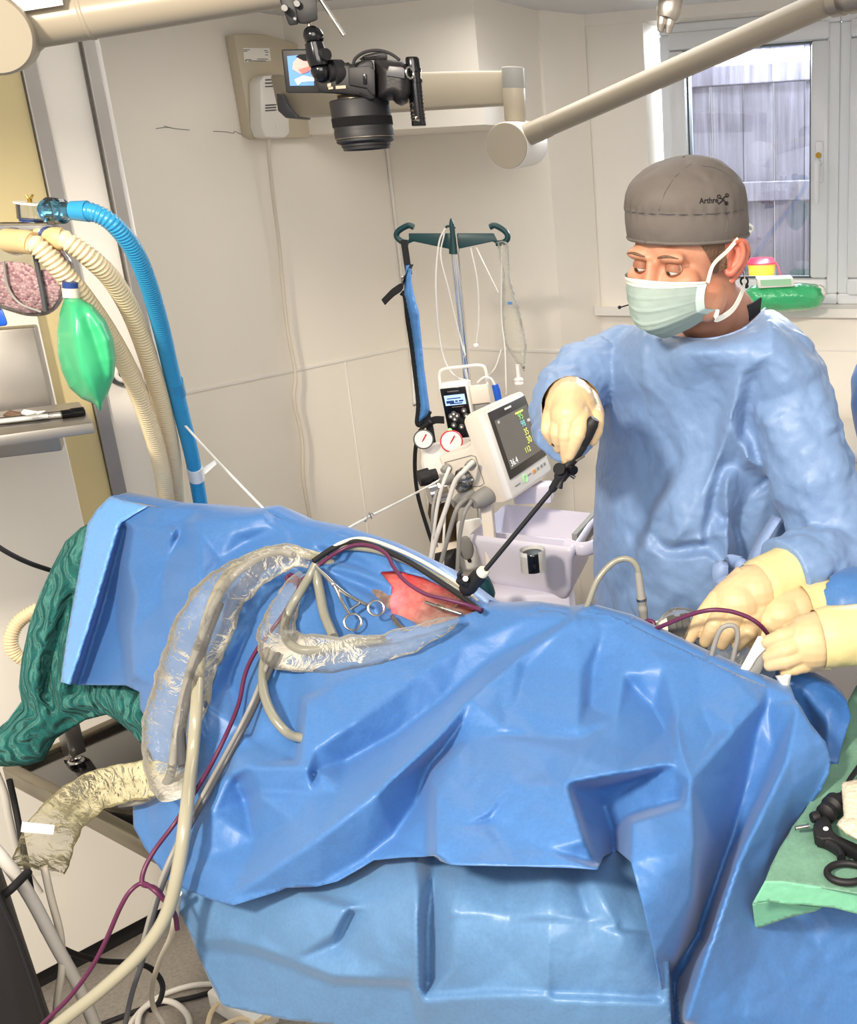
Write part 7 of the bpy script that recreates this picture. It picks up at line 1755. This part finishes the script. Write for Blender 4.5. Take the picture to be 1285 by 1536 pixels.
P = [WZ(*q, ZG - .012) for q in ((1142, 1322), (1330, 1342), (1420, 1090), (1290, 1060), (1250, 1140))]
mb = MB(); mb.prism([Vector((p.x + (.01 if i in (0, 4) else 0), p.y, ZG - .016)) for i, p in enumerate(P)], (0, 0, -.02)); part(tg, 'tray', mb, M('steelb'))
c = sum(P, Vector()) / 5; mb = MB(); mb.cyl((c.x, c.y, .03), (c.x, c.y, ZG - .03), .02); part(tg, 'post', mb, M('steelb'))
mb = MB(); mb.box((c.x, c.y, .03), (.4, .5, .04), None, .01); part(tg, 'base', mb, M('steelb'))
oG = [(1147, 1322), (1156, 1298), (1170, 1270), (1182, 1252), (1188, 1240), (1205, 1218), (1228, 1180), (1246, 1140), (1262, 1085), (1272, 1050), (1284, 1028), (1330, 1010), (1430, 1090), (1420, 1360), (1285, 1340), (1220, 1329), (1172, 1322)]
linG2 = CM([[(1147, 1322, .2), (1220, 1329, .2), (1285, 1340, .2)], [(1236, 1166, .2), (1262, 1180, .5), (1285, 1190, .2)], [(1228, 1190, .5), (1250, 1150, 0), (1285, 1165, .4)], [(1262, 1110, .1), (1285, 1118, .7)], [(1270, 1105, .6), (1285, 1100, -.1)], [(1180, 1290, .3), (1200, 1310, 0)], [(1230, 1250, .1), (1240, 1290, .3)], [(1190, 1250, .4), (1220, 1240, 0)], [(1230, 1200, -.1), (1280, 1215, .2)]])
tw = single('green_towel', sheet(oG, planeY(ZG), Field((1130, 1000, 1440, 1380), linG2, cell=3, facet=.6, nblur=1, noise_amp=.003, noise_scale=24), 4), M('greend'), 'green cloth towel spread on the instrument table, its edge folded over', 'towel', angle=180)
def gpart(nm, out, base, mat, off=None):
    o = obj(nm, sheet(out, base, off or Noise2(.0012, 18, 4), 4), mat, angle=180); o.parent = tw; return o
yE = planeY(ZG)
gpart('border', [(1147, 1321), (1172, 1321), (1220, 1328), (1285, 1339), (1420, 1359), (1420, 1392), (1285, 1370), (1250, 1361), (1200, 1356), (1188, 1357), (1152, 1351), (1128, 1355)], lambda x, y: yE(x, np.full(np.shape(x), 1328.)) - .004 - (np.asarray(y) - 1325) * .00005, M('greenl'))
gpart('folded_corner', [(1128, 1354), (1152, 1351), (1188, 1356), (1232, 1360), (1222, 1366), (1180, 1376), (1140, 1390), (1132, 1391)], lambda x, y: yE(x, np.full(np.shape(x), 1328.)) + .016 + (np.asarray(y) - 1351) * .0004, M('greenl'))
# handle of a keyhole instrument on the towel
cq = cpx_(1080, 1100, 4.517)
def onG(pts, h=.012): return [WZ(a, b, ZG + h) for a, b in pts]
ki = thing('keyhole_grasper', 'black keyhole instrument with finger rings lying on the green towel', 'surgical instrument', onG(cq((720, 650)))[0])
mb = MB(); mb.prism(onG(cq((628, 615), (660, 575), (715, 545), (745, 590), (765, 660), (800, 690), (926, 745), (1000, 790), (1000, 860), (900, 790), (800, 735), (740, 705), (690, 712), (640, 690)), .020), (0, 0, -.014), .002); part(ki, 'body', mb, M('black'))
mb = MB(); mb.tube(onG(cq((660, 730), (720, 740), (780, 780), (812, 815), (822, 850)), .010), [.007, .0085, .0075, .0065, .0065], n=12, flat=.8); part(ki, 'lever', mb, M('black'))
c = onG(cq((855, 945)), .010)[0]; mb = MB()
mb.tube([c + Vector((cos(t) * .0215, sin(t) * .0165, 0)) for t in np.linspace(0, 2 * pi, 25)], .0042, n=10, sm=2); part(ki, 'finger_ring', mb, M('black'))
mb = MB(); a, b = onG(cq((600, 628), (508, 643)), .014); mb.lathe(a, b, [(0, .0036), (.05, .0036), (.1, .0026), (1, .0026)], 14); part(ki, 'pin', mb, M('steel'))
mb = MB(); p = onG(cq((715, 648)), .021)[0]; mb.lathe(p, p + Vector((0, 0, .0012)), [(0, .0034), (1, .0030)], 16); part(ki, 'rivet', mb, M('label'))
mb = MB(); mb.lathe(*onG(cq((618, 575), (662, 562)), .018), [(0, .006), (.3, .007), (1, .007)], 16); part(ki, 'knob', mb, M('black'))
a, b = onG(cq((700, 560), (820, 440)), .016); mb = MB(); mb.lathe(a, b, [(0, .007), (.1, .013), (.28, .013), (.32, .010), (.45, .015), (.7, .015), (.72, .010), (1, .008)], 22); part(ki, 'rotation_wheel', mb, M('black'))
mb = MB(); mb.tube(onG(cq((810, 450), (880, 310), (1000, 140)), .016), .0036, n=12, sm=0); part(ki, 'shaft', mb, M('black'))
og = cq((818, 332), (860, 325), (926, 312), (1010, 320), (1020, 760), (926, 722), (850, 682), (788, 622), (800, 595), (835, 560), (826, 440))
single('gauze_swab', puff(og, lambda x, y: planeY(ZG + .03)(x, y), Noise2(.006, 13, 8), .014, edge=.35, step=3), M('gauze'), 'crumpled cream gauze swab lying on the black instrument', 'gauze', angle=180)

# ------------------------------------------------------------------ low white cupboard behind the assistant
p = onD(.75, 0, -.25)
lc = thing('low_cupboard', 'low white cupboard under the window at the right, mostly hidden', 'cupboard', p)
mb = MB(); mb.box(Vector((p.x, p.y, .5)), (.95, .40, .90), (dD, dDn, ZV), .006); part(lc, 'carcass', mb, M('trimw'))
mb = MB(); mb.box(Vector((p.x, p.y, .965)), (.99, .44, .03), (dD, dDn, ZV), .006); part(lc, 'top', mb, M('trimw'))
# ------------------------------------------------------------------ things on the window sill
sb = thing('sharps_bin', 'yellow sharps tub with a red lid on the window sill', 'sharps bin', WZ(1144, 424, SILL))
b0 = WZ(1142, 428, SILL); k = mpp(b0); rb = 21 * k
mb = MB(); mb.lathe(b0, b0 + Vector((0, 0, 32 * k)), [(0, rb * .78), (.05, rb * .82), (1, rb)], 32); part(sb, 'tub', mb, M('yellow'))
mb = MB(); mb.lathe(b0 + Vector((0, 0, 31 * k)), b0 + Vector((0, 0, 40 * k)), [(0, rb * 1.05), (.3, rb * 1.06), (.5, rb * .95), (1, rb * .8)], 32); LD = part(sb, 'lid', mb, M('red'))
mb = MB(); mb.tube([b0 + Vector((rb * .95, -rb * .3, 34 * k)), b0 + Vector((rb * 1.2, -rb * .4, 24 * k)), b0 + Vector((rb * 1.3, -rb * .4, 10 * k))], .003, n=8); part(LD, 'tab', mb, M('red'))
mb = MB()
for j in range(5): mb.box(b0 + Vector((-.006 + j * .008, -rb * .93, 13 * k)), (.006, .002, .004 + .002 * (j % 2)))
part(sb, 'lettering', mb, M('ink'), smooth=False)
gp = thing('wipes_pack', 'shiny green foil pack of wipes lying on the window sill', 'wipes pack', WZ(1185, 462, SILL))
yG_ = WZ(1185, 462, SILL + .02).y
part(gp, 'pack', puff([(1118, 436), (1128, 428), (1150, 426), (1200, 424), (1224, 426), (1233, 432), (1237, 446), (1230, 460), (1215, 465), (1175, 468), (1140, 466), (1118, 462)], const(yG_ + .03), Noise2(.004, 13, 5), .05, edge=.5, step=3), M('greenpk'), angle=180)
mb = MB(); P = [W(*q, yG_ - .02) for q in ((1135, 419), (1190, 417), (1191, 430), (1137, 433))]; mb.prism(P, Vector((0, .07, .004)), .004); FL = part(gp, 'flap_lid', mb, M('label'), label='pale plastic flap lid')
mb = MB(); P = [W(*q, yG_ - .0215) for q in ((1140, 420), (1186, 418), (1187, 428), (1141, 429))]; mb.prism(P, Vector((0, .001, 0))); part(FL, 'panel', mb, M('mint'), smooth=False)
single('white_wrapper', puff([(1228, 426), (1236, 430), (1240, 440), (1234, 446), (1224, 436)], const(yG_ + .02), Noise2(.003, 8, 1), .012, step=2), M('label'), 'scrap of white wrapper sticking out beside the green pack', 'wrapper')
